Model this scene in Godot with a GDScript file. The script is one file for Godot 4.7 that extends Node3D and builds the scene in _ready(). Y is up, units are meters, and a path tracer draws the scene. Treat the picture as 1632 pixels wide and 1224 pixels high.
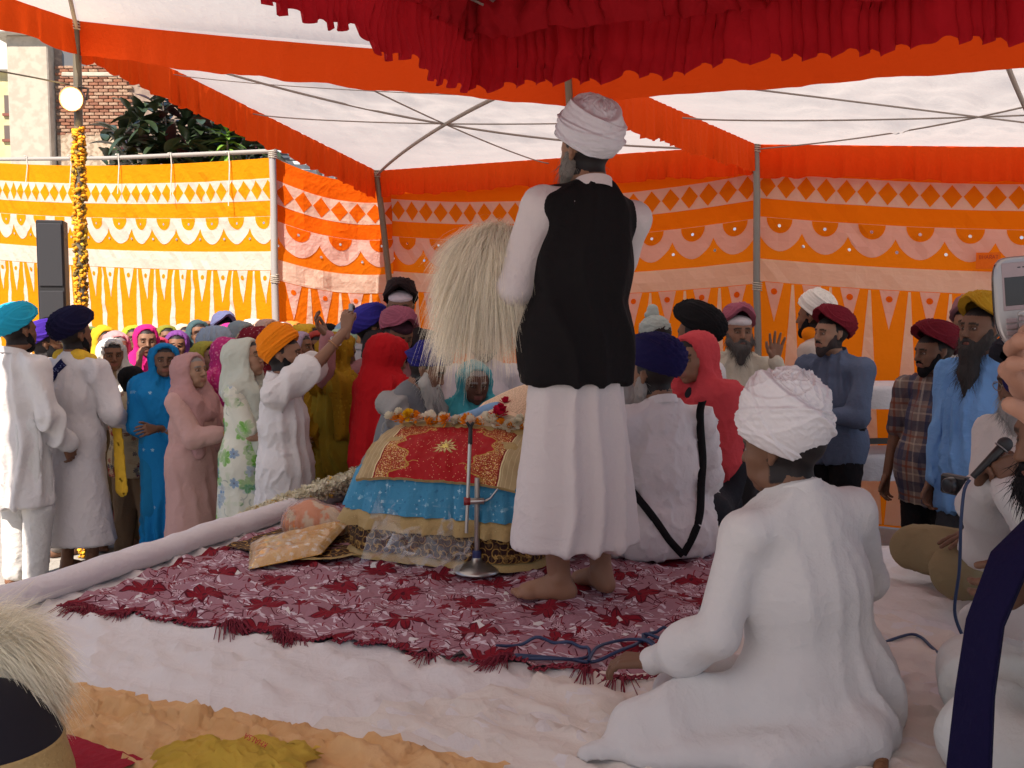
extends Node3D

const FPX := 1600.0            # focal length in pixels of the 1632 x 1224 photograph
const CAM_Y := 1.77            # the courtyard is at y = 0
const STAGE := 0.70
const PITCH := -0.0761
const U := Vector3(0.927, 0, 0.375)      # along the front of the stage
const V := Vector3(0.375, 0, -0.927)     # away from the camera, along its left edge

var rng := RandomNumberGenerator.new()
var mats := {}
const SHOW_HEIGHTS := false


func _ready() -> void:
	# camera
	var cam := Camera3D.new()
	cam.name = "camera"
	cam.fov = rad_to_deg(2.0 * atan(612.0 / FPX))
	cam.position = Vector3(0, CAM_Y, 0)
	cam.rotation.x = PITCH
	cam.near = 0.05
	cam.far = 300.0
	cam.current = true
	add_child(cam)
	# sky
	var env := Environment.new()
	env.background_mode = Environment.BG_SKY
	var sky_mat := ProceduralSkyMaterial.new()
	sky_mat.sky_top_color = Color(0.47, 0.56, 0.7)
	sky_mat.sky_horizon_color = Color(0.87, 0.89, 0.91)
	sky_mat.sky_curve = 0.12
	sky_mat.ground_bottom_color = Color(0.5, 0.47, 0.43)
	sky_mat.ground_horizon_color = Color(0.66, 0.64, 0.6)
	sky_mat.sky_energy_multiplier = 0.9
	env.sky = Sky.new()
	env.sky.sky_material = sky_mat
	env.tonemap_mode = Environment.TONE_MAPPER_LINEAR
	env.tonemap_exposure = 1.9
	env.sdfgi_enabled = true
	env.ssao_enabled = true
	env.ssil_enabled = true
	var we := WorldEnvironment.new()
	we.name = "world_environment"
	we.environment = env
	add_child(we)
	# sun: high, behind the camera and to its left
	var sun := DirectionalLight3D.new()
	sun.name = "sun"
	sun.light_energy = 1.6
	sun.light_color = Color(1.0, 0.95, 0.895)
	sun.light_angular_distance = 0.5
	sun.shadow_enabled = true
	sun.basis = Basis.looking_at(-Vector3(-0.3, 0.74, 0.6).normalized())
	add_child(sun)

	for n in [cloth_noise, fine_noise]:
		n.frequency = 0.5
		n.fractal_octaves = 2
	cloth_noise.seed = 3
	fine_noise.seed = 6
	fine_noise.frequency = 0.05
	make_materials()
	make_ground()
	make_stage()
	make_tent()
	make_walls()
	make_buildings()
	make_trees()
	make_rug()
	make_lamp_pole()
	make_people()
	make_shrine()
	make_floor_things()
	make_near_things()


# ---------------------------------------------------------------- pixels to places
func at(px: float, py: float, d: float) -> Vector3:
	var v := Vector3((px - 816.0) / FPX, (612.0 - py) / FPX, -1.0).rotated(Vector3.RIGHT, PITCH)
	return Vector3(0, CAM_Y, 0) + v * (d / -v.z)


func on_y(px: float, py: float, y: float) -> Vector3:
	var v := Vector3((px - 816.0) / FPX, (612.0 - py) / FPX, -1.0).rotated(Vector3.RIGHT, PITCH)
	return Vector3(0, CAM_Y, 0) + v * ((y - CAM_Y) / v.y)


# ---------------------------------------------------------------- geometry holder
class Geo:
	var v := PackedVector3Array()
	var n := PackedVector3Array()
	var uv := PackedVector2Array()
	var c := PackedColorArray()
	var i := PackedInt32Array()

	func tri(a: Vector3, b: Vector3, d: Vector3) -> void:
		var o := v.size()
		v.append(a); v.append(b); v.append(d)
		i.append(o); i.append(o + 1); i.append(o + 2)

	func quad(a: Vector3, b: Vector3, d: Vector3, e: Vector3) -> void:
		var o := v.size()
		v.append(a); v.append(b); v.append(d); v.append(e)
		i.append_array(PackedInt32Array([o, o + 1, o + 2, o, o + 2, o + 3]))

	# rows of points, each as long as the first; wrapped joins the ends of a row
	func grid(rows: Array, wrapped := false, uvs := false) -> void:
		var o := v.size()
		var w: int = rows[0].size()
		var h := rows.size()
		for r in h:
			v.append_array(rows[r])
			if uvs:
				for k in w:
					uv.append(Vector2(float(k) / (w - 1), float(r) / (h - 1)))
		for r in h - 1:
			for k in (w if wrapped else w - 1):
				var a := o + r * w + k
				var b := o + r * w + (k + 1) % w
				i.append_array(PackedInt32Array([a, b, b + w, a, b + w, a + w]))

	func tube(pts: PackedVector3Array, ra: float, rb: float, sides := 6, caps := true) -> void:
		var rows := []
		var up := Vector3.UP
		var m := pts.size()
		for k in m:
			var dir := (pts[mini(k + 1, m - 1)] - pts[maxi(k - 1, 0)]).normalized()
			if absf(dir.dot(up)) > 0.95:
				up = Vector3.RIGHT if absf(dir.x) < 0.9 else Vector3.FORWARD
			var s := dir.cross(up).normalized()
			var u := s.cross(dir)
			up = u
			var r := lerpf(ra, rb, float(k) / (m - 1))
			var row := PackedVector3Array()
			for j in sides:
				var t := TAU * j / sides
				row.append(pts[k] + (s * cos(t) + u * sin(t)) * r)
			rows.append(row)
		if caps:
			var first := PackedVector3Array(); first.resize(sides); first.fill(pts[0])
			var last := PackedVector3Array(); last.resize(sides); last.fill(pts[m - 1])
			rows.push_front(first); rows.push_back(last)
		grid(rows, true)

	# profile of (radius, height) turned round the y axis
	func lathe(prof: Array, sides := 24, at := Vector3.ZERO) -> void:
		var rows := []
		for p in prof:
			var row := PackedVector3Array()
			for j in sides:
				var t := TAU * j / sides
				row.append(at + Vector3(cos(t) * p[0], p[1], sin(t) * p[0]))
			rows.append(row)
		grid(rows, true)

	func box(lo: Vector3, hi: Vector3, b := 0.0) -> void:
		var x := [lo.x, hi.x]
		var y := [lo.y, hi.y]
		var z := [lo.z, hi.z]
		var p := func(a, e, f): return Vector3(x[a], y[e], z[f])
		var ctr := (lo + hi) / 2
		if b <= 0.0:
			quad(p.call(0, 0, 1), p.call(0, 1, 1), p.call(1, 1, 1), p.call(1, 0, 1))
			quad(p.call(1, 0, 0), p.call(1, 1, 0), p.call(0, 1, 0), p.call(0, 0, 0))
			quad(p.call(0, 1, 1), p.call(0, 1, 0), p.call(1, 1, 0), p.call(1, 1, 1))
			quad(p.call(0, 0, 0), p.call(0, 0, 1), p.call(1, 0, 1), p.call(1, 0, 0))
			quad(p.call(1, 0, 1), p.call(1, 1, 1), p.call(1, 1, 0), p.call(1, 0, 0))
			quad(p.call(0, 0, 0), p.call(0, 1, 0), p.call(0, 1, 1), p.call(0, 0, 1))
			return
		# chamfered: corners of the three pairs of faces, joined
		var h := (hi - lo) / 2
		var f := [Vector3(h.x, h.y - b, h.z - b), Vector3(h.x - b, h.y, h.z - b), Vector3(h.x - b, h.y - b, h.z)]
		for ax in 3:
			for s in [-1.0, 1.0]:
				var q := []
				for e in [Vector2(-1, -1), Vector2(-1, 1), Vector2(1, 1), Vector2(1, -1)]:
					var g := Vector3.ZERO
					g[ax] = s; g[(ax + 1) % 3] = e.x; g[(ax + 2) % 3] = e.y
					q.append(ctr + g * f[ax])
				if s > 0: quad(q[0], q[1], q[2], q[3])
				else: quad(q[3], q[2], q[1], q[0])
		for ax in 3:
			var a1 := (ax + 1) % 3
			var a2 := (ax + 2) % 3
			for s1 in [-1.0, 1.0]:
				for s2 in [-1.0, 1.0]:
					var q := []
					for e in [-1.0, 1.0]:
						var g := Vector3.ZERO
						g[ax] = e; g[a1] = s1; g[a2] = s2
						q.append(ctr + g * f[a1])
						q.append(ctr + g * f[a2])
					quad(q[0], q[1], q[3], q[2])
		for s in 8:
			var g := Vector3(1 if s & 1 else -1, 1 if s & 2 else -1, 1 if s & 4 else -1)
			tri(ctr + g * f[0], ctr + g * f[1], ctr + g * f[2])

	func ball(at: Vector3, r: Vector3, rings := 8, sides := 12) -> void:
		var rows := []
		for k in rings + 1:
			var a := PI * k / rings
			var row := PackedVector3Array()
			for j in sides:
				var t := TAU * j / sides
				row.append(at + Vector3(cos(t) * sin(a), cos(a), sin(t) * sin(a)) * r)
			rows.append(row)
		grid(rows, true)

	func add(g: Geo, t := Transform3D(), mirror := false) -> void:
		var o := v.size()
		for p in g.v:
			v.append(t * (Vector3(-p.x, p.y, p.z) if mirror else p))
		c.append_array(g.c)
		uv.append_array(g.uv)
		var m := g.i.size() / 3
		for k in m:
			if mirror:
				i.append(o + g.i[k * 3]); i.append(o + g.i[k * 3 + 2]); i.append(o + g.i[k * 3 + 1])
			else:
				i.append(o + g.i[k * 3]); i.append(o + g.i[k * 3 + 1]); i.append(o + g.i[k * 3 + 2])

	func paint(col: Color) -> void:
		var o := c.size()
		c.resize(v.size())
		for k in range(o, v.size()):
			c[k] = col

	func smooth() -> void:
		n.resize(v.size())
		n.fill(Vector3.ZERO)
		for k in i.size() / 3:
			var a := i[k * 3]
			var b := i[k * 3 + 1]
			var d := i[k * 3 + 2]
			var q := (v[d] - v[a]).cross(v[b] - v[a])
			n[a] += q; n[b] += q; n[d] += q
		for k in n.size():
			n[k] = n[k].normalized() if n[k].length_squared() > 1e-20 else Vector3.UP

	# cloth folds: long ones that hang down round the body's axis, with a little crumpling between
	func fold(noise: FastNoiseLite, amp: float, freq: float, vert := 0.22, crumple := 0.0, seed_at := Vector3.ZERO, low := -9.0, lowgain := 0.0, span := 1.0) -> void:
		smooth()
		var count := roundf(freq * 1.2)
		for k in v.size():
			var p := v[k] + seed_at
			var a := amp
			if lowgain > 0.0:
				a += lowgain * clampf((low + span - v[k].y) / span, 0.0, 1.0)
			var r := sqrt(v[k].x * v[k].x + v[k].z * v[k].z)
			var bend := noise.get_noise_3d(p.x * 2.2, p.y * 1.7, p.z * 2.2)
			var w := sin(atan2(v[k].x, v[k].z) * count + bend * 9.0 + v[k].y * vert * 14.0) * 0.5 + 0.5
			var mask := clampf(0.35 + noise.get_noise_3d(p.x * 2.6 + 9.0, p.y * 1.2, p.z * 2.6) * 2.2, 0.0, 1.0)
			var w2 := w * w
			var d := (w2 * (2.0 - w) * 0.75 + w2 * w2 * w2 * 0.75 - 0.42) * a * 1.5 * mask * smoothstep(0.03, 0.13, r)
			if crumple > 0.0:
				var c := noise.get_noise_3d(p.x * 15.0 + 40.0, p.y * 11.0 + p.x * 8.0, p.z * 15.0 + bend * 3.0)
				var t := maxf(0.0, 1.0 - absf(c) * 3.4)
				d += (t * t - 0.2) * crumple * (1.15 - mask)
			v[k] += n[k] * d
		n.clear()

	func mesh() -> ArrayMesh:
		if n.size() != v.size():
			smooth()
		var a := []
		a.resize(Mesh.ARRAY_MAX)
		a[Mesh.ARRAY_VERTEX] = v
		a[Mesh.ARRAY_NORMAL] = n
		if uv.size() == v.size(): a[Mesh.ARRAY_TEX_UV] = uv
		if c.size() == v.size(): a[Mesh.ARRAY_COLOR] = c
		a[Mesh.ARRAY_INDEX] = i
		var m := ArrayMesh.new()
		m.add_surface_from_arrays(Mesh.PRIMITIVE_TRIANGLES, a)
		return m

	# every face with corners of its own
	func flat() -> void:
		var w := PackedVector3Array()
		var j := PackedInt32Array()
		for k in i.size():
			w.append(v[i[k]]); j.append(k)
		v = w; i = j; n.clear(); uv.clear(); c.clear()


# ---------------------------------------------------------------- distance fields meshed as surface nets
class Sdf:
	const S := 14
	var b := PackedFloat32Array()
	var low := -1e9      # cut away below
	var high := 1e9

	func cap(p: Vector3, q: Vector3, rp: float, rq: float, k := 0.03, n := Vector3.ZERO, s := 1.0, op := 0.0) -> void:
		b.append_array(PackedFloat32Array([p.x, p.y, p.z, q.x, q.y, q.z, rp, rq, n.x, n.y, n.z, s, k, op]))

	func cut(p: Vector3, q: Vector3, rp: float, rq: float, k := 0.01, n := Vector3.ZERO, s := 1.0) -> void:
		cap(p, q, rp, rq, k, n, s, 1.0)

	func mesh(cell: float) -> Geo:
		var g := Geo.new()
		var nb := b.size() / S
		var lo := Vector3(1e9, 1e9, 1e9)
		var hi := -lo
		for e in nb:
			var o := e * S
			if b[o + 13] > 0.5: continue
			var r := maxf(b[o + 6], b[o + 7]) * maxf(1.0, b[o + 11]) + b[o + 12] * 0.3
			for h in 2:
				var p := Vector3(b[o + h * 3], b[o + h * 3 + 1], b[o + h * 3 + 2])
				lo = lo.min(p - Vector3(r, r, r))
				hi = hi.max(p + Vector3(r, r, r))
		lo.y = maxf(lo.y, low)
		hi.y = minf(hi.y, high)
		lo -= Vector3.ONE * cell * 2.0
		hi += Vector3.ONE * cell * 2.0
		var nx := int((hi.x - lo.x) / cell) + 2
		var ny := int((hi.y - lo.y) / cell) + 2
		var nz := int((hi.z - lo.z) / cell) + 2
		var f := PackedFloat32Array()
		f.resize(nx * ny * nz)
		f.fill(1000.0)
		var rl := PackedInt32Array()
		rl.resize(ny * nz)
		rl.fill(1 << 20)
		var rh := PackedInt32Array()
		rh.resize(ny * nz)
		rh.fill(-1)
		for e in nb:
			var o := e * S
			var ax := b[o]; var ay := b[o + 1]; var az := b[o + 2]
			var bx := b[o + 3] - ax; var by := b[o + 4] - ay; var bz := b[o + 5] - az
			var ra := b[o + 6]; var rd := b[o + 7] - ra
			var vx := b[o + 8]; var vy := b[o + 9]; var vz := b[o + 10]
			var s := b[o + 11]; var k := b[o + 12]
			var sub := b[o + 13] > 0.5
			var wide := absf(s - 1.0) > 0.001
			var w := 1.0 / s - 1.0
			var l2 := bx * bx + by * by + bz * bz
			var inv := 1.0 / l2 if l2 > 1e-10 else 0.0
			var mg := k * 0.3 + 2.6 * cell
			var rr := (maxf(ra, ra + rd)) * maxf(1.0, s) + mg
			var x0 := clampi(int((minf(ax, ax + bx) - rr - lo.x) / cell), 0, nx - 1)
			var x1 := clampi(int((maxf(ax, ax + bx) + rr - lo.x) / cell) + 1, 0, nx - 1)
			var y0 := clampi(int((minf(ay, ay + by) - rr - lo.y) / cell), 0, ny - 1)
			var y1 := clampi(int((maxf(ay, ay + by) + rr - lo.y) / cell) + 1, 0, ny - 1)
			var z0 := clampi(int((minf(az, az + bz) - rr - lo.z) / cell), 0, nz - 1)
			var z1 := clampi(int((maxf(az, az + bz) + rr - lo.z) / cell) + 1, 0, nz - 1)
			var k4 := 0.25 / k
			var p2 := by * by + bz * bz
			var pinv := 1.0 / p2 if p2 > 1e-10 else 0.0
			var xa := minf(ax, ax + bx)
			var xb := maxf(ax, ax + bx)
			for z in range(z0, z1 + 1):
				var dz := lo.z + z * cell - az
				for y in range(y0, y1 + 1):
					var dy := lo.y + y * cell - ay
					var pre := dy * by + dz * bz
					var tt := clampf(pre * pinv, 0.0, 1.0)
					var hx := rr * rr - (dy - by * tt) * (dy - by * tt) - (dz - bz * tt) * (dz - bz * tt)
					if hx <= 0.0: continue
					hx = sqrt(hx)
					var xs := maxi(x0, int((xa - hx - lo.x) / cell))
					var xe := mini(x1, int((xb + hx - lo.x) / cell) + 1)
					if not sub:
						var row := y + ny * z
						if xs < rl[row]: rl[row] = xs
						if xe > rh[row]: rh[row] = xe
					var id := xs + nx * (y + ny * z)
					var dx := lo.x + xs * cell - ax
					for x in range(xs, xe + 1):
						var t := (dx * bx + pre) * inv
						if t < 0.0: t = 0.0
						elif t > 1.0: t = 1.0
						var ox := dx - bx * t
						var oy := dy - by * t
						var oz := dz - bz * t
						if wide:
							var q := (ox * vx + oy * vy + oz * vz) * w
							ox += vx * q; oy += vy * q; oz += vz * q
						var d := sqrt(ox * ox + oy * oy + oz * oz) - ra - rd * t
						if d < mg:
							var old := f[id]
							if sub:
								d = -d
								var h := k - absf(old - d)
								f[id] = (old if old > d else d) + (h * h * k4 if h > 0.0 else 0.0)
							else:
								var h := k - absf(old - d)
								f[id] = (old if old < d else d) - (h * h * k4 if h > 0.0 else 0.0)
						id += 1
						dx += cell
		if low > -1e8:
			for y in ny:
				var over := low - (lo.y + y * cell)
				if over < -cell * 3.0: break
				for z in nz:
					var id := nx * (y + ny * z)
					for x in nx:
						if f[id] < over: f[id] = over
						id += 1
		if high < 1e8:
			for y in range(ny - 1, -1, -1):
				var over := lo.y + y * cell - high
				if over < -cell * 3.0: break
				for z in nz:
					var id := nx * (y + ny * z)
					for x in nx:
						if f[id] < over: f[id] = over
						id += 1
		# surface nets
		var vi := PackedInt32Array()
		vi.resize(f.size())
		vi.fill(-1)
		var nxy := nx * ny
		var thr := cell * 4.0
		var off := PackedInt32Array([0, 1, nx, nx + 1, nxy, nxy + 1, nxy + nx, nxy + nx + 1])
		var cell_list := PackedInt32Array()
		for z in nz - 1:
			for y in ny - 1:
				var row := y + ny * z
				var e0 := maxi(mini(mini(rl[row], rl[row + 1]), mini(rl[row + ny], rl[row + ny + 1])) - 1, 0)
				var e1 := mini(maxi(maxi(rh[row], rh[row + 1]), maxi(rh[row + ny], rh[row + ny + 1])) + 1, nx - 1)
				if e1 <= e0: continue
				var id := nx * row - 1 + e0
				for x in range(e0, e1):
					id += 1
					var f0 := f[id]
					if f0 > thr or f0 < -thr: continue
					var m := 0
					for e in 8:
						if f[id + off[e]] < 0.0: m += 1
					if m == 0 or m == 8: continue
					var sx := 0.0; var sy := 0.0; var sz := 0.0; var cnt := 0
					for e in 8:
						var fa := f[id + off[e]]
						for axb in 3:
							if e & (1 << axb): continue
							var fb := f[id + off[e | (1 << axb)]]
							if (fa < 0.0) != (fb < 0.0):
								var t := fa / (fa - fb)
								sx += (e & 1) + (t if axb == 0 else 0.0)
								sy += ((e >> 1) & 1) + (t if axb == 1 else 0.0)
								sz += ((e >> 2) & 1) + (t if axb == 2 else 0.0)
								cnt += 1
					vi[id] = g.v.size()
					cell_list.append(id)
					g.v.append(lo + Vector3(x + sx / cnt, y + sy / cnt, z + sz / cnt) * cell)
		var st := PackedInt32Array([1, nx, nxy])
		for id in cell_list:
			var inside := f[id] < 0.0
			for axb in 3:
				if (f[id + st[axb]] < 0.0) == inside: continue
				var s1 := st[(axb + 1) % 3]
				var s2 := st[(axb + 2) % 3]
				if id - s1 - s2 < 0: continue
				var p := vi[id]; var q := vi[id - s2]; var r := vi[id - s1 - s2]; var u := vi[id - s1]
				if q < 0 or r < 0 or u < 0: continue
				if inside:
					g.i.append_array(PackedInt32Array([p, q, r, p, r, u]))
				else:
					g.i.append_array(PackedInt32Array([p, r, q, p, u, r]))
		return g


# ---------------------------------------------------------------- nodes
var counts := {}

func numbered(called: String) -> String:
	counts[called] = counts.get(called, 0) + 1
	return called if counts[called] == 1 else "%s_%03d" % [called, counts[called] - 1]


func tag(o: Node, label: String, category: String, group := "", kind := "") -> Node:
	if label: o.set_meta("label", label)
	if category: o.set_meta("category", category)
	if group: o.set_meta("group", group)
	if kind: o.set_meta("kind", kind)
	return o


func thing(called: String, label: String, category: String, where := Vector3.ZERO, turn := 0.0, group := "") -> Node3D:
	var o := Node3D.new()
	o.name = numbered(called)
	add_child(o)
	o.position = where
	o.rotation.y = turn
	tag(o, label, category, group)
	return o


func obj(called: String, g, m: Material, parent: Node = null) -> MeshInstance3D:
	var o := MeshInstance3D.new()
	o.mesh = g.mesh() if g is Geo else g
	o.material_override = m
	if parent == null:
		o.name = numbered(called)
		add_child(o)
	else:
		o.name = called
		parent.add_child(o, true)
	return o


func structure(called: String, g, m: Material) -> MeshInstance3D:
	var o := obj(called, g, m)
	o.set_meta("kind", "structure")
	return o
# ---------------------------------------------------------------- materials
var wrinkle: NoiseTexture2D
var weave: NoiseTexture2D


func noise_tex(freq: float, size: int, normal: bool, strength := 4.0, type := FastNoiseLite.TYPE_SIMPLEX, ridged := false, oct := 4) -> NoiseTexture2D:
	var n := FastNoiseLite.new()
	n.seed = int(freq * 1000.0) + size
	n.noise_type = type
	n.frequency = freq
	n.fractal_type = FastNoiseLite.FRACTAL_RIDGED if ridged else FastNoiseLite.FRACTAL_FBM
	n.fractal_octaves = oct
	var t := NoiseTexture2D.new()
	t.width = size
	t.height = size
	t.seamless = true
	t.as_normal_map = normal
	t.bump_strength = strength
	t.noise = n
	return t


func mat(c: Color, rough := 0.85, metal := 0.0) -> StandardMaterial3D:
	var key := "p%s%.2f%.2f" % [c, rough, metal]
	if mats.has(key): return mats[key]
	var m := StandardMaterial3D.new()
	m.albedo_color = c.linear_to_srgb()
	m.roughness = rough
	m.metallic = metal
	mats[key] = m
	return m


# woven cloth: fine wrinkles in its relief; through = share of light it lets pass
func cloth(c: Color, through := 0.0, bump := 0.4, scale := 2.6, sheen := 0.12) -> StandardMaterial3D:
	var key := "c%s%.2f%.2f%.2f%.2f" % [c, through, bump, scale, sheen]
	if mats.has(key): return mats[key]
	var m := StandardMaterial3D.new()
	m.albedo_color = c.linear_to_srgb()
	m.roughness = 0.9
	m.metallic_specular = 0.25
	m.normal_enabled = true
	m.normal_texture = wrinkle
	m.normal_scale = bump
	m.uv1_triplanar = true
	m.uv1_scale = Vector3.ONE * scale
	if through > 0.0:
		m.backlight_enabled = true
		m.backlight = (c * (through / maxf(c.r, maxf(c.g, c.b)))).linear_to_srgb()
	if sheen > 0.0:
		m.rim_enabled = true
		m.rim = sheen
		m.rim_tint = 0.7
	mats[key] = m
	return m


func textured(key: String, im: Image, scale: float, through := 0.0, uvs := false, rough := 0.85) -> StandardMaterial3D:
	var m := StandardMaterial3D.new()
	m.albedo_texture = ImageTexture.create_from_image(im)
	m.roughness = rough
	m.metallic_specular = 0.3
	if not uvs:
		m.uv1_triplanar = true
		m.uv1_scale = Vector3.ONE * scale
		m.normal_enabled = true
		m.normal_texture = wrinkle
		m.normal_scale = 0.4
	else:
		m.uv1_scale = Vector3(scale, scale, 1)
	if through > 0.0:
		m.backlight_enabled = true
		m.backlight = Color(through, through, through).linear_to_srgb()
	mats[key] = m
	return m


# a picture painted shape by shape; colours are sRGB here
class Pic:
	var w: int
	var h: int
	var d: PackedByteArray
	var r := RandomNumberGenerator.new()

	func _init(ww: int, hh: int, c: Color, sd := 1) -> void:
		w = ww; h = hh
		r.seed = sd
		var im := Image.create(w, h, false, Image.FORMAT_RGB8)
		im.fill(c)
		d = im.get_data()

	func dot(x: int, y: int, c: Color, a := 1.0) -> void:
		var o := (posmod(y, h) * w + posmod(x, w)) * 3
		if a >= 1.0:
			d[o] = c.r8; d[o + 1] = c.g8; d[o + 2] = c.b8
			return
		d[o] = int(lerpf(d[o], c.r8, a)); d[o + 1] = int(lerpf(d[o + 1], c.g8, a)); d[o + 2] = int(lerpf(d[o + 2], c.b8, a))

	func grain(amount: float) -> void:
		for k in w * h:
			var e := int((fposmod(k * 0.7548776 + (k % 97) * 0.5698, 1.0) - 0.5) * amount * 400.0)
			var o := k * 3
			d[o] = clampi(d[o] + e, 0, 255); d[o + 1] = clampi(d[o + 1] + e, 0, 255); d[o + 2] = clampi(d[o + 2] + e, 0, 255)

	func disc(x: float, y: float, rad: float, c: Color, a := 1.0) -> void:
		var q := int(rad) + 1
		for yy in range(-q, q + 1):
			for xx in range(-q, q + 1):
				var e := rad + 0.5 - sqrt(xx * xx + yy * yy)
				if e > 0.0: dot(int(x) + xx, int(y) + yy, c, a * minf(e, 1.0))

	func rect(x0: int, y0: int, x1: int, y1: int, c: Color, a := 1.0) -> void:
		for y in range(y0, y1):
			for x in range(x0, x1): dot(x, y, c, a)

	func stroke(pts: PackedVector2Array, ra: float, rb: float, c: Color, a := 1.0) -> void:
		var total := 0.0
		for k in pts.size() - 1: total += pts[k].distance_to(pts[k + 1])
		var done := 0.0
		for k in pts.size() - 1:
			var l := pts[k].distance_to(pts[k + 1])
			var steps := int(l / maxf(1.0, minf(ra, rb) * 0.9)) + 1
			for s in steps:
				var t := float(s) / steps
				var p := pts[k].lerp(pts[k + 1], t)
				disc(p.x, p.y, lerpf(ra, rb, (done + l * t) / total), c, a)
			done += l

	# a flower of pointed petals, with an outline and a darker rib in each
	func bloom(x: float, y: float, rad: float, petals: int, c: Color, edge: Color, turn: float, sharp := 0.6, squash := 1.0) -> void:
		var q := int(rad * 1.25)
		for yy in range(-q, q + 1):
			for xx in range(-q, q + 1):
				var p := Vector2(xx, yy / squash)
				var l := p.length() / rad
				if l > 1.2: continue
				var a := p.angle() + turn
				var f := absf(fposmod(a * petals / TAU, 1.0) - 0.5) * 2.0      # 0 in the middle of a petal
				var lim := 0.3 + 0.7 * pow(1.0 - f, sharp)
				lim *= 1.0 + 0.12 * sin(a * 3.0 + turn * 5.0)
				if l < lim - 0.07:
					dot(int(x) + xx, int(y) + yy, edge if f < 0.07 and l > 0.2 or l < 0.1 else c)
				elif l < lim + 0.03:
					dot(int(x) + xx, int(y) + yy, edge)

	func image() -> Image:
		return Image.create_from_data(w, h, false, Image.FORMAT_RGB8, d)


func curl(p: Vector2, a: float, len: float, bend: float, n := 10) -> PackedVector2Array:
	var out := PackedVector2Array([p])
	for k in n:
		a += bend / n
		p += Vector2(cos(a), sin(a)) * len / n
		out.append(p)
	return out


func rug_picture() -> Image:
	var p := Pic.new(1024, 1024, Color8(156, 114, 124), 5)
	var red := Color8(126, 24, 38)
	var dark := Color8(84, 20, 34)
	var pale := Color8(204, 188, 196)
	for k in 330:
		var c := curl(Vector2(p.r.randf() * 1024, p.r.randf() * 1024), p.r.randf_range(-0.7, 0.5) + (PI if p.r.randf() < 0.4 else 0.0), p.r.randf_range(30, 80), p.r.randf_range(-1.2, 1.2), 7)
		p.stroke(c, p.r.randf_range(4, 9), 1.0, pale, 0.8)
	for k in 330:
		var c := curl(Vector2(p.r.randf() * 1024, p.r.randf() * 1024), p.r.randf() * TAU, p.r.randf_range(40, 120), p.r.randf_range(-2.6, 2.6), 9)
		p.stroke(c, 2.6, 1.6, dark if p.r.randf() < 0.5 else red, 0.95)
	for gy in 3:
		for gx in 3:
			var x := (gx + (0.5 if gy % 2 else 0.0)) * 341.0 + p.r.randf_range(-20, 20)
			var y := gy * 341.0 + p.r.randf_range(-20, 20)
			for e in 7:
				var a := p.r.randf() * TAU
				p.stroke(curl(Vector2(x, y) + Vector2(cos(a), sin(a)) * 60, a, 110, p.r.randf_range(-2, 2), 9), 3.0, 2.0, dark)
			p.bloom(x, y, 104, 7, red, dark, p.r.randf() * TAU, 0.5)
			for e in 5:
				var a := p.r.randf() * TAU
				var l := p.r.randf_range(120, 180)
				p.bloom(x + cos(a) * l, y + sin(a) * l, p.r.randf_range(24, 38), 5, red if e % 2 else Color8(190, 160, 168), dark, p.r.randf() * TAU, 0.7)
	p.grain(0.05)
	return p.image()


func brocade_picture() -> Image:
	var p := Pic.new(512, 512, Color8(44, 16, 10), 9)
	var gold := Color8(168, 128, 62)
	for gy in 4:
		for gx in 4:
			var x := gx * 128.0 + (64.0 if gy % 2 else 0.0)
			var y := gy * 128.0
			for e in 3:
				var a := e * TAU / 3 + gy
				p.stroke(curl(Vector2(x, y), a, 150, 4.4, 16), 5.0, 3.0, gold)
				p.stroke(curl(Vector2(x, y) + Vector2(cos(a + 0.8), sin(a + 0.8)) * 40, a - 1.0, 60, -3.5, 10), 4.0, 2.0, gold)
			p.bloom(x, y, 24, 5, Color8(196, 158, 88), Color8(120, 84, 30), gx, 0.7)
	p.grain(0.07)
	return p.image()


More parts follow.
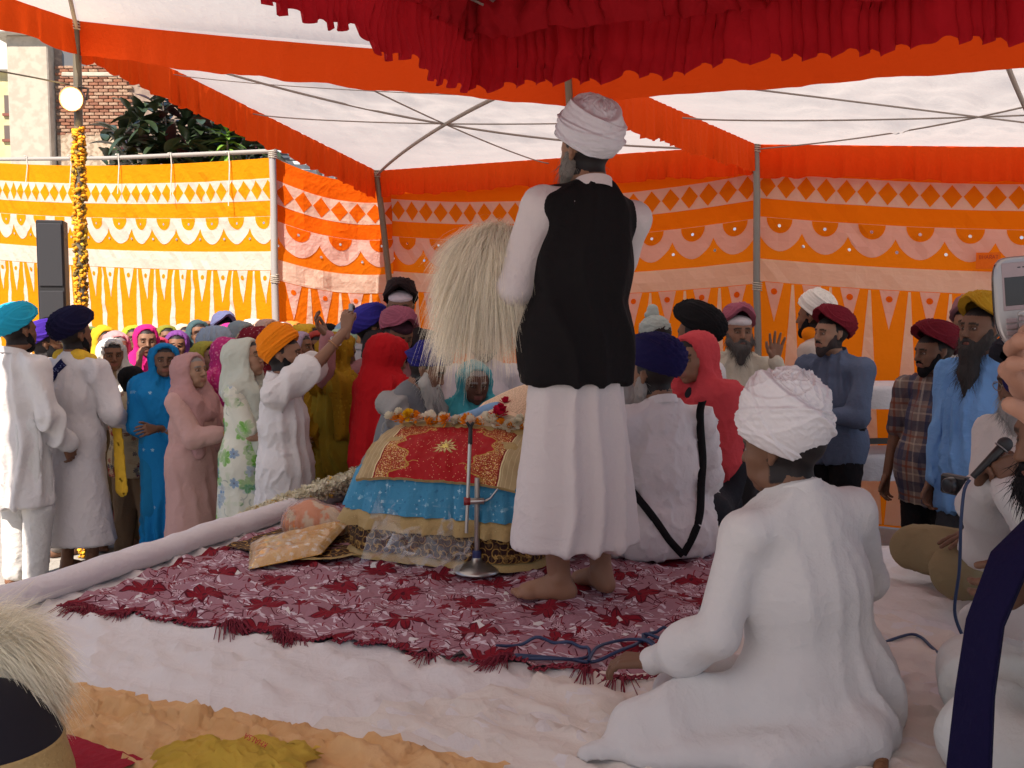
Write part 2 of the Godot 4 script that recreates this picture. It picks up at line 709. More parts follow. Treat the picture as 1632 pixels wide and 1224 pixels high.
func rumala_picture() -> Image:      # u across, v up; red field, gold worked borders, a medallion, sequins
	var p := Pic.new(1024, 640, Color8(158, 14, 22), 3)
	var gold := Color8(176, 132, 60)
	var beige := Color8(164, 142, 104)
	p.rect(0, 0, 110, 640, beige); p.rect(914, 0, 1024, 640, beige)
	p.rect(104, 0, 112, 640, Color8(214, 196, 150)); p.rect(912, 0, 920, 640, Color8(214, 196, 150))
	for k in 3:
		p.rect(24 + k * 28, 0, 27 + k * 28, 640, Color8(190, 168, 126)); p.rect(930 + k * 28, 0, 933 + k * 28, 640, Color8(190, 168, 126))
	p.rect(112, 0, 122, 640, Color8(120, 20, 20)); p.rect(902, 0, 912, 640, Color8(120, 20, 20))
	for y in 640:
		var wv := 250.0 + 60.0 * sin(y * 0.016) + 24.0 * sin(y * 0.05)
		var top := maxf(0.0, 130.0 - y) * 0.9
		for sx in 2:
			for x in range(122, int(wv + top * 1.6)):
				var xx := x if sx == 0 else 1023 - x
				p.dot(xx, y, Color8(150, 60, 34), 0.85)
	for k in 5200:
		var y := p.r.randf() * 640.0
		var wv := 250.0 + 60.0 * sin(y * 0.016) + 24.0 * sin(y * 0.05) + maxf(0.0, 130.0 - y) * 1.4
		var x := p.r.randf_range(122, wv)
		if p.r.randf() < 0.5: x = 1023 - x
		p.disc(x, y, p.r.randf_range(1.0, 3.4), [gold, Color8(214, 176, 96), Color8(120, 60, 26), Color8(236, 214, 160)][p.r.randi() % 4])
	for y in range(0, 640, 3):
		var wv := 250.0 + 60.0 * sin(y * 0.016) + 24.0 * sin(y * 0.05) + maxf(0.0, 130.0 - y) * 1.44
		p.disc(wv, y, 5.0, gold); p.disc(1023 - wv, y, 5.0, gold)
	for k in 260:
		p.disc(p.r.randf_range(280, 744), p.r.randf_range(10, 630), 2.4, Color8(226, 190, 140))
	p.bloom(512, 330, 84, 12, Color8(206, 186, 130), Color8(140, 100, 40), 0.0, 0.9)
	p.bloom(512, 330, 54, 8, Color8(120, 30, 24), Color8(226, 206, 140), 0.3, 0.8)
	p.bloom(512, 330, 34, 6, Color8(232, 214, 120), Color8(150, 110, 30), 0.0, 0.7)
	for sg in [-1.0, 1.0]:
		p.stroke(curl(Vector2(512 + sg * 200, 560), -PI / 2 + sg * 0.6, 130, -sg * 2.6, 16), 4.0, 2.0, gold)
		p.bloom(512 + sg * 160, 120, 22, 6, gold, Color8(226, 196, 120), 0.0, 0.7)
	p.grain(0.05)
	return p.image()


func page_picture() -> Image:
	var p := Pic.new(512, 512, Color8(222, 190, 158), 4)
	for l in 26:
		var x := 40.0
		while x < 470.0:
			var w := p.r.randf_range(8, 30)
			p.rect(int(x), 34 + l * 17, int(minf(x + w, 474)), 36 + l * 17, Color8(90, 62, 50), 0.9)
			for q in int(w / 5):
				p.rect(int(x + q * 5), 36 + l * 17, int(x + q * 5 + 2), 42 + l * 17, Color8(90, 62, 50), 0.75)
			x += w + 4
	p.grain(0.02)
	return p.image()


func floral_picture() -> Image:
	var p := Pic.new(512, 512, Color8(214, 212, 196), 11)
	for k in 20:
		var x := p.r.randf() * 512
		var y := p.r.randf() * 512
		p.bloom(x, y, p.r.randf_range(30, 48), 6, Color8(96, 160, 52), Color8(140, 188, 96), p.r.randf() * TAU, 0.25)
	for k in 15:
		var x := p.r.randf() * 512
		var y := p.r.randf() * 512
		p.bloom(x, y, p.r.randf_range(22, 34), 6, Color8(104, 136, 172), Color8(148, 172, 190), p.r.randf() * TAU, 0.3)
		p.disc(x, y, 6, Color8(70, 90, 120))
	for k in 20:
		p.stroke(curl(Vector2(p.r.randf() * 512, p.r.randf() * 512), p.r.randf() * TAU, 50, 2.0), 4.0, 1.0, Color8(150, 158, 150))
	return p.image()


func plaid_picture() -> Image:
	var p := Pic.new(256, 256, Color8(128, 112, 104), 2)
	for k in 2:
		p.rect(k * 128 + 8, 0, k * 128 + 46, 256, Color8(52, 56, 84), 0.75)
		p.rect(k * 128 + 66, 0, k * 128 + 78, 256, Color8(120, 60, 44), 0.7)
		p.rect(k * 128 + 100, 0, k * 128 + 108, 256, Color8(190, 178, 160), 0.6)
		p.rect(0, k * 128 + 12, 256, k * 128 + 56, Color8(44, 48, 70), 0.6)
		p.rect(0, k * 128 + 74, 256, k * 128 + 84, Color8(124, 64, 46), 0.6)
		p.rect(0, k * 128 + 104, 256, k * 128 + 112, Color8(196, 182, 160), 0.5)
	p.grain(0.04)
	return p.image()


func spotted_picture(base: Color, spots: Array, count: int, lo: float, hi: float, petals: int, sd: int) -> Image:
	var p := Pic.new(256, 256, base, sd)
	for k in count:
		var c: Color = spots[p.r.randi() % spots.size()]
		p.bloom(p.r.randf() * 256, p.r.randf() * 256, p.r.randf_range(lo, hi), petals, c, c, p.r.randf() * TAU, 0.5)
	p.grain(0.03)
	return p.image()


func make_materials() -> void:
	wrinkle = noise_tex(0.011, 512, true, 9.0, FastNoiseLite.TYPE_SIMPLEX, true, 4)
	var sk := StandardMaterial3D.new()
	sk.vertex_color_use_as_albedo = true
	sk.roughness = 0.58
	sk.metallic_specular = 0.4
	mats["skin"] = sk
	textured("floral", floral_picture(), 1.7)
	textured("plaid", plaid_picture(), 3.0)
	textured("red_flowers", spotted_picture(Color8(190, 172, 140), [Color8(150, 24, 30), Color8(120, 20, 26), Color8(40, 44, 80)], 20, 12, 22, 7, 7), 3.4)
	textured("blue_dots", spotted_picture(Color8(24, 118, 176), [Color8(170, 200, 214)], 4, 6, 9, 5, 8), 2.6, 0.2)
	textured("maroon_dots", spotted_picture(Color8(110, 20, 36), [Color8(210, 170, 170)], 40, 3, 5, 4, 18), 4.0, 0.2)
	textured("navy_dots", spotted_picture(Color8(20, 22, 66), [Color8(150, 160, 200)], 50, 4, 7, 4, 28), 6.0)
	textured("pink_lace", spotted_picture(Color8(176, 44, 108), [Color8(216, 130, 160)], 60, 5, 9, 5, 38), 3.4)
	textured("mustard", spotted_picture(Color8(152, 112, 20), [Color8(120, 84, 12), Color8(178, 140, 40)], 50, 5, 9, 5, 48), 4.0, 0.2)
	textured("gold_print", spotted_picture(Color8(196, 146, 60), [Color8(222, 214, 200), Color8(206, 160, 70)], 26, 12, 22, 7, 58), 5.0)
	textured("blue_sequin", spotted_picture(Color8(62, 132, 166), [Color8(176, 206, 218), Color8(44, 104, 138), Color8(120, 168, 190)], 110, 2, 6, 4, 68), 3.0)
	mats["blue_sequin"].roughness = 0.55
	textured("brocade", brocade_picture(), 4.2)
	mats["brocade"].roughness = 0.6
	textured("gold_cloth", spotted_picture(Color8(166, 140, 92), [Color8(190, 166, 116), Color8(140, 112, 68)], 90, 2, 4, 4, 78), 6.0, 0.0, false, 0.55)
	var bp := Pic.new(256, 256, Color8(208, 166, 118), 88)
	for k in 160: bp.disc(bp.r.randf() * 256, bp.r.randf() * 256, bp.r.randf_range(4, 22), [Color8(222, 186, 142), Color8(190, 142, 90), Color8(212, 164, 106)][k % 3], 0.3)
	textured("beige_print", bp.image(), 1.6, 0.1)
	textured("rumala", rumala_picture(), 1.0, 0.0, true, 0.6)
	textured("page", page_picture(), 1.0, 0.0, true, 0.8)
	var rm := textured("rug", rug_picture(), 1.0, 0.0, true, 0.95)
	rm.normal_enabled = true
	rm.normal_texture = wrinkle
	rm.normal_scale = 0.5
	var pl := StandardMaterial3D.new()
	pl.transparency = BaseMaterial3D.TRANSPARENCY_ALPHA
	pl.albedo_color = Color(0.95, 0.95, 0.95, 0.1)
	pl.roughness = 0.1
	mats["plastic"] = pl


func m_of(x) -> Material:
	if x is Color: return cloth(x)
	return mats[x]
# ---------------------------------------------------------------- people
var head_m: Geo
var head_f: Geo
var hands := {}
var cloth_noise := FastNoiseLite.new()
var fine_noise := FastNoiseLite.new()


func make_head(female: bool, cell: float) -> Geo:
	var s := Sdf.new()
	var j := 0.92 if female else 1.0
	s.cap(Vector3(0, 0.032, -0.042), Vector3(0, 0.036, 0.014), 0.078, 0.076, 0.02)
	s.cap(Vector3(0, 0.01, 0.022), Vector3(0, -0.055, 0.046), 0.064, 0.046 * j, 0.03)
	s.cap(Vector3(-0.036 * j, -0.07, 0.022), Vector3(0.036 * j, -0.07, 0.022), 0.032, 0.032, 0.03)
	s.cap(Vector3(0, -0.088, 0.066), Vector3(0, -0.09, 0.068), 0.021 * j, 0.02 * j, 0.025)
	for x in [-1.0, 1.0]:
		s.cap(Vector3(x * 0.041, -0.012, 0.062), Vector3(x * 0.05, -0.012, 0.04), 0.022, 0.02, 0.02)
		s.cap(Vector3(x * 0.03, -0.052, 0.068), Vector3(x * 0.034, -0.03, 0.064), 0.022, 0.02, 0.02)
		s.cap(Vector3(x * 0.078, 0.012, -0.012), Vector3(x * 0.074, -0.02, 0.0), 0.013, 0.008, 0.008)
		s.cap(Vector3(x * 0.082, 0.02, -0.016), Vector3(x * 0.083, -0.005, -0.014), 0.007, 0.006, 0.006)
	s.cap(Vector3(-0.034, 0.034, 0.079), Vector3(0.034, 0.034, 0.079), 0.011, 0.011, 0.015)
	for x in [-1.0, 1.0]:
		s.cut(Vector3(x * 0.03, 0.012, 0.1), Vector3(x * 0.034, 0.012, 0.1), 0.0145, 0.0145, 0.014)
	s.cap(Vector3(0, 0.024, 0.088), Vector3(0, -0.02, 0.108), 0.0075, 0.0115, 0.014)
	for x in [-1.0, 1.0]:
		s.cap(Vector3(x * 0.011, -0.024, 0.098), Vector3(x * 0.012, -0.025, 0.094), 0.0075, 0.007, 0.007)
	s.cap(Vector3(-0.017, -0.05, 0.088), Vector3(0.017, -0.05, 0.088), 0.0065, 0.0065, 0.007)
	s.cap(Vector3(0, -0.049, 0.091), Vector3(0, -0.05, 0.091), 0.007, 0.007, 0.007)
	s.cap(Vector3(-0.013, -0.0625, 0.087), Vector3(0.013, -0.0625, 0.087), 0.008, 0.008, 0.006)
	s.cap(Vector3(0, -0.07, -0.022), Vector3(0, -0.15, -0.034), 0.052 * j, 0.052 * j, 0.03)
	var g := s.mesh(cell)
	return g


func paint_head(g: Geo, skin: Color, hair: Color) -> Geo:
	var o := Geo.new()
	o.v = g.v.duplicate()
	o.i = g.i.duplicate()
	o.c.resize(o.v.size())
	for k in o.v.size():
		var p := o.v[k]
		var ax := absf(p.x)
		var col := skin
		if (p.y > 0.072 - 0.12 * maxf(ax - 0.03, 0.0) and p.z > 0.0) or (p.z < 0.012 and p.y > -0.075 and ax < 0.08 and not (ax > 0.07 and p.y < 0.03 and p.z > -0.03)) or (ax > 0.055 and ax < 0.078 and p.z < 0.022 and p.z > -0.01 and p.y > 0.01 + p.z and p.y < 0.09):
			col = hair
		elif ax < 0.025 and p.y < -0.045 and p.y > -0.069 and p.z > 0.086:
			col = skin.lerp(Color(0.3, 0.09, 0.08), 0.5)
		elif absf(p.y - 0.0355 + 0.25 * maxf(ax - 0.035, 0.0)) < 0.0055 and ax > 0.012 and ax < 0.054 and p.z > 0.055:
			col = hair.lerp(skin, 0.15)
		elif absf(p.y - 0.012) < 0.0105 and absf(ax - 0.032) < 0.019 and p.z > 0.06:
			col = skin * 0.55
		o.c[k] = col
	for x in [-1.0, 1.0]:
		var e := Geo.new()
		e.ball(Vector3.ZERO, Vector3(0.0125, 0.0125, 0.0125), 8, 10)
		var t := Transform3D(Basis(), Vector3(x * 0.0315, 0.0115, 0.0765))
		for p in e.v:
			var d := p.normalized()
			if absf(d.y + 0.06) > 0.3: e.c.append(skin * 0.7)
			else: e.c.append(Color(0.012, 0.008, 0.006) if d.z > 0.82 and absf(d.x) < 0.5 else Color(0.36, 0.32, 0.29))
		o.add(e, t)
	return o


# fingers towards -y, palm towards +z, thumb at +x; curl 0 flat .. 2 fist
func make_hand(curl: float, spread: float, thumb_in: float, cell: float) -> Geo:
	var s := Sdf.new()
	var xs := [-0.031, -0.0105, 0.0105, 0.03]
	var len := [0.062, 0.078, 0.084, 0.075]
	var kn := [-0.078, -0.086, -0.088, -0.083]
	s.cap(Vector3(0, 0.03, 0), Vector3(0, -0.005, 0), 0.026, 0.025, 0.012, Vector3.BACK, 0.8)
	for f in 4:
		s.cap(Vector3(xs[f] * 0.55, -0.012, 0), Vector3(xs[f], kn[f], 0), 0.014, 0.0125, 0.012)
	s.cap(Vector3(0.022, -0.02, 0.008), Vector3(0.02, -0.05, 0.008), 0.014, 0.012, 0.01)
	for f in 4:
		var p := Vector3(xs[f], kn[f], 0)
		var a := 0.0
		var seg := [0.46, 0.3, 0.24]
		var bend := [0.55, 0.8, 0.5]
		var fan: float = xs[f] * 8.0 * spread
		for q in 3:
			a += bend[q] * curl
			var d := Vector3(sin(fan) * cos(a), -cos(a) * cos(fan), sin(a))
			var e: Vector3 = p + d * len[f] * seg[q]
			s.cap(p, e, 0.0095 - q * 0.001, 0.0088 - q * 0.001, 0.004)
			p = e
	var t0 := Vector3(0.024, -0.025, 0.008)
	var t1 := Vector3(0.05 - 0.012 * thumb_in, -0.052, 0.016 + 0.012 * thumb_in)
	var t2 := t1.lerp(Vector3(0.062, -0.084, 0.02), 1.0 - thumb_in) if thumb_in < 0.5 else Vector3(0.03, -0.078, 0.04)
	var t3 := t2 + (Vector3(0.006, -0.024, 0.004) if thumb_in < 0.5 else Vector3(-0.018, -0.016, 0.004))
	s.cap(t0, t1, 0.014, 0.0115, 0.01)
	s.cap(t1, t2, 0.0105, 0.0098, 0.004)
	s.cap(t2, t3, 0.0098, 0.0085, 0.004)
	return s.mesh(cell)


func make_foot(cell: float) -> Geo:      # ankle at the origin, sole at y -0.075, toes towards +z, big toe at -x (left foot)
	var s := Sdf.new()
	s.cap(Vector3(0, 0.06, -0.005), Vector3(0, -0.02, -0.012), 0.037, 0.034, 0.03)
	s.cap(Vector3(0, -0.045, -0.04), Vector3(0, -0.04, -0.02), 0.03, 0.032, 0.03)
	s.cap(Vector3(0, -0.012, 0.0), Vector3(-0.006, -0.048, 0.12), 0.034, 0.022, 0.03)
	s.cap(Vector3(0.012, -0.052, -0.02), Vector3(0.024, -0.056, 0.11), 0.022, 0.018, 0.03)
	s.cap(Vector3(-0.016, -0.048, 0.09), Vector3(0.026, -0.055, 0.1), 0.023, 0.018, 0.02)
	for t in 5:
		var x := -0.03 + t * 0.0155
		var r := 0.0125 if t == 0 else 0.0092 - t * 0.0004
		var l := 0.168 - t * 0.008 - (0.004 if t == 0 else 0.0)
		s.cap(Vector3(x * 0.95, -0.055, 0.115), Vector3(x, -0.064, l), r, r, 0.005)
	for x in [-1.0, 1.0]:
		s.cap(Vector3(x * 0.034, 0.002, -0.008), Vector3(x * 0.034, 0.0, -0.008), 0.011, 0.011, 0.02)
	s.low = -0.0745
	return s.mesh(cell)


func turban(kind: String, sd: int, nu: int, nv: int) -> Geo:
	var r := RandomNumberGenerator.new()
	r.seed = sd * 7919 + 13
	var rad := Vector3(0.106, 0.106, 0.134)
	var ctr := Vector3(0, 0.078, -0.02)
	var tilt := -0.32
	var wraps := []       # normal, edge, thickness, pleat
	if kind == "peak":
		for j in 6:
			for sg in [-1.0, 1.0]:
				var al: float = 0.72 + j * 0.06 + r.randf_range(-0.04, 0.04)
				wraps.append([Vector3(sg * sin(al), cos(al), 0.10 - 0.03 * j).normalized(), 0.72 - 0.19 * j + r.randf_range(-0.03, 0.03) + (0.05 if sg > 0 else 0.0), 0.0056, 0.0008])
	elif kind == "round":
		rad = Vector3(0.118, 0.122, 0.13)
		ctr = Vector3(0, 0.086, -0.018)
		tilt = -0.2
		for j in 6:
			var az := r.randf_range(0, TAU)
			var al := r.randf_range(0.12, 0.5)
			wraps.append([Vector3(sin(al) * cos(az), cos(al), sin(al) * sin(az)), 0.5 - 0.2 * j, 0.006, 0.0014])
	elif kind == "wrap":
		rad = Vector3(0.113, 0.13, 0.132)
		ctr = Vector3(0, 0.082, -0.03)
		tilt = -0.36
		for j in 5:
			var al := r.randf_range(0.1, 0.3)
			wraps.append([Vector3(sin(al) * (1.0 if j % 2 else -0.4), cos(al), r.randf_range(-0.4, -0.1)).normalized(), 0.5 - 0.22 * j, 0.004, 0.0014])
	elif kind == "ball":
		rad = Vector3(0.122, 0.142, 0.128)
		ctr = Vector3(0, 0.097, -0.024)
		tilt = -0.3
		for j in 8:
			var az := r.randf_range(0, TAU)
			var al := r.randf_range(0.3, 0.85)
			wraps.append([Vector3(sin(al) * cos(az), cos(al), sin(al) * sin(az)), 0.7 - 0.17 * j, 0.0038, 0.0008])
	elif kind == "patka":
		rad = Vector3(0.092, 0.098, 0.108)
		ctr = Vector3(0, 0.045, -0.015)
		tilt = -0.1
		for j in 4:
			wraps.append([Vector3(r.randf_range(-0.3, 0.3), 1, 0.2).normalized(), 0.7 - 0.3 * j, 0.003, 0.0012])
	var rows := []
	var b := Basis(Vector3.RIGHT, tilt)
	for y in nv + 1:
		var row := PackedVector3Array()
		for x in nu:
			var az := TAU * x / nu
			var fr := cos(az)     # 1 front, -1 back
			var tm := 0.0
			if kind == "peak": tm = deg_to_rad(106.0 - 18.0 * fr - (17.0 * pow(maxf(fr, 0.0), 10.0)))
			elif kind == "ball": tm = deg_to_rad(126.0 - 10.0 * fr)
			elif kind == "patka": tm = deg_to_rad(112.0 - 14.0 * fr)
			else: tm = deg_to_rad(116.0 - 18.0 * fr)
			var u := float(y) / nv
			var inner := 1.0
			if y == nv: inner = 0.72; u = float(nv - 1) / nv
			var th := tm * u
			var d := Vector3(sin(th) * sin(az), cos(th), sin(th) * cos(az))
			var e := 0.0
			for w in wraps:
				var s: float = d.dot(w[0])
				if s > w[1] + 0.03: continue
				var st := smoothstep(w[1] + 0.02, w[1] - 0.012, s) * exp((s - w[1]) * 3.2)
				e += w[2] * 1.5 * st
				if s > w[1] - 0.5:
					e += w[3] * st * sin((s - w[1]) * 46.0 + d.x * 3.0)
			var p := d * rad
			if kind == "peak":
				p.x *= 1.0 - 0.18 * maxf(d.z, 0.0) * maxf(d.y, 0.0) * 2.0
				p.z *= 1.0 + 0.06 * maxf(-d.z, 0.0)
				p.y *= 1.0 + 0.1 * maxf(d.z, 0.0) * d.y
			var nz := fine_noise.get_noise_3d(d.x * 60.0 + sd * 9.0, d.y * 190.0, d.z * 60.0)
			var n2 := fine_noise.get_noise_3d(d.x * 28.0 + sd * 5.0, d.y * 50.0 + d.x * 40.0, d.z * 28.0)
			if kind == "wrap" or kind == "round" or kind == "ball":
				var rim := Vector3(0.22, 0.9, -0.36).normalized() if kind == "wrap" else (Vector3(-0.3, 0.9, -0.3).normalized() if kind == "round" else Vector3(-0.35, 0.85, -0.35).normalized())
				var s := d.dot(rim) + 0.03 * sin(az * 3.0 + sd)
				var cut := 0.7 if kind == "wrap" else 0.3
				var inside := smoothstep(cut, cut + 0.1, s)
				var ring := atan2(d.z + 0.2, d.x)
				var q1 := fine_noise.get_noise_3d(s * 130.0 + sd * 3.0, sin(ring) * 16.0, cos(ring) * 16.0)
				var q2 := fine_noise.get_noise_3d(s * 60.0 + sd * 5.0, sin(ring) * 26.0 + 30.0, cos(ring) * 26.0)
				var c1 := maxf(0.0, 1.0 - absf(q1) * 3.0)
				var c2 := maxf(0.0, 1.0 - absf(q2) * 3.0)
				e += 0.006 * exp(-pow((s - cut) / 0.06, 2.0)) - 0.012 * inside
				e += (c1 * c1 * 0.0022 + c2 * c2 * 0.0055) * (0.3 + 0.8 * inside) + n2 * 0.005 * inside
			elif kind != "peak":
				e += nz * 0.0035 + (0.3 - absf(n2)) * 0.012
			else:
				e += nz * 0.0016 + n2 * 0.002
			e *= smoothstep(0.0, 0.1, u)
			p += d * (e - 0.008)
			p *= inner
			row.append(ctr + b * p)
		rows.append(row)
	var g := Geo.new()
	g.grid(rows, true)
	if kind == "patka":
		var k := Sdf.new()
		k.cap(Vector3(0, 0.14, 0.01), Vector3(0, 0.165, 0.012), 0.038, 0.034, 0.01)
		k.cap(Vector3(0.03, 0.135, 0.02), Vector3(-0.03, 0.14, 0.02), 0.02, 0.02, 0.01)
		var kg := k.mesh(0.006)
		g.add(kg)
	return g


func beard_geo(kind: String, cell: float) -> Geo:
	var s := Sdf.new()
	var bulk := 0.006 if kind == "short" else 0.016
	for x in [-1.0, 1.0]:
		s.cap(Vector3(x * 0.064, -0.005, 0.02), Vector3(x * 0.058, -0.05, 0.03), 0.010 + bulk * 0.5, 0.014 + bulk, 0.015)
		s.cap(Vector3(x * 0.056, -0.055, 0.032), Vector3(x * 0.018, -0.09, 0.07), 0.016 + bulk, 0.018 + bulk, 0.02)
		s.cap(Vector3(x * 0.008, -0.038, 0.097), Vector3(x * 0.034, -0.052, 0.08), 0.0085, 0.008, 0.006)
		s.cap(Vector3(x * 0.034, -0.05, 0.08), Vector3(x * 0.036, -0.075, 0.07), 0.009, 0.012, 0.01)
	s.cap(Vector3(0, -0.085, 0.075), Vector3(0, -0.1, 0.07), 0.02 + bulk * 0.7, 0.022 + bulk, 0.02)
	if kind == "full":
		s.cap(Vector3(0, -0.1, 0.062), Vector3(0, -0.175, 0.066), 0.05, 0.022, 0.03)
	elif kind == "long":
		s.cap(Vector3(0, -0.1, 0.06), Vector3(0, -0.2, 0.075), 0.052, 0.045, 0.03)
		s.cap(Vector3(0, -0.2, 0.075), Vector3(0.01, -0.33, 0.085), 0.045, 0.012, 0.03)
	s.cut(Vector3(-0.012, -0.06, 0.1), Vector3(0.012, -0.06, 0.1), 0.008, 0.008, 0.004)
	var g := s.mesh(cell)
	g.smooth()
	for k in g.v.size():
		var p := g.v[k]
		g.v[k] += g.n[k] * (fine_noise.get_noise_3d(p.x * 260.0, p.y * 60.0, p.z * 260.0) * 0.006)
	g.n.clear()
	return g


func ik(s: Vector3, w: Vector3, a: float, b: float, pole: Vector3) -> Array:
	var d := w - s
	var l := clampf(d.length(), 0.05, (a + b) * 0.995)
	var dir := d.normalized()
	var x := (a * a - b * b + l * l) / (2.0 * l)
	var h := sqrt(maxf(a * a - x * x, 0.0))
	var pp := (pole - dir * pole.dot(dir)).normalized()
	return [s + dir * x + pp * h, s + dir * l]


# everything a figure is made of, in its own axes (facing +z, its left at +x); runs on a worker thread
func person_parts(sp: Dictionary) -> Dictionary:
	var parts := []
	var hw: Dictionary = sp.get("hw", {})
	var kind: String = hw.get("t", "none")
	var extra: float = {"patka": 0.06, "scarf": 0.012, "cap": 0.01, "hair": 0.012}.get(kind, 0.0)
	if kind in ["peak", "round", "wrap", "ball"]: extra = {"peak": 0.18, "round": 0.2, "wrap": 0.2, "ball": 0.232}[kind] * hw.get("s", 1.0) - 0.118
	var base: float = sp.get("base", 0.0)
	var top := at(sp.px, sp.py, sp.d)
	var sit: String = sp.get("sit", "")
	var female: bool = sp.get("f", false)
	var lean: float = deg_to_rad(sp.get("lean", 0.0))
	var height: float = sp.get("H", 0.0)
	if height <= 0.0:
		height = (top.y - base - extra) / (1.0 - 0.42 * (1.0 - cos(lean))) if sit == "" else (top.y - base - extra - 0.13) / (0.44 + 0.335 * cos(lean)) * 1.675
	var k := height / 1.675
	var cell: float = sp.get("cell", 0.018)
	var skin: Color = sp.get("skin", Color(0.19, 0.09, 0.05))
	var hair: Color = sp.get("hair", Color(0.012, 0.01, 0.009))
	var girth: float = sp.get("girth", 1.0)
	var hips := Vector3(0, 0.90 * k, 0) if sit == "" else Vector3(0, 0.13, 0)
	if lean > 0.15 and sit == "": hips.z = -0.25 * sin(lean)
	var T := Basis(Vector3.UP, deg_to_rad(sp.get("twist", 0.0))) * Basis(Vector3.RIGHT, lean) * Basis(Vector3.BACK, deg_to_rad(sp.get("roll", 0.0)))
	var P := func(x: float, y: float, z: float) -> Vector3: return hips + T * (Vector3(x, y, z) * k)
	var hb := Basis(Vector3.UP, deg_to_rad(sp.get("hy", 0.0))) * Basis(Vector3.RIGHT, deg_to_rad(sp.get("hp", 0.0))) * Basis(Vector3.BACK, deg_to_rad(sp.get("hr", 0.0)))
	var head: Vector3 = P.call(0, 0.585, -0.005) + (hb * Vector3(0, 0.072, 0.022) * k)
	var hk := 0.5 + 0.5 * k
	if sp.get("child", false): hk = 0.9
	var vary := RandomNumberGenerator.new()
	vary.seed = int(sp.px * 13.0) + 7
	var ht := Transform3D(hb * Basis.from_scale(Vector3(vary.randf_range(0.95, 1.05), vary.randf_range(0.96, 1.04), vary.randf_range(0.95, 1.05)) * hk), head)
	var sw: float = (0.165 if female else 0.19) * sp.get("sw", 1.0)
	var tz := T * Vector3.BACK
	# arms
	var sh := [P.call(sw, 0.458, -0.01), P.call(-sw, 0.458, -0.01)]
	var el := []
	var wr := []
	for q in 2:
		var sg := 1.0 if q == 0 else -1.0
		var key: String = ["lh", "rh"][q]
		var target: Vector3 = sp[key] if sp.has(key) else sh[q] + Vector3(sg * 0.06, -0.53 * k, 0.06)
		var pole: Vector3 = sp.get(["lp", "rp"][q], Vector3(sg * 0.5, -0.6, -0.6))
		var a := ik(sh[q], target, 0.29 * k, 0.255 * k, pole)
		el.append(a[0]); wr.append(a[1])
	# legs
	var hj := [hips + Vector3(0.085 * k, -0.02, 0), hips + Vector3(-0.085 * k, -0.02, 0)]
	var kn := []
	var an := []
	for q in 2:
		var sg := 1.0 if q == 0 else -1.0
		if sit == "":
			var fo: Vector3 = sp.get(["lf", "rf"][q], Vector3(sg * 0.1, 0, 0.0))
			an.append(Vector3(fo.x, 0.076 * 1.0 + fo.y, fo.z))
			kn.append((hj[q] + an[q]) / 2 + Vector3(sg * 0.01, 0, 0.035))
		else:
			kn.append(sp.get(["lk", "rk"][q], Vector3(sg * 0.33 * k, 0.13, 0.28 * k)))
			an.append(sp.get(["la", "ra"][q], Vector3(-sg * 0.08 * k, 0.075, 0.34 * k)))
	# body
	var s := Sdf.new()
	s.cap(P.call(-0.05, 0, 0), P.call(0.05, 0, 0), 0.085, 0.085, 0.03, tz, 0.75)
	s.cap(P.call(0, 0.02, 0), P.call(0, 0.3, 0), 0.09, 0.105, 0.03, tz, 0.66)
	s.cap(P.call(0, 0.3, 0), P.call(0, 0.42, -0.01), 0.105, 0.09, 0.03, tz, 0.66)
	for x in [-1.0, 1.0]: s.cap(P.call(x * 0.02, 0.49, -0.02), P.call(x * (sw - 0.01), 0.458, -0.01), 0.04, 0.034, 0.03)
	s.cap(P.call(0, 0.46, -0.02), head + hb * Vector3(0, -0.075, -0.02), 0.057, 0.048 if female else 0.053, 0.04)
	for q in 2:
		var sleeved: float = sp.get("top", {}).get("sl", 2.0)
		s.cap(sh[q], el[q], 0.03 * k, (0.028 if sleeved > 1.3 else 0.036) * k, 0.02)
		s.cap(el[q], wr[q], (0.028 if sleeved > 1.3 else 0.037) * k, 0.026 * k, 0.012)
		if sit != "":
			s.cap(hj[q], kn[q], 0.035, 0.025, 0.02)
			s.cap(kn[q], an[q], 0.025, 0.03, 0.02)
			continue
		s.cap(hj[q], kn[q], 0.06 * k, 0.046 * k, 0.03)
		s.cap(kn[q], an[q], 0.05 * k, 0.036 * k, 0.02)
		var mid: Vector3 = kn[q].lerp(an[q], 0.3)
		s.cap(mid + Vector3(0, 0, -0.015), kn[q].lerp(an[q], 0.45) + Vector3(0, 0, -0.012), 0.047 * k, 0.04 * k, 0.03)
	var body := s.mesh(sp.get("bcell", maxf(cell * 0.85, 0.011)))
	body.paint(skin)
	var hg := paint_head(head_f if female else head_m, skin, hair)
	body.add(hg, ht)
	for q in 2:
		if not sp.get(["show_l", "show_r"][q], true): continue
		var key: String = sp.get(["lhp", "rhp"][q], "relaxed")
		var fd: Vector3 = sp.get(["lhd", "rhd"][q], (wr[q] - el[q])).normalized()
		var pn: Vector3 = sp.get(["lpn", "rpn"][q], Vector3(-1.0 if q == 0 else 1.0, -0.25, 0.1))
		var y := -fd
		var z := (pn - y * pn.dot(y)).normalized()
		var h: Geo = hands[key]
		var hh := Geo.new()
		hh.v = h.v; hh.i = h.i
		hh.paint(skin)
		body.add(hh, Transform3D(Basis(y.cross(z), y, z).scaled_local(Vector3.ONE * k), wr[q]), q == 1)
	var bare: bool = sp.get("bare", true)
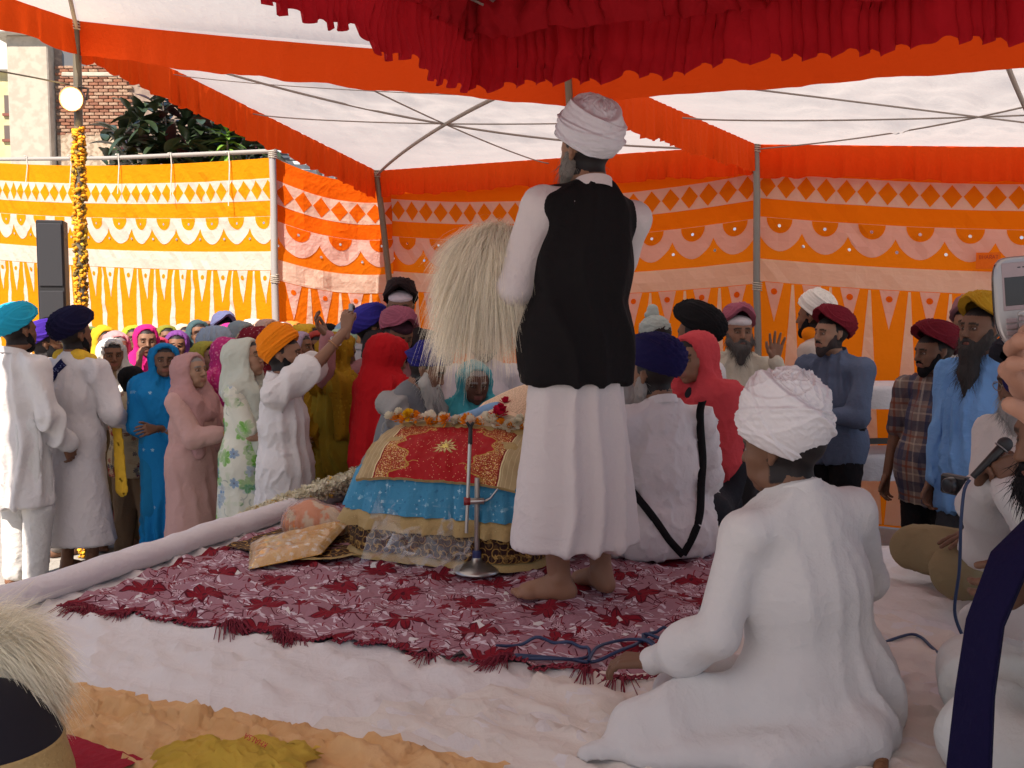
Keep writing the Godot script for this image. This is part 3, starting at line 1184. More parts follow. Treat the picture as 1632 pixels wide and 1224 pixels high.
	if bare:
		for q in 2:
			if sit != "" and not sp.get("foot_%d" % q, false): continue
			var fd: float = deg_to_rad(sp.get(["lfy", "rfy"][q], 8.0 if q == 0 else -8.0))
			var foot := Geo.new()
			foot.v = hands["foot"].v; foot.i = hands["foot"].i
			foot.paint(skin)
			var fb := Basis(Vector3.UP, fd)
			if sit != "": fb = Basis(Vector3.UP, -1.6 if q == 0 else 1.6) * Basis(Vector3.BACK, 0.0)
			body.add(foot, Transform3D(fb.scaled(Vector3.ONE * k), an[q]), q == 1)
	parts.append(["body", body, "skin"])
	var sa := Vector3(sp.px * 0.37, 0, sp.d * 3.1)
	var lowc := 0.004
	# trousers
	if sp.has("bot"):
		var bt: Dictionary = sp.bot
		var t := Sdf.new()
		var r1: float = bt.get("r", 0.092)
		var r2: float = bt.get("r2", 0.075)
		t.cap(P.call(-0.06, 0.06, 0), P.call(0.06, 0.06, 0), 0.12 * girth, 0.12 * girth, 0.05, tz, 0.82)
		for q in 2:
			t.cap(hj[q], kn[q], r1 * girth, r2 + 0.004, 0.03)
			t.cap(kn[q], an[q] + Vector3(0, bt.get("up", 0.0), 0), r2, bt.get("r3", 0.062), 0.02)
		t.low = an[0].y - 0.045 + bt.get("up", 0.0) if sit == "" else lowc
		var tg := t.mesh(cell)
		tg.fold(cloth_noise, 0.014, 10.0, 0.25, 0.005, sa)
		parts.append([bt.get("n", "trousers"), tg, bt.c])
	# shirt or gown
	if sp.has("top"):
		var tp: Dictionary = sp.top
		var t := Sdf.new()
		var g1 := girth
		var soft: float = tp.get("soft", 0.0)
		t.cap(P.call(-0.05, 0.0, 0), P.call(0.05, 0.0, 0), 0.125 * g1 + soft, 0.125 * g1 + soft, 0.06, tz, 0.8)
		t.cap(P.call(0, 0.05, 0.01 + 0.03 * (g1 - 1.0)), P.call(0, 0.28, 0.0), 0.13 * g1 + soft, 0.147 + soft, 0.06, tz, 0.74 + 0.2 * (g1 - 1.0))
		t.cap(P.call(0, 0.28, 0), P.call(0, 0.41, -0.01), 0.15 + soft, 0.13, 0.06, tz, 0.74)
		for x in [-1.0, 1.0]: t.cap(P.call(x * 0.025, 0.485, -0.02), P.call(x * (sw - 0.015), 0.448, -0.012), 0.066, 0.062, 0.05)
		t.cap(P.call(0, 0.42, -0.02), P.call(0, 0.515, -0.022), 0.09, 0.06, 0.04)
		if female:
			for x in [-0.065, 0.065]:
				t.cap(P.call(x, 0.3, 0.07), P.call(x, 0.31, 0.065), 0.068, 0.066, 0.05)
		var sl: float = tp.get("sl", 2.0)
		var sr: float = tp.get("sr", 0.0)
		for q in 2:
			var e1: Vector3 = sh[q].lerp(el[q], minf(sl, 1.0))
			t.cap(sh[q] + T * Vector3(0, -0.004, 0), e1, 0.06 + sr * 0.5, 0.056 + sr, 0.035)
			if sl > 1.0:
				t.cap(el[q], el[q].lerp(wr[q], minf(sl - 1.0, 0.97)), 0.058 + sr, 0.046 + sr, 0.02)
		var hem: float = tp.get("hem", 0.45)
		if sit == "":
			var hy: float = hem * height
			var fl: float = tp.get("fl", 0.2)
			var hc := Vector3(hips.x * 0.3, hy, hips.z * 0.4)
			var dn := Vector3(0, -fl * 0.5, 0)
			t.cap(P.call(0, 0.02, 0), hc + dn, 0.14 * g1 + soft, fl, 0.07, (T * Vector3.BACK + Vector3.BACK).normalized(), tp.get("deep", 0.78))
			t.low = hy
		else:
			if tp.get("lap", true):
				var lr: float = tp.get("lapr", 1.0)
				for q in 2:
					t.cap(hj[q] + Vector3(0, 0.02, 0), kn[q], 0.12 * lr, 0.1 * lr, 0.06)
					t.cap(kn[q], an[q], 0.085 * lr, 0.07 * lr, 0.05)
				t.cap(hips + Vector3(0, -0.02, 0.05), (kn[0] + kn[1]) / 2 + Vector3(0, -0.04, -0.08), 0.13, 0.07, 0.06)
			var hr: float = tp.get("hipr", 1.0)
			t.cap(hips + Vector3(-0.09 * hr, -0.05, -0.02), hips + Vector3(0.09 * hr, -0.05, -0.02), 0.14 * hr, 0.14 * hr, 0.07)
			t.low = lowc
		for e in tp.get("more", []):
			t.cap(e[0], e[1], e[2], e[3], 0.05)
		for e in tp.get("cuts", []):
			t.cut(e[0], e[1], e[2], e[3], 0.004)
		var tg := t.mesh(cell)
		tg.fold(cloth_noise, tp.get("amp", 0.013), tp.get("freq", 10.0), tp.get("vert", 0.2), tp.get("crumple", 0.0045), sa, 0.0, tp.get("hemamp", 0.02) if sit == "" else 0.012, hips.y + 0.35)
		parts.append([tp.get("n", "shirt"), tg, tp.c])
		if tp.get("collar", false):
			var cg := Geo.new()
			var rows := []
			for y in 3:
				var row := PackedVector3Array()
				for x in 28:
					var a := TAU * x / 28
					var rr: float = [0.074, 0.069, 0.064][y]
					row.append(P.call(sin(a) * rr, 0.527 + y * 0.018 - 0.016 * cos(a), -0.024 + cos(a) * rr * 1.02))
				rows.append(row)
			cg.grid(rows, true)
			parts.append(["collar", cg, tp.c])
	if sp.has("vest"):
		var vt: Dictionary = sp.vest
		var t := Sdf.new()
		var grow: float = vt.get("grow", 0.022)
		t.cap(P.call(-0.05, 0.0, 0), P.call(0.05, 0.0, 0), 0.128 * girth + grow, 0.128 * girth + grow, 0.06, tz, 0.84)
		t.cap(P.call(0, 0.05, 0.01), P.call(0, 0.28, 0.0), 0.135 * girth + grow, 0.15 + grow, 0.06, tz, 0.8)
		t.cap(P.call(0, 0.28, 0), P.call(0, 0.40, -0.01), 0.15 + grow, 0.125 + grow, 0.06, tz, 0.76)
		for x in [-1.0, 1.0]: t.cap(P.call(x * 0.03, 0.485, -0.02), P.call(x * (sw - 0.03), 0.452, -0.012), 0.074, 0.068, 0.04)
		t.cap(P.call(0, 0.45, -0.02), P.call(0, 0.505, -0.022), 0.085, 0.07, 0.04)
		var hem: float = vt.get("hem", 0.5)
		if sit == "":
			t.cap(P.call(0, 0.02, 0), Vector3(0, hem * height - 0.1, 0), 0.14 * girth + grow, vt.get("fl", 0.19), 0.06, tz, 0.8)
			t.low = hem * height
		for e in vt.get("cuts", []):
			t.cut(e[0], e[1], e[2], e[3], 0.004)
		var vg := t.mesh(cell)
		vg.fold(cloth_noise, vt.get("amp", 0.005), 6.0, 0.3, 0.004, sa)
		parts.append([vt.get("n", "vest"), vg, vt.c])
	# beard
	if sp.has("beard"):
		var bg := beard_geo(sp.beard[0], maxf(cell * 0.4, 0.006))
		var o := Geo.new()
		o.add(bg, ht)
		if sp.d < 7.0 and sp.beard[0] != "short":
			var hr := RandomNumberGenerator.new()
			hr.seed = int(sp.px)
			var nv := o.v.size()
			o.smooth()
			var dn := hb * Vector3(0, -1, 0.1) + Vector3(0, -0.6, 0)
			for q in sp.get("hairs", 900):
				var w := hr.randi() % nv
				var a := o.v[w]
				var len := hr.randf_range(0.015, 0.06) * (1.5 if sp.beard[0] == "long" else 1.0)
				var dir := (o.n[w] * hr.randf_range(0.2, 1.0) + dn * hr.randf_range(0.4, 1.2) + Vector3(hr.randfn(), hr.randfn(), hr.randfn()) * 0.25).normalized()
				var b := a + dir * len * 0.5
				var c := b + (dir + Vector3(0, -0.5, 0) + Vector3(hr.randfn(), hr.randfn(), hr.randfn()) * 0.3).normalized() * len * 0.5
				var sd := dir.cross(Vector3(hr.randfn(), hr.randfn(), hr.randfn())).normalized() * 0.0007
				o.quad(a - sd, a + sd, b + sd, b - sd)
				o.tri(b - sd, b + sd, c)
			o.n.clear()
		parts.append(["beard", o, sp.beard[1]])
	# headwear
	if kind in ["peak", "round", "wrap", "patka", "ball"]:
		var fine: int = hw.get("res", 56)
		var tb := turban(kind, hw.get("seed", int(sp.px) % 97), fine, int(fine * 0.7))
		var o := Geo.new()
		var tt := Transform3D(hb.scaled(Vector3.ONE * hk * hw.get("s", 1.0)), head)
		o.add(tb, tt * Transform3D(Basis(Vector3.BACK, hw.get("roll", 0.0)) * Basis(Vector3.UP, hw.get("turn", 0.0)), Vector3.ZERO))
		parts.append(["turban", o, hw.c])
		if hw.has("fifty"):
			var u := Geo.new()
			u.ball(Vector3(0, 0.072, 0.0), Vector3(0.079, 0.046, 0.1), 10, 20)
			var fo := Geo.new()
			fo.add(u, ht)
			parts.append(["under_turban", fo, hw.fifty])
	elif kind == "hair" or kind == "cap":
		var t := Sdf.new()
		t.cap(Vector3(0, 0.04, -0.045), Vector3(0, 0.045, 0.014), 0.084, 0.08, 0.02)
		if kind == "hair": t.cap(Vector3(0, -0.02, -0.06), Vector3(0, -0.05, -0.055), 0.055, 0.045, 0.02)
		t.cut(Vector3(0, -0.03, 0.1), Vector3(0, 0.03, 0.13), 0.09, 0.08, 0.01)
		t.cut(Vector3(-0.1, -0.05, 0.06), Vector3(0.1, -0.05, 0.06), 0.075, 0.075, 0.01)
		if kind == "cap": t.low = 0.03
		var g := t.mesh(0.008)
		g.fold(fine_noise, 0.004, 60.0, 0.5, 0.0, sa)
		var o := Geo.new()
		o.add(g, ht)
		parts.append([kind if kind == "hair" else "skullcap", o, hw.c])
	elif kind == "scarf":
		var t := Sdf.new()
		var H := func(x: float, y: float, z: float) -> Vector3: return ht * Vector3(x, y, z)
		var loose: float = hw.get("loose", 0.0)
		t.cap(H.call(0, 0.036, -0.05), H.call(0, 0.04, 0.01 + loose * 0.3), 0.092 + loose, 0.089 + loose, 0.02)
		t.cap(H.call(0, -0.02, -0.05 - loose), P.call(0, 0.47, -0.08), 0.08 + loose, 0.085, 0.05)
		for sg in [-1.0, 1.0]:
			t.cap(H.call(sg * 0.062, 0.0, 0.0), H.call(sg * 0.066, -0.09, 0.015), 0.033 + loose * 0.4, 0.034, 0.03)
			t.cap(H.call(sg * 0.064, -0.09, 0.012), P.call(sg * 0.1, 0.49, 0.03), 0.035, 0.05, 0.04)
			t.cap(P.call(sg * 0.05, 0.5, -0.01), P.call(sg * (sw - 0.01), 0.45, -0.01), 0.072, 0.072, 0.05)
			t.cap(P.call(sg * 0.1, 0.49, 0.03), P.call(-sg * 0.02, 0.36, 0.115), 0.05, 0.05, 0.04)
		var dr: String = hw.get("drape", "")
		if dr == "saree":
			t.cap(P.call(sw, 0.48, 0), P.call(sw + 0.01, 0.2, 0.02), 0.085, 0.1, 0.05)
			t.cap(P.call(sw, 0.48, -0.05), P.call(0.05, 0.1, -0.09), 0.07, 0.1, 0.05)
			t.cap(P.call(-sw, 0.46, 0), P.call(-sw - 0.01, 0.2, 0.03), 0.08, 0.09, 0.05)
			t.cap(P.call(-0.1, 0.42, 0.1), P.call(0.12, 0.05, 0.1), 0.08, 0.09, 0.05)
			t.cap(P.call(0.15, 0.1, 0.0), P.call(0.19, -0.5, -0.02), 0.08, 0.06, 0.05)
		elif dr == "back":
			t.cap(P.call(0, 0.46, -0.08), P.call(0, 0.05, -0.13), 0.13, 0.14, 0.05, tz, 0.6)
			for sg in [-1.0, 1.0]:
				t.cap(P.call(sg * sw, 0.47, -0.02), P.call(sg * (sw + 0.02), 0.2, -0.02), 0.08, 0.09, 0.05)
		elif dr == "front":
			for sg in [-1.0, 1.0]:
				t.cap(P.call(sg * 0.1, 0.45, 0.09), P.call(sg * 0.11, 0.1, 0.13), 0.05, 0.045, 0.04)
		var c0: Vector3 = H.call(0, 0.03, 0.115)
		t.cut(c0, H.call(0, -0.05, 0.115), 0.088, 0.076, 0.008)
		t.cut(H.call(0, 0.02, 0.075), H.call(0, -0.06, 0.075), 0.07, 0.062, 0.008)
		var g := t.mesh(minf(cell, 0.014))
		g.fold(cloth_noise, 0.013, 15.0, 0.3, 0.007, sa)
		parts.append(["headscarf", g, hw.c])
	for e in sp.get("extra", []):
		if e[0] == "caps":
			var t := Sdf.new()
			for c in e[3]:
				t.cap(P.call(c[0].x, c[0].y, c[0].z), P.call(c[1].x, c[1].y, c[1].z), c[2], c[3], e[4] if e.size() > 4 else 0.03, tz, e[5] if e.size() > 5 else 1.0)
			var g := t.mesh(minf(cell, 0.012))
			g.fold(cloth_noise, 0.005, 14.0, 0.4, 0.004, sa)
			parts.append([e[1], g, e[2]])
		elif e[0] == "band":      # a strap laid over points, width, thickness
			var g := Geo.new()
			strap(g, e[3], e[4], e[5] if e.size() > 5 else 0.004)
			parts.append([e[1], g, e[2]])
		elif e[0] == "laid":      # a strap laid on the cloth: points, width, outward direction, thickness
			var ref := Geo.new()
			for pp in parts:
				if pp[0] == e[6]: ref = pp[1]
			var o: Vector3 = e[5]
			var lift: float = e[7] if e.size() > 7 else 0.005
			var line := PackedVector3Array()
			for j in e[3].size() - 1:
				for q in 10:
					line.append(e[3][j].lerp(e[3][j + 1], q / 10.0))
			line.append(e[3][-1])
			for j in line.size():
				var best := -1e9
				for w in ref.v:
					var df := w - line[j]
					var along := df.dot(o)
					if (df - o * along).length_squared() < 0.0005 and along > best: best = along
				if best > -1e8: line[j] += o * (best + lift * 0.6)
			for again in 5:
				for j in range(1, line.size() - 1): line[j] = line[j] * 0.4 + (line[j - 1] + line[j + 1]) * 0.3
			var rows := []
			for j in line.size():
				var dir := (line[mini(j + 1, line.size() - 1)] - line[maxi(j - 1, 0)]).normalized()
				var side: Vector3 = dir.cross(o).normalized() * e[4] / 2
				rows.append(PackedVector3Array([line[j] - side - o * 0.012, line[j] - side + o * 0.6 * lift, line[j] + o * lift, line[j] + side + o * 0.6 * lift, line[j] + side - o * 0.012]))
			var g := Geo.new()
			g.grid(rows)
			parts.append([e[1], g, e[2]])
		elif e[0] == "ring":      # bangle or watch strap at a wrist: side, distance up the arm, radius, tube radius
			var q: int = e[3]
			var ax: Vector3 = (el[q] - wr[q]).normalized()
			var g := Geo.new()
			var pts := PackedVector3Array()
			var u := ax.cross(Vector3.UP).normalized()
			var w := ax.cross(u)
			for j in 21:
				var a := TAU * j / 20
				pts.append(wr[q] + ax * e[4] + (u * cos(a) + w * sin(a)) * e[5])
			g.tube(pts, e[6], e[6], 6, false)
			parts.append([e[1], g, e[2]])
		elif e[0] == "glasses":
			var g := Geo.new()
			for x in [-1.0, 1.0]:
				var pts := PackedVector3Array()
				for j in 17:
					var a := TAU * j / 16
					pts.append(ht * Vector3(x * 0.032 + cos(a) * 0.023, 0.01 + sin(a) * 0.017, 0.106 - absf(x * 0.032 + cos(a) * 0.023) * 0.15))
				g.tube(pts, 0.0016, 0.0016, 5, false)
				g.tube(PackedVector3Array([ht * Vector3(x * 0.055, 0.014, 0.098), ht * Vector3(x * 0.08, 0.016, 0.0)]), 0.0014, 0.0014, 5)
			g.tube(PackedVector3Array([ht * Vector3(-0.01, 0.014, 0.105), ht * Vector3(0.01, 0.014, 0.105)]), 0.0015, 0.0015, 5)
			parts.append(["glasses", g, e[1]])
	var ry: float = deg_to_rad(sp.get("yaw", 0.0))
	var off := head.rotated(Vector3.UP, ry)
	var root := Vector3(top.x - off.x, base, top.z - off.z)
	return {"parts": parts, "root": root, "yaw": ry, "height": height, "wrist": wr, "elbow": el, "head": ht, "top_is": base + head.y + 0.118 * hk + extra, "want": top.y}


static func strap(g: Geo, pts: PackedVector3Array, width: float, thick: float) -> void:
	# pts: points with the outward direction worked out from the middle of all of them
	var ctr := Vector3.ZERO
	for p in pts: ctr += p
	ctr /= pts.size()
	var rows := []
	for k in pts.size():
		var dir := (pts[mini(k + 1, pts.size() - 1)] - pts[maxi(k - 1, 0)]).normalized()
		var out := pts[k] - ctr
		out = (out - dir * out.dot(dir)).normalized()
		var side := dir.cross(out).normalized() * width / 2
		var row := PackedVector3Array([pts[k] - side - out * thick, pts[k] - side + out * thick, pts[k] + side + out * thick, pts[k] + side - out * thick])
		rows.append(row)
	g.grid(rows, true)
# ---------------------------------------------------------------- the place
func make_ground() -> void:
	var g := Geo.new()
	var rows := []
	for a in [-90.0, -20.0, -10.0, 0.0, 10.0, 20.0, 90.0]:
		var row := PackedVector3Array()
		for b in [-90.0, -20.0, -10.0, 0.0, 10.0, 20.0, 90.0]: row.append(Vector3(b, 0, a))
		rows.append(row)
	g.grid(rows)
	var m := StandardMaterial3D.new()
	m.albedo_color = Color(0.62, 0.6, 0.57)
	m.roughness = 0.95
	m.normal_enabled = true
	m.normal_texture = wrinkle
	m.normal_scale = 0.5
	m.uv1_triplanar = true
	m.uv1_scale = Vector3.ONE * 0.8
	structure("ground", g, m)


var sheet_noise := FastNoiseLite.new()

func sheet_y(x: float, z: float) -> float:
	var b := sheet_noise.get_noise_2d(x * 1.5, z * 1.5)
	var q := maxf(0.0, 1.0 - absf(sheet_noise.get_noise_2d(x * 2.2 + z * 3.0 + b, z * 7.0 - x * 5.5)) * 3.2)
	var w := maxf(0.0, 1.0 - absf(sheet_noise.get_noise_2d(x * 6.0 + z * 6.0 + 50.0, z * 15.0 - x * 11.0 + b * 3.0)) * 3.2)
	var a := 0.027 * q * q + 0.009 * w * w + 0.008 * b - 0.008
	return STAGE + a


var corner_l: Vector3
var corner_r: Vector3

func make_stage() -> void:
	sheet_noise.seed = 4
	sheet_noise.frequency = 0.5
	sheet_noise.fractal_octaves = 3
	var far_l := on_y(462, 812, STAGE) + V * 0.35
	var far_r := far_l + U * 5.4
	corner_l = far_l
	var near_l := far_l - V * 7.5
	var near_r := far_r - V * 7.5
	# timber platform under the sheet
	var g := Geo.new()
	var q := [far_l, far_r, near_r, near_l]
	for k in 4:
		var a: Vector3 = q[k]
		var b: Vector3 = q[(k + 1) % 4]
		g.quad(Vector3(a.x, 0, a.z), Vector3(a.x, STAGE - 0.02, a.z), Vector3(b.x, STAGE - 0.02, b.z), Vector3(b.x, 0, b.z))
	g.quad(far_l + Vector3(0, -0.02, 0), near_l + Vector3(0, -0.02, 0), near_r + Vector3(0, -0.02, 0), far_r + Vector3(0, -0.02, 0))
	structure("stage", g, cloth(Color(0.55, 0.5, 0.47)))
	# white sheet laid over it, hanging a little over the edges
	var s := Geo.new()
	var rows := []
	for v in 226:
		var row := PackedVector3Array()
		for u in 164:
			var p: Vector3 = far_l + U * (u * 0.0335 - 0.03) - V * (v * 0.0335 - 0.03)
			var edge := minf(minf(u, v), 163 - u)
			p.y = sheet_y(p.x, p.z) - (0.13 if edge == 0 else 0.0)
			row.append(p)
		rows.append(row)
	s.grid(rows)
	tag(obj("white_sheet", s, cloth(Color(0.66, 0.625, 0.615), 0.0, 0.3, 1.3)), "wrinkled white cotton sheet spread over the stage", "sheet")
	# a second, creamier sheet laid over the near part; its edge runs towards the rug
	var c := Geo.new()
	rows = []
	var e0 := on_y(560, 1150, STAGE)
	var e1 := on_y(1230, 1015, STAGE)
	var dir := (e1 - e0).normalized()
	var side := Vector3(-dir.z, 0, dir.x)
	if side.z < 0: side = -side
	for v in 60:
		var row := PackedVector3Array()
		for u in 90:
			var wob := 0.05 * sheet_noise.get_noise_2d(u * 0.35, 9.0) + 0.02 * sheet_noise.get_noise_2d(u * 1.3, 3.0)
			var p: Vector3 = e0 + dir * (u * 0.026 - 0.35) + side * (v * 0.028 + wob * (1.0 - v / 60.0))
			p.y = sheet_y(p.x, p.z) + 0.004 + 0.006 * exp(-v * 0.8) + 0.008 * maxf(0.0, 0.5 - absf(sheet_noise.get_noise_2d(p.x * 6.0 - p.z * 4.0 + 90.0, p.z * 1.5 + p.x)) * 5.0)
			row.append(p)
		rows.append(row)
	c.grid(rows)
	tag(obj("cream_sheet", c, cloth(Color(0.66, 0.6, 0.545), 0.0, 0.3, 1.5)), "cream cotton sheet overlapping the white one in front of the rug", "sheet")
	# padded roll along the left edge
	var r := Geo.new()
	rows = []
	var a0 := far_l + U * 0.13 + V * 0.1
	for k in 110:
		var p: Vector3 = a0 - V * (k * 0.045)
		var row := PackedVector3Array()
		var rad := 0.05 + 0.006 * sheet_noise.get_noise_1d(k * 0.5)
		var sagy := 0.012 * sheet_noise.get_noise_1d(k * 0.12 + 70.0)
		for j in 20:
			var t := TAU * j / 20
			var rr := rad * (1.0 + 0.05 * sheet_noise.get_noise_2d(k * 0.9, j * 2.0))
			row.append(p + U * (cos(t) * rr * 1.15) + Vector3(0, sagy + 0.052 + sin(t) * rr, 0))
		rows.append(row)
	r.grid(rows, true)
	tag(obj("edge_roll", r, cloth(Color(0.66, 0.61, 0.62), 0.0, 0.5)), "long white padded cloth roll along the edge of the stage", "cloth roll")


var rug_o: Vector3
var rug_u: Vector3
var rug_v: Vector3

func make_rug() -> void:
	rug_o = on_y(98, 966, STAGE)
	rug_u = (on_y(1010, 1090, STAGE) - rug_o).normalized()
	rug_v = Vector3(rug_u.z, 0, -rug_u.x)
	var lu := 2.16
	var lv := 2.4
	var root := thing("rug", "maroon and mauve flowered rug with a fringe spread across the stage", "rug", Vector3.ZERO)
	var g := Geo.new()
	var rows := []
	for v in 81:
		var row := PackedVector3Array()
		for u in 73:
			var front := 0.0
			if v < 6: front = 0.025 * sheet_noise.get_noise_1d(u * 0.9) * (1.0 - v / 6.0)
			var p: Vector3 = rug_o + rug_u * (u * 0.03) + rug_v * (v * 0.03 + front)
			p.y = sheet_y(p.x, p.z) + 0.011 + 0.007 * sheet_noise.get_noise_2d(p.x * 5.0, p.z * 5.0) + 0.004 * sheet_noise.get_noise_2d(p.x * 14.0, p.z * 14.0)
			row.append(p)
			g.uv.append(Vector2(u * 0.03 / 0.82, v * 0.03 / 0.82))
		rows.append(row)
	g.grid(rows)
	obj("pile", g, mats["rug"], root)
	# knotted edge cord and clumps of fringe
	var r := RandomNumberGenerator.new()
	r.seed = 77
	var f := Geo.new()
	var t := 0.0
	while t < lu:
		var clump := sheet_noise.get_noise_1d(t * 9.0 + 20.0) > 0.05
		var p: Vector3 = rug_o + rug_u * t
		p.y = sheet_y(p.x, p.z) + 0.012
		if clump:
			var lean := sheet_noise.get_noise_1d(t * 3.0) * 2.0
			for k in 10:
				var l := r.randf_range(0.03, 0.11)
				var a: Vector3 = p + rug_u * r.randf_range(-0.008, 0.008) + rug_v * r.randf_range(0, 0.03)
				var d := (rug_u * (lean + r.randf_range(-0.6, 0.6)) - rug_v * r.randf_range(0.5, 1.0)).normalized()
				var b := a + d * l * 0.5 + Vector3(0, 0.012, 0)
				var e := a + d * l + rug_u * r.randf_range(-0.015, 0.015)
				e.y = sheet_y(e.x, e.z) + 0.003
				f.tube(PackedVector3Array([a, b, e]), 0.0022, 0.0012, 4)
			t += 0.009
		else:
			var e: Vector3 = p - rug_v * 0.022
			f.tube(PackedVector3Array([p, p - rug_v * 0.012 + rug_u * 0.01 + Vector3(0, 0.008, 0), e + rug_u * 0.005, p - rug_v * 0.014 - rug_u * 0.008, p]), 0.0035, 0.0035, 5)
			t += 0.02
	var fo := obj("fringe", f, cloth(Color(0.21, 0.028, 0.045)), root)
	fo.set_meta("kind", "stuff")


# -------- tent cloths
func valance(called: String, label: String, a: Vector3, b: Vector3, drop: float, c: Color, amp := 0.018, pitch := 0.11, sag := 0.0, ragged := 0.02, sd := 0.0, group := "") -> MeshInstance3D:
	var g := Geo.new()
	var l := a.distance_to(b)
	var n := int(l / 0.022)
	var dir := (b - a) / l
	var out := Vector3(-dir.z, 0, dir.x).normalized()
	var rows := []
	var m := 9
	for v in m:
		var row := PackedVector3Array()
		for u in n + 1:
			var t := float(u) / n
			var x := t * l
			var h := float(v) / (m - 1)
			var wob := sheet_noise.get_noise_1d(x * 5.0 + sd * 31.0)
			var ph := TAU * (x / pitch) + wob * 6.0
			var p := a.lerp(b, t) + Vector3(0, -sag * 4.0 * t * (1.0 - t), 0)
			p += out * (sin(ph) * amp * (0.3 + 0.7 * h) * (0.5 + absf(wob) * 1.5) + 0.03 * h * sheet_noise.get_noise_1d(x * 1.2 + sd * 17.0))
			p += dir * cos(ph) * amp * 0.5 * h
			p.y -= drop * h * (1.0 + ragged / drop * (0.9 * sin(ph * 0.5) * 0.4 + 1.2 * sheet_noise.get_noise_1d(x * 3.0 + sd * 11.0)))
			row.append(p)
		rows.append(row)
	g.grid(rows)
	var o := obj(called, g, cloth(c, 0.7, 0.6, 2.6, 0.0))
	tag(o, label, "valance", group)
	return o


func roof(label: String, a: Vector3, b: Vector3, c: Vector3, d: Vector3, rise: float, straps: Array, sd: float) -> Node3D:
	# corners in order round the bay; straps: pairs of (s, t) places
	var root := thing("canopy_roof", label, "canopy")
	var smooth_at := func(s: float, t: float) -> Vector3:
		var p := a.lerp(b, s).lerp(d.lerp(c, s), t)
		p.y += rise * pow(16.0 * s * (1.0 - s) * t * (1.0 - t), 0.7)
		return p
	var place := func(s: float, t: float) -> Vector3:
		var p: Vector3 = smooth_at.call(s, t)
		var e := 16.0 * s * (1.0 - s) * t * (1.0 - t)
		p.y += 0.035 * e * sheet_noise.get_noise_2d(s * 6.0 + sd, t * 34.0 + s * 9.0) + 0.06 * e * sheet_noise.get_noise_2d(s * 7.0 + sd, t * 7.0)
		return p
	var g := Geo.new()
	var rows := []
	for y in 81:
		var row := PackedVector3Array()
		for x in 81: row.append(place.call(x / 80.0, y / 80.0))
		rows.append(row)
	g.grid(rows)
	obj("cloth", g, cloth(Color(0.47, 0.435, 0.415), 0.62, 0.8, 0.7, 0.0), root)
	for e in straps:
		var pts := PackedVector3Array()
		for k in 25:
			var q: Vector2 = e[0].lerp(e[1], k / 24.0)
			pts.append(smooth_at.call(q.x, q.y) + Vector3(0, -e[2] - 0.035, 0))
		var t := Geo.new()
		t.tube(pts, e[2], e[2], 6)
		obj("strap" if e[2] > 0.012 else "rope", t, cloth(Color(0.36, 0.32, 0.29) if e[2] > 0.012 else Color(0.34, 0.29, 0.26)), root)
	return root


func pole(label: String, base: Vector3, top: Vector3, r: float, c: Color, group := "") -> Node3D:
	var root := thing("tent_pole", label, "pole", base, 0.0, group)
	var g := Geo.new()
	var d := top - base
	var pts := PackedVector3Array()
	for k in 9:
		pts.append(d * (k / 8.0) + Vector3(sin(k * 2.1) * 0.004, 0, cos(k * 1.7) * 0.004))
	g.tube(pts, r * 1.05, r * 0.92, 12)
	obj("shaft", g, mat(c, 0.5), root)
	for k in 2:
		var b := Geo.new()
		var p := d * (0.62 + 0.36 * k)
		var ring := PackedVector3Array()
		for j in 26:
			var a := TAU * j / 6.0
			ring.append(p + Vector3(cos(a) * (r + 0.006), j * 0.003, sin(a) * (r + 0.006)))
		b.tube(ring, 0.006, 0.006, 5)
		obj("lashing", b, cloth(Color(0.5, 0.44, 0.36)), root)
	return root


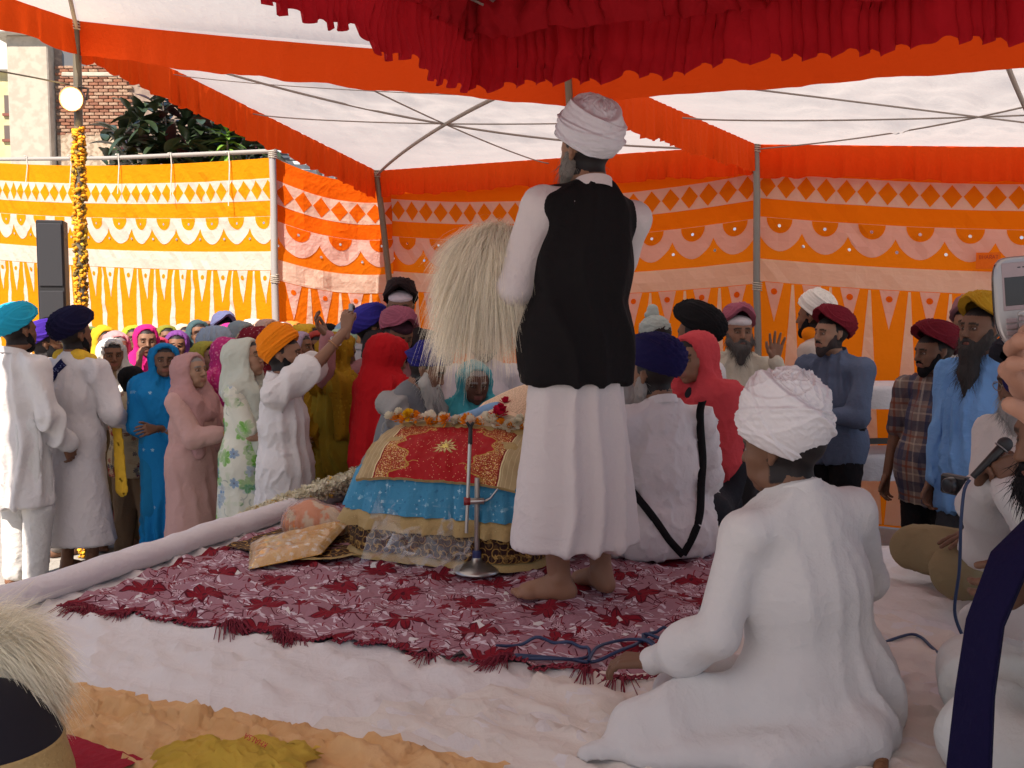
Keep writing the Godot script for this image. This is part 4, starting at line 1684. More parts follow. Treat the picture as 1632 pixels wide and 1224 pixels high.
# -------- side walls of sewn cloth
class Wall:
	var a: Vector3
	var b: Vector3
	var sag: float
	var hc: float
	var nrm: Vector3
	var noise: FastNoiseLite
	var sd: float
	var nu: int
	var nv: int
	var l: float
	var pts := PackedVector3Array()

	func place(u: float, h: float) -> Vector3:
		var t := u / l
		var p := a.lerp(b, t)
		p.y -= sag * 4.0 * t * (1.0 - t)
		p.y *= 1.0 - h / hc
		p.y = maxf(p.y, 0.01)
		var pin := smoothstep(0.0, 0.3, h) * 0.8 + 0.2
		p += nrm * (pin * (0.07 * noise.get_noise_2d(u * 1.1 + sd, h * 0.5) + 0.02 * noise.get_noise_2d(u * 5.0 + h * 2.0 + sd, h * 1.2) + 0.016 * (0.5 - absf(noise.get_noise_2d(u * 13.0 + h * 9.0 + sd, h * 6.0 - u * 3.0)) * 2.0)))
		return p

	func prepare() -> void:
		l = Vector2(b.x - a.x, b.z - a.z).length()
		nu = int(l / 0.085)
		nv = int(hc / 0.1)
		for y in nv + 1:
			for x in nu + 1:
				pts.append(place(l * x / nu, hc * y / nv))

	func sheet() -> Geo:
		var g := Geo.new()
		g.v = pts.duplicate()
		for y in nv:
			for x in nu:
				var k := y * (nu + 1) + x
				g.i.append_array(PackedInt32Array([k, k + 1, k + nu + 2, k, k + nu + 2, k + nu + 1]))
		return g

	# a patch of cloth with this outline in metres along and down, sewn on, following the sheet
	func patch(g: Geo, poly: PackedVector2Array, off: float) -> void:
		var lo := poly[0]
		var hi := poly[0]
		for p in poly:
			lo = lo.min(p); hi = hi.max(p)
		var cu := l / nu
		var ch := hc / nv
		for y in range(maxi(int(lo.y / ch), 0), mini(int(hi.y / ch) + 1, nv)):
			for x in range(maxi(int(lo.x / cu), 0), mini(int(hi.x / cu) + 1, nu)):
				var q := [Vector2(x * cu, y * ch), Vector2((x + 1) * cu, y * ch), Vector2((x + 1) * cu, (y + 1) * ch), Vector2(x * cu, (y + 1) * ch)]
				var k := y * (nu + 1) + x
				var w := [pts[k], pts[k + 1], pts[k + nu + 2], pts[k + nu + 1]]
				for h in 2:
					var j := [0, 1, 2] if h == 0 else [0, 2, 3]
					var tri := PackedVector2Array([q[j[0]], q[j[1]], q[j[2]]])
					for part in Geometry2D.intersect_polygons(poly, tri):
						var ids := Geometry2D.triangulate_polygon(part)
						if ids.is_empty(): continue
						var o := g.v.size()
						for p in part:
							var e0: Vector2 = tri[1] - tri[0]
							var e1: Vector2 = tri[2] - tri[0]
							var e2: Vector2 = p - tri[0]
							var den := e0.cross(e1)
							var bu := e2.cross(e1) / den
							var bv := e0.cross(e2) / den
							g.v.append(w[j[0]] * (1.0 - bu - bv) + w[j[1]] * bu + w[j[2]] * bv + nrm * off)
						for e in ids: g.i.append(o + e)


func rect2(u0: float, h0: float, u1: float, h1: float) -> PackedVector2Array:
	return PackedVector2Array([Vector2(u0, h0), Vector2(u1, h0), Vector2(u1, h1), Vector2(u0, h1)])


func disc2(u: float, h: float, r: float, n := 10) -> PackedVector2Array:
	var p := PackedVector2Array()
	for k in n: p.append(Vector2(u + cos(TAU * k / n) * r, h + sin(TAU * k / n) * r))
	return p


func side_wall(label: String, a: Vector3, b: Vector3, sag: float, k: float, deep: Color, light: Color, white: Color, pink: Color, sd: float) -> Node3D:
	var w := Wall.new()
	w.a = a; w.b = b; w.sag = sag
	w.hc = (a.y + b.y) / 2
	var d := b - a
	w.nrm = Vector3(-d.z, 0, d.x).normalized()
	if w.nrm.z < 0: w.nrm = -w.nrm
	w.noise = sheet_noise
	w.sd = sd
	w.prepare()
	var root := thing("cloth_wall", label, "tent wall")
	var th := 1.0
	obj("cloth", w.sheet(), cloth(deep, th, 0.5, 1.3, 0.0), root)
	var lm := cloth(light, th, 0.5, 1.3, 0.0)
	var dm := cloth(deep, th, 0.5, 1.3, 0.0)
	var wm := cloth(white, th, 0.5, 1.3, 0.0)
	var pm := cloth(pink, th, 0.5, 1.3, 0.0)
	var L := w.l - 0.01
	var put := func(called: String, polys: Array, m: Material, off: float):
		var g := Geo.new()
		for p in polys: w.patch(g, p, off)
		if g.v.size(): return obj(called, g, m, root)
	var long := func(h0: float, h1: float) -> Array: return [rect2(0.01, h0 * k, L, h1 * k)]
	put.call("upper_band", long.call(0.0, 0.57), lm, 0.003)
	put.call("white_strip", long.call(0.2, 0.42), wm, 0.006)
	var per := 0.165 * k
	var n := int(L / per)
	for q in n:
		var u := (q + 0.5) * L / n
		var hw := L / n * 0.47
		put.call("diamond", [PackedVector2Array([Vector2(u - hw, 0.31 * k), Vector2(u, 0.212 * k), Vector2(u + hw, 0.31 * k), Vector2(u, 0.408 * k)])], lm, 0.009)
	per = 0.36 * k
	n = int(L / per)
	var dots := []
	var seams := []
	for q in n:
		var u0 := q * L / n + 0.005
		var wd := L / n
		var poly := PackedVector2Array([Vector2(u0, 0.575 * k), Vector2(u0 + wd, 0.575 * k)])
		for e in 13:
			var t := 1.0 - e / 12.0
			poly.append(Vector2(u0 + wd * t, (0.69 + 0.165 * pow(sin(PI * t), 0.75)) * k))
		put.call("scallop", [poly], pm, 0.006)
		var lobe := PackedVector2Array()
		for e in 13:
			var t := PI * e / 12.0
			lobe.append(Vector2(u0 + wd * (0.5 + 0.29 * cos(t)), (0.578 + 0.125 * sin(t)) * k))
		put.call("lobe", [lobe], lm, 0.009)
		dots.append(disc2(u0 + wd / 2, 0.64 * k, 0.013)); dots.append(disc2(u0 + 0.012, 0.8 * k, 0.013))
	put.call("mirrors", dots, mat(Color(0.7, 0.7, 0.72), 0.15, 0.9), 0.012).set_meta("kind", "stuff")
	put.call("white_band", long.call(0.93, 1.12), wm, 0.006)
	per = 0.30 * k
	n = int(L / per)
	var rings := []
	for q in n:
		var u := (q + 0.5) * L / n
		var wd := L / n
		put.call("pennant", [PackedVector2Array([Vector2(u - wd * 0.25, 1.125 * k), Vector2(u + wd * 0.25, 1.125 * k), Vector2(u + wd * 0.01, 1.46 * k)])], pm, 0.006)
		rings.append(disc2(u, 1.2 * k, 0.026))
		var v := u + wd / 2
		if v + wd * 0.48 < L:
			put.call("spike", [PackedVector2Array([Vector2(v - wd * 0.03, 1.13 * k), Vector2(v + wd * 0.03, 1.13 * k), Vector2(v + wd * 0.47, w.hc - 0.02), Vector2(v - wd * 0.47, w.hc - 0.02)])], wm, 0.006)
	put.call("rosettes", rings, dm, 0.009).set_meta("kind", "stuff")
	return root


func make_tent() -> void:
	var a1 := at(122, 33, 7.0)
	var a2 := at(600, 272, 9.9)
	var a3 := at(1205, 230, 8.2)
	var a4 := at(905, 98, 5.4)
	var a5 := at(2045, 238, 6.9)
	var a6 := a4 + U * 3.7 + Vector3(0, 0.0, 0)
	var a7 := a1 - V * 3.7
	var a8 := a4 - V * 3.7 + Vector3(0, 0.1, 0)
	var a9 := a6 - V * 3.7
	var b7 := a7 - V * 3.7
	var b8 := a8 - V * 3.7
	var b9 := a9 - V * 3.7
	var orange := Color(0.62, 0.06, 0.005)
	var th := 0.0135
	var rp := 0.0055
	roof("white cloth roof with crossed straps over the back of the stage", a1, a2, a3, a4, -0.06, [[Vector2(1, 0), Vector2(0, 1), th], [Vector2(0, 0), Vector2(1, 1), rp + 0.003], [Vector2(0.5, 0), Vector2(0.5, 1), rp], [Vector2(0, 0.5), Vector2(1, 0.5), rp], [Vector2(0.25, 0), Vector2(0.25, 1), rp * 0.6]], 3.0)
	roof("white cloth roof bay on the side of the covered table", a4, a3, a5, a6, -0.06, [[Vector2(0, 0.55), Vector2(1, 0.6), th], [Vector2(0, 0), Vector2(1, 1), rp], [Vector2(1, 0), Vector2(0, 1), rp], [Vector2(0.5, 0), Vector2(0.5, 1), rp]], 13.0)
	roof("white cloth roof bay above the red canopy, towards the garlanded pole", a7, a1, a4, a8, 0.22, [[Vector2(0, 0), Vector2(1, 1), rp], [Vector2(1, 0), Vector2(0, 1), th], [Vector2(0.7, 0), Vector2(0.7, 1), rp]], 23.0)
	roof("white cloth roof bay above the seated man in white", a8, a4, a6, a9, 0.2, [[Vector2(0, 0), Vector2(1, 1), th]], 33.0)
	roof("unseen white cloth roof bay added to shade the near end of the stage, garlanded pole side", b7, a7, a8, b8, 0.2, [], 43.0)  # out of view, added to keep the sun off the stage
	roof("unseen white cloth roof bay added to shade the near end of the stage, far from the garlanded pole", b8, a8, a9, b9, 0.2, [], 53.0)  # likewise out of view, added for its shade
	valance("orange_valance", "orange gathered valance from the leaning pole to the next pole, along the back", a2, a3, 0.24, orange, 0.02, 0.1, 0.0, 0.02, 1.0, "orange valances")
	valance("orange_valance", "orange gathered valance of the roof bay's far edge, above the pink turban man", a3 + Vector3(0, 0.02, 0), a5 + Vector3(0, 0.02, 0), 0.28, orange, 0.02, 0.14, 0.0, 0.02, 2.0, "orange valances")
	valance("orange_valance", "orange gathered valance running from garlanded pole to leaning pole", a1, a2, 0.26, orange, 0.025, 0.1, 0.0, 0.04, 3.0, "orange valances")
	valance("orange_valance", "smooth orange valance from the garlanded pole towards the standing man", a1, a4, 0.23, orange, 0.006, 0.5, 0.02, 0.012, 4.0, "orange valances")
	valance("orange_valance", "orange valance behind the red frill, past the standing man's turban", a4, a6, 0.22, orange, 0.008, 0.4, 0.0, 0.012, 5.0, "orange valances")
	valance("orange_valance", "orange gathered valance sloping back between the two roof bays", a4, a3, 0.24, orange, 0.02, 0.09, 0.0, 0.03, 6.0, "orange valances")
	valance("orange_valance", "orange valance going sideways from the lamp pole towards the open courtyard", a1, a7, 0.22, orange, 0.01, 0.3, 0.0, 0.02, 7.0, "orange valances")
	# poles
	var grey := Color(0.2, 0.19, 0.17)
	var brown := Color(0.16, 0.1, 0.06)
	pole("leaning bamboo pole under the corner of the far roof bay", Vector3(a2.x + 0.35, 0, a2.z + 0.1), a2, 0.032, brown)
	pole("grey steel tent pole in the corner of the cloth walls", Vector3(a3.x + 0.08, 0, a3.z), a3, 0.03, grey)
	pole("dark tent pole showing above the standing man's turban", Vector3(a4.x + 0.1, STAGE - 0.02, a4.z + 0.02), a4, 0.022, brown)
	# red canopy over the book
	var c0 := Vector3(-0.2, 0, -4.6)
	var hi := 3.22
	var c1 := c0 + U * 3.0
	var c2 := c1 - V * 2.6
	var c3 := c0 - V * 2.6
	var root := thing("red_canopy", "dark red frilled ceremonial canopy hung over the book", "canopy", Vector3.ZERO)
	var g := Geo.new()
	var rows := []
	for y in 25:
		var row := PackedVector3Array()
		for x in 25:
			var s := x / 24.0
			var t := y / 24.0
			var p := c0.lerp(c1, s).lerp(c3.lerp(c2, s), t)
			p.y = hi - 0.1 * 16.0 * s * (1 - s) * t * (1 - t)
			row.append(p)
		rows.append(row)
	g.grid(rows)
	var red := Color(0.33, 0.008, 0.014)
	obj("ceiling_cloth", g, cloth(red, 0.12, 0.5), root)
	var q := [c0, c1, c2, c3]
	for e in 4:
		var p: Vector3 = q[e]
		var w: Vector3 = q[(e + 1) % 4]
		for tier in 2:
			var f := Geo.new()
			frill(f, p, w, hi - (0.02 if tier == 0 else 0.0), 0.45 if tier == 0 else 0.27, 0.028 if tier == 0 else 0.045, 0.055 if tier == 0 else 0.12, (p + w) / 2 - (c0 + c2) / 2, 0.0 if tier == 0 else -0.06, e * 7.0 + tier * 3.0)
			obj("frill" if tier == 0 else "ruffle", f, cloth(red if tier == 0 else Color(0.4, 0.012, 0.02), 0.3, 0.5), root)
	for e in 4:
		var t := Geo.new()
		var p: Vector3 = q[e] + Vector3(0, hi, 0)
		t.tube(PackedVector3Array([p, p + Vector3(0, 0.5, 0)]), 0.005, 0.005, 5)
		obj("rope", t, cloth(Color(0.4, 0.35, 0.3)), root)


func frill(f: Geo, p: Vector3, w: Vector3, top: float, drop: float, amp: float, pitch: float, outward: Vector3, inset: float, sd: float) -> void:
	var l := p.distance_to(w)
	var dir := (w - p) / l
	var out := outward.normalized()
	var n := int(l / 0.011)
	var rows := []
	for v in 13:
		var h := v / 12.0
		var row := PackedVector3Array()
		for u in n + 1:
			var x := l * u / n
			var wob := sheet_noise.get_noise_1d(x * 6.0 + sd)
			var wob2 := sheet_noise.get_noise_2d(x * 4.0 + sd, h * 3.0)
			var ph := TAU * x / pitch + wob * 8.0 + wob2 * 4.0 * h
			var e := p + dir * x + out * (inset + amp * sin(ph) * (0.35 + 0.65 * sin(PI * minf(h * 1.3, 1.0)) + 0.3 * h) * (0.7 + wob))
			e += out * 0.05 * sheet_noise.get_noise_2d(x * 2.0 + sd, h * 2.0)
			e += dir * cos(ph) * amp * 0.35
			e.y = top - drop * h * (1.0 + 0.1 * sheet_noise.get_noise_1d(x * 4.0 + sd * 2.0) + 0.035 * sin(ph * 0.5))
			row.append(e)
		rows.append(row)
	f.grid(rows)


func make_walls() -> void:
	var p0 := at(-30, 258, 12.6)
	var p1 := at(437, 251, 9.6)
	var p2 := at(622, 285, 10.05)
	var p3 := at(1209, 236, 8.35)
	var p4 := at(2045, 240, 7.05)
	var sunlit_org := Color(0.8, 0.31, 0.004)  # same dye as the orange walls, made yellower: sunlight put into the colour
	var sunlit_org2 := Color(0.82, 0.36, 0.005)  # the lighter orange, likewise with sunlight in its colour
	var org := Color(0.82, 0.175, 0.004)
	var org2 := Color(0.85, 0.27, 0.005)
	var white := Color(0.74, 0.69, 0.57)
	var pink := Color(0.72, 0.57, 0.52)
	side_wall("orange and white patterned cloth wall, coloured yellow as if sunlit, behind the loudspeaker", p0, p1, 0.06, 1.0, sunlit_org, sunlit_org2, Color(0.76, 0.73, 0.7), Color(0.76, 0.72, 0.7), 1.0)
	side_wall("orange patterned cloth wall turning away behind the raised hands", p1, p2 + (p2 - p1).normalized() * 0.12, 0.1, 1.0, org, org, Color(0.73, 0.67, 0.56), pink, 21.0)
	side_wall("orange patterned cloth wall along the back, behind the standing man", p2, p3, 0.12, 0.98, org, org2, white, pink, 41.0)
	side_wall("orange patterned cloth wall behind the men in dark red turbans", p3, p4, 0.08, 0.93, org, org2, white, pink, 61.0)
	# the maker's mark stitched on the white band
	var dx := p4 - p3
	var along := ((1574.0 - 816.0) / FPX * -p3.z - p3.x) / (dx.x + (1574.0 - 816.0) / FPX * dx.z)
	var mk := p3.lerp(p4, along)
	var nr := Vector3(-dx.z, 0, dx.x).normalized()
	if nr.z < 0: nr = -nr
	mk = at(1574, 416, -mk.z) + nr * 0.06
	var sm := thing("maker_mark", "small orange cloth label with stitched red lettering on the wall's white band", "label", mk, atan2(nr.x, nr.z))
	var sg := Geo.new()
	sg.box(Vector3(-0.085, -0.062, 0.0), Vector3(0.085, 0.062, 0.004), 0.001)
	sg.flat()
	obj("patch", sg, cloth(Color(0.72, 0.13, 0.01)), sm)
	var tm := TextMesh.new()
	tm.text = "BHARAT"
	tm.font_size = 16
	tm.pixel_size = 0.0023
	tm.depth = 0.001
	var sf := SystemFont.new()
	sf.font_names = PackedStringArray(["Droid Sans"])
	tm.font = sf
	var to := obj("lettering", tm, mat(Color(0.36, 0.03, 0.01), 0.9), sm)
	to.position = Vector3(0, 0.026, 0.005)
	pole("grey steel pole between the yellow wall and the orange wall", Vector3(p1.x, 0, p1.z + 0.06), p1 + Vector3(0, 0.05, 0.06), 0.035, Color(0.33, 0.31, 0.3))
	# rail along the top of the yellow wall with ties
	var root := thing("wall_rail", "thin grey rail with cloth ties on top of the yellow wall", "rail")
	var g := Geo.new()
	g.tube(PackedVector3Array([p0 + Vector3(0, 0.03, 0), (p0 + p1) / 2 + Vector3(0, 0.02, 0), p1 + Vector3(0, 0.06, 0)]), 0.022, 0.022, 8)
	obj("rail", g, mat(Color(0.34, 0.31, 0.28), 0.6), root)
	for k in 5:
		var w := 0.2 + k * 0.17
		var p := p0.lerp(p1, w) + Vector3(0, 0.03, 0.03)
		var e := Geo.new()
		e.tube(PackedVector3Array([p + Vector3(-0.03, 0.02, 0), p + Vector3(0, 0.03, 0), p + Vector3(0.01, -0.1, 0.01), p + Vector3(0.0, -0.3 - 0.05 * k, 0.05)]), 0.01, 0.005, 5)
		obj("tie", e, cloth(Color(0.6, 0.55, 0.48)), root)


func make_lamp_pole() -> void:
	var top := at(122, 30, 7.0)
	var foot := Vector3(top.x - 0.06, 0, top.z)
	pole("dark steel tent pole wound with a marigold garland", foot, top, 0.03, Color(0.12, 0.1, 0.07))
	var d := top - foot
	# garland wound round it
	var r := RandomNumberGenerator.new()
	r.seed = 12
	var g := Geo.new()
	var y0: float = at(112, 205, 7.0).y
	var n := 1500
	for k in n:
		var y := y0 * (1.0 - float(k) / n)
		var a := r.randf() * TAU
		var p := foot + d * (y / top.y) + Vector3(cos(a), 0, sin(a)) * r.randf_range(0.028, 0.04)
		p.y = y
		var s := r.randf_range(0.01, 0.02)
		var o := g.v.size()
		g.ball(p, Vector3(s, s * 0.8, s), 3, 5)
		var c := Color(0.72, 0.3, 0.01) if r.randf() < 0.55 else (Color(0.66, 0.42, 0.03) if r.randf() < 0.6 else Color(0.2, 0.13, 0.03))
		for e in range(o, g.v.size()): g.v[e] += Vector3(r.randf_range(-1, 1), r.randf_range(-1, 1), r.randf_range(-1, 1)) * 0.006
		g.paint(c)
	var m := StandardMaterial3D.new()
	m.vertex_color_use_as_albedo = true
	m.roughness = 0.9
	tag(obj("marigold_garland", g, m), "orange and yellow marigold garland wound down the lamp pole", "garland", "", "stuff")
	# flood lamp
	var lp := at(115, 158, 6.9)
	var root := thing("flood_lamp", "round brown flood lamp glowing on the garlanded pole", "lamp", lp)
	var h := Geo.new()
	h.lathe([[0.0, -0.13], [0.035, -0.13], [0.05, -0.1], [0.075, -0.05], [0.08, 0.0], [0.084, 0.006], [0.084, 0.016], [0.072, 0.016], [0.07, 0.0]], 24)
	var turn := Basis(Vector3.RIGHT, PI / 2 + 0.12)
	var ho := obj("housing", h, mat(Color(0.2, 0.1, 0.05), 0.5), root)
	ho.basis = turn
	var f := Geo.new()
	f.lathe([[0.0, 0.012], [0.04, 0.011], [0.071, 0.006]], 24)
	var em := StandardMaterial3D.new()
	em.albedo_color = Color(0.9, 0.85, 0.7)
	em.emission_enabled = true
	em.emission = Color(1.0, 0.86, 0.5)
	em.emission_energy_multiplier = 3.0
	obj("lamp_face", f, em, root).basis = turn
	var br := Geo.new()
	br.tube(PackedVector3Array([Vector3(-0.085, 0, -0.03), Vector3(-0.09, 0.08, -0.05), Vector3(0.0, 0.1, -0.08), Vector3(0.09, 0.08, -0.05), Vector3(0.085, 0, -0.03)]), 0.008, 0.008, 6)
	obj("bracket", br, mat(Color(0.1, 0.08, 0.06), 0.5), root)
	var li := OmniLight3D.new()
	li.name = "lamp_light"
	li.light_color = Color(1.0, 0.88, 0.62)
	li.light_energy = 0.12
	li.light_size = 0.06
	li.omni_range = 12
	li.omni_attenuation = 2.0
	li.shadow_enabled = true
	root.add_child(li)
	li.position = turn * Vector3(0, 0.06, 0)
	var w := Geo.new()
	var pts := PackedVector3Array()
	for k in 13:
		var t := k / 12.0
		pts.append(lp + Vector3(-0.02 - 2.4 * t, 0.1 + 0.05 * sin(t * 5.0) + 0.1 * t, -0.02 + 1.0 * t))
	w.tube(pts, 0.006, 0.006, 5)
	tag(obj("lamp_wire", w, mat(Color(0.05, 0.04, 0.03))), "thin dark wire leading from the flood lamp out over the courtyard", "wire")
	# loudspeaker on the ground behind the pole
	var sp := at(82, 352, 9.2)
	var s := thing("loudspeaker", "tall narrow black column loudspeaker in front of yellow wall", "loudspeaker", Vector3(sp.x, 0, sp.z), 0.25)
	var bx := Geo.new()
	bx.box(Vector3(-0.115, 1.25, -0.13), Vector3(0.115, sp.y, 0.1), 0.01)
	bx.flat()
	obj("cabinet", bx, mat(Color(0.012, 0.012, 0.014), 0.6), s)
	for k in 2:
		var gr := Geo.new()
		gr.box(Vector3(-0.1, 1.3 + k * 0.66, 0.1), Vector3(0.1, minf(1.92 + k * 0.66, sp.y - 0.03), 0.112), 0.006)
		gr.flat()
		obj("grille", gr, mat(Color(0.03, 0.03, 0.035), 0.8), s)
	var stand := Geo.new()
	stand.tube(PackedVector3Array([Vector3(0, 0.0, 0), Vector3(0, 1.26, 0)]), 0.025, 0.025, 8)
	obj("stand", stand, mat(Color(0.02, 0.02, 0.02), 0.5), s)


func make_buildings() -> void:
	var r := RandomNumberGenerator.new()
	r.seed = 31
	# brick house
	var d := 26.0
	var root := thing("brick_house", "unplastered brick house beyond the yellow cloth wall", "house")
	var lo := at(92, 255, d)
	var hi := at(300, 60, d)
	var plaster := noise_mat(Color(0.48, 0.42, 0.34), Color(0.41, 0.355, 0.285), 0.5)
	var wall := Geo.new()
	wall.box(Vector3(lo.x, 0, lo.z - 5.0), Vector3(hi.x, hi.y + 0.6, lo.z))
	wall.flat()
	obj("wall", wall, noise_mat(Color(0.3, 0.22, 0.17), Color(0.22, 0.16, 0.13), 0.8), root)
	var pier := Geo.new()
	var pl := at(20, 62, d)
	pier.box(Vector3(pl.x, 0, lo.z - 4.0), Vector3(lo.x - 0.01, pl.y, lo.z + 0.35), 0.03)
	pier.flat()
	obj("plastered_pier", pier, plaster, root)
	var cp := Geo.new()
	cp.box(Vector3(pl.x - 0.4, pl.y, lo.z - 4.0), Vector3(lo.x - 0.02, pl.y + 0.3, lo.z + 0.6), 0.03)
	cp.flat()
	obj("ledge", cp, noise_mat(Color(0.6, 0.56, 0.5), Color(0.5, 0.46, 0.4), 0.5), root)
	var kinds := []
	for c in [Color(0.33, 0.14, 0.08), Color(0.36, 0.19, 0.12), Color(0.27, 0.115, 0.07), Color(0.42, 0.27, 0.18)]:
		kinds.append(noise_mat(c, c * 0.7, 2.0))
	var bm := Geo.new()
	bm.box(Vector3(-0.112, -0.033, -0.05), Vector3(0.112, 0.033, 0.05), 0.008)
	bm.flat()
	var brick := bm.mesh()
	var y: float = at(92, 214, d).y
	var ytop: float = at(92, 84, d).y
	var xr: float = at(207, 150, d).x
	var row := 0
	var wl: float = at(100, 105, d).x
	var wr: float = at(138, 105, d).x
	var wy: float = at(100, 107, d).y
	while y < ytop:
		var x := lo.x + 0.14 + (0.12 if row % 2 else 0.0)
		while x < xr:
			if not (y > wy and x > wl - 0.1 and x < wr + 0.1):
				var o := obj("brick", brick, kinds[r.randi() % 4], root)
				o.position = Vector3(x, y, lo.z + 0.005 + r.randf_range(0, 0.03))
				o.rotation.z = r.randf_range(-0.015, 0.015)
			x += 0.246
		y += 0.083
		row += 1
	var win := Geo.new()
	win.box(Vector3(wl, wy, lo.z - 0.2), Vector3(wr, ytop + 0.4, lo.z + 0.02))  # dark slab on the solid wall, stands for the shade in a window opening
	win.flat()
	obj("dark_opening", win, mat(Color(0.13, 0.13, 0.135), 0.12), root)
	var lint := Geo.new()
	lint.box(Vector3(lo.x + 0.2, at(92, 123, d).y, lo.z), Vector3(xr, at(92, 116, d).y, lo.z + 0.09), 0.02)
	lint.flat()
	obj("lintel", lint, plaster, root)
	var patch := Geo.new()
	patch.box(Vector3(lo.x + 0.02, 2.0, lo.z), Vector3(xr + 0.3, at(92, 213, d).y, lo.z + 0.06), 0.02)
	patch.flat()
	obj("plaster_patch", patch, noise_mat(Color(0.46, 0.36, 0.26), Color(0.3, 0.22, 0.15), 1.2), root)
	# yellow house
	var e := at(-60, 115, 31.0)
	var f := at(26, 115, 31.0)
	var yr := thing("yellow_house", "pale yellow house with dark slabs for its shaded windows behind the plastered pier", "house")
	var yw := Geo.new()
	yw.box(Vector3(e.x, 0, e.z - 6.0), Vector3(f.x, f.y, e.z))
	yw.flat()
	obj("wall", yw, noise_mat(Color(0.62, 0.56, 0.3), Color(0.5, 0.45, 0.26), 0.4), yr)
	var par := Geo.new()
	par.box(Vector3(e.x, f.y, e.z - 6.0), Vector3(f.x + 0.1, f.y + 1.1, e.z + 0.25), 0.03)
	par.flat()
	obj("parapet", par, noise_mat(Color(0.7, 0.68, 0.62), Color(0.6, 0.57, 0.5), 0.5), yr)
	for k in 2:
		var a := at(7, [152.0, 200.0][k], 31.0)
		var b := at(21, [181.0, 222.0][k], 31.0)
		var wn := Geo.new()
		wn.box(Vector3(a.x, b.y, a.z - 0.1), Vector3(b.x, a.y, a.z + 0.03))  # flat dark slab in place of the shade inside the window
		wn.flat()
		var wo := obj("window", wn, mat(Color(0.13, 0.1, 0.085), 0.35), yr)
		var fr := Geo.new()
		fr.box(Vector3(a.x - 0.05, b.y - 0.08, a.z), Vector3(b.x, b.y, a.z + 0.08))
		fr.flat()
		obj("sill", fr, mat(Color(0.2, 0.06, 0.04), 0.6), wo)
	# far pale house
	var h0 := at(190, 120, 33.0)
	var h1 := at(640, 95, 33.0)
	var pr := thing("pale_house", "pale blue-white house behind the rubber tree", "house")
	var pw := Geo.new()
	pw.box(Vector3(h0.x, 0, h0.z - 6), Vector3(h1.x, h0.y, h0.z))
	pw.flat()
	obj("wall", pw, noise_mat(Color(0.6, 0.64, 0.66), Color(0.5, 0.53, 0.55), 0.4), pr)
	for k in 3:
		var pt := Geo.new()
		var q := at(420, 236 + k * 8, 32.6)
		pt.tube(PackedVector3Array([q, at(640, 246 + k * 8, 32.6)]), 0.05, 0.05, 6)
		obj("pipe", pt, mat(Color(0.12, 0.12, 0.13), 0.6), pr)


func noise_mat(a: Color, b: Color, scale: float) -> StandardMaterial3D:
	var m := StandardMaterial3D.new()
	var g := Gradient.new()
	g.set_color(0, b.linear_to_srgb())
	g.set_color(1, a.linear_to_srgb())
	g.offsets = PackedFloat32Array([0.3, 0.62])
	var t := noise_tex(0.02, 256, false)
	t.color_ramp = g
	t.seamless = true
	m.albedo_texture = t
	m.uv1_triplanar = true
	m.uv1_scale = Vector3.ONE * scale
	m.roughness = 0.95
	return m


func leaf_mesh(l: float, w: float, droop: float) -> ArrayMesh:
	var g := Geo.new()
	var rows := []
	for k in 6:
		var t := k / 5.0
		var ww := w * pow(sin(PI * clampf(t * 0.92 + 0.05, 0.0, 1.0)), 0.8) * 0.5
		var y := -droop * t * t * l
		rows.append(PackedVector3Array([Vector3(-ww, y + ww * 0.35, t * l), Vector3(0, y, t * l), Vector3(ww, y + ww * 0.35, t * l)]))
	g.grid(rows)
	return g.mesh()


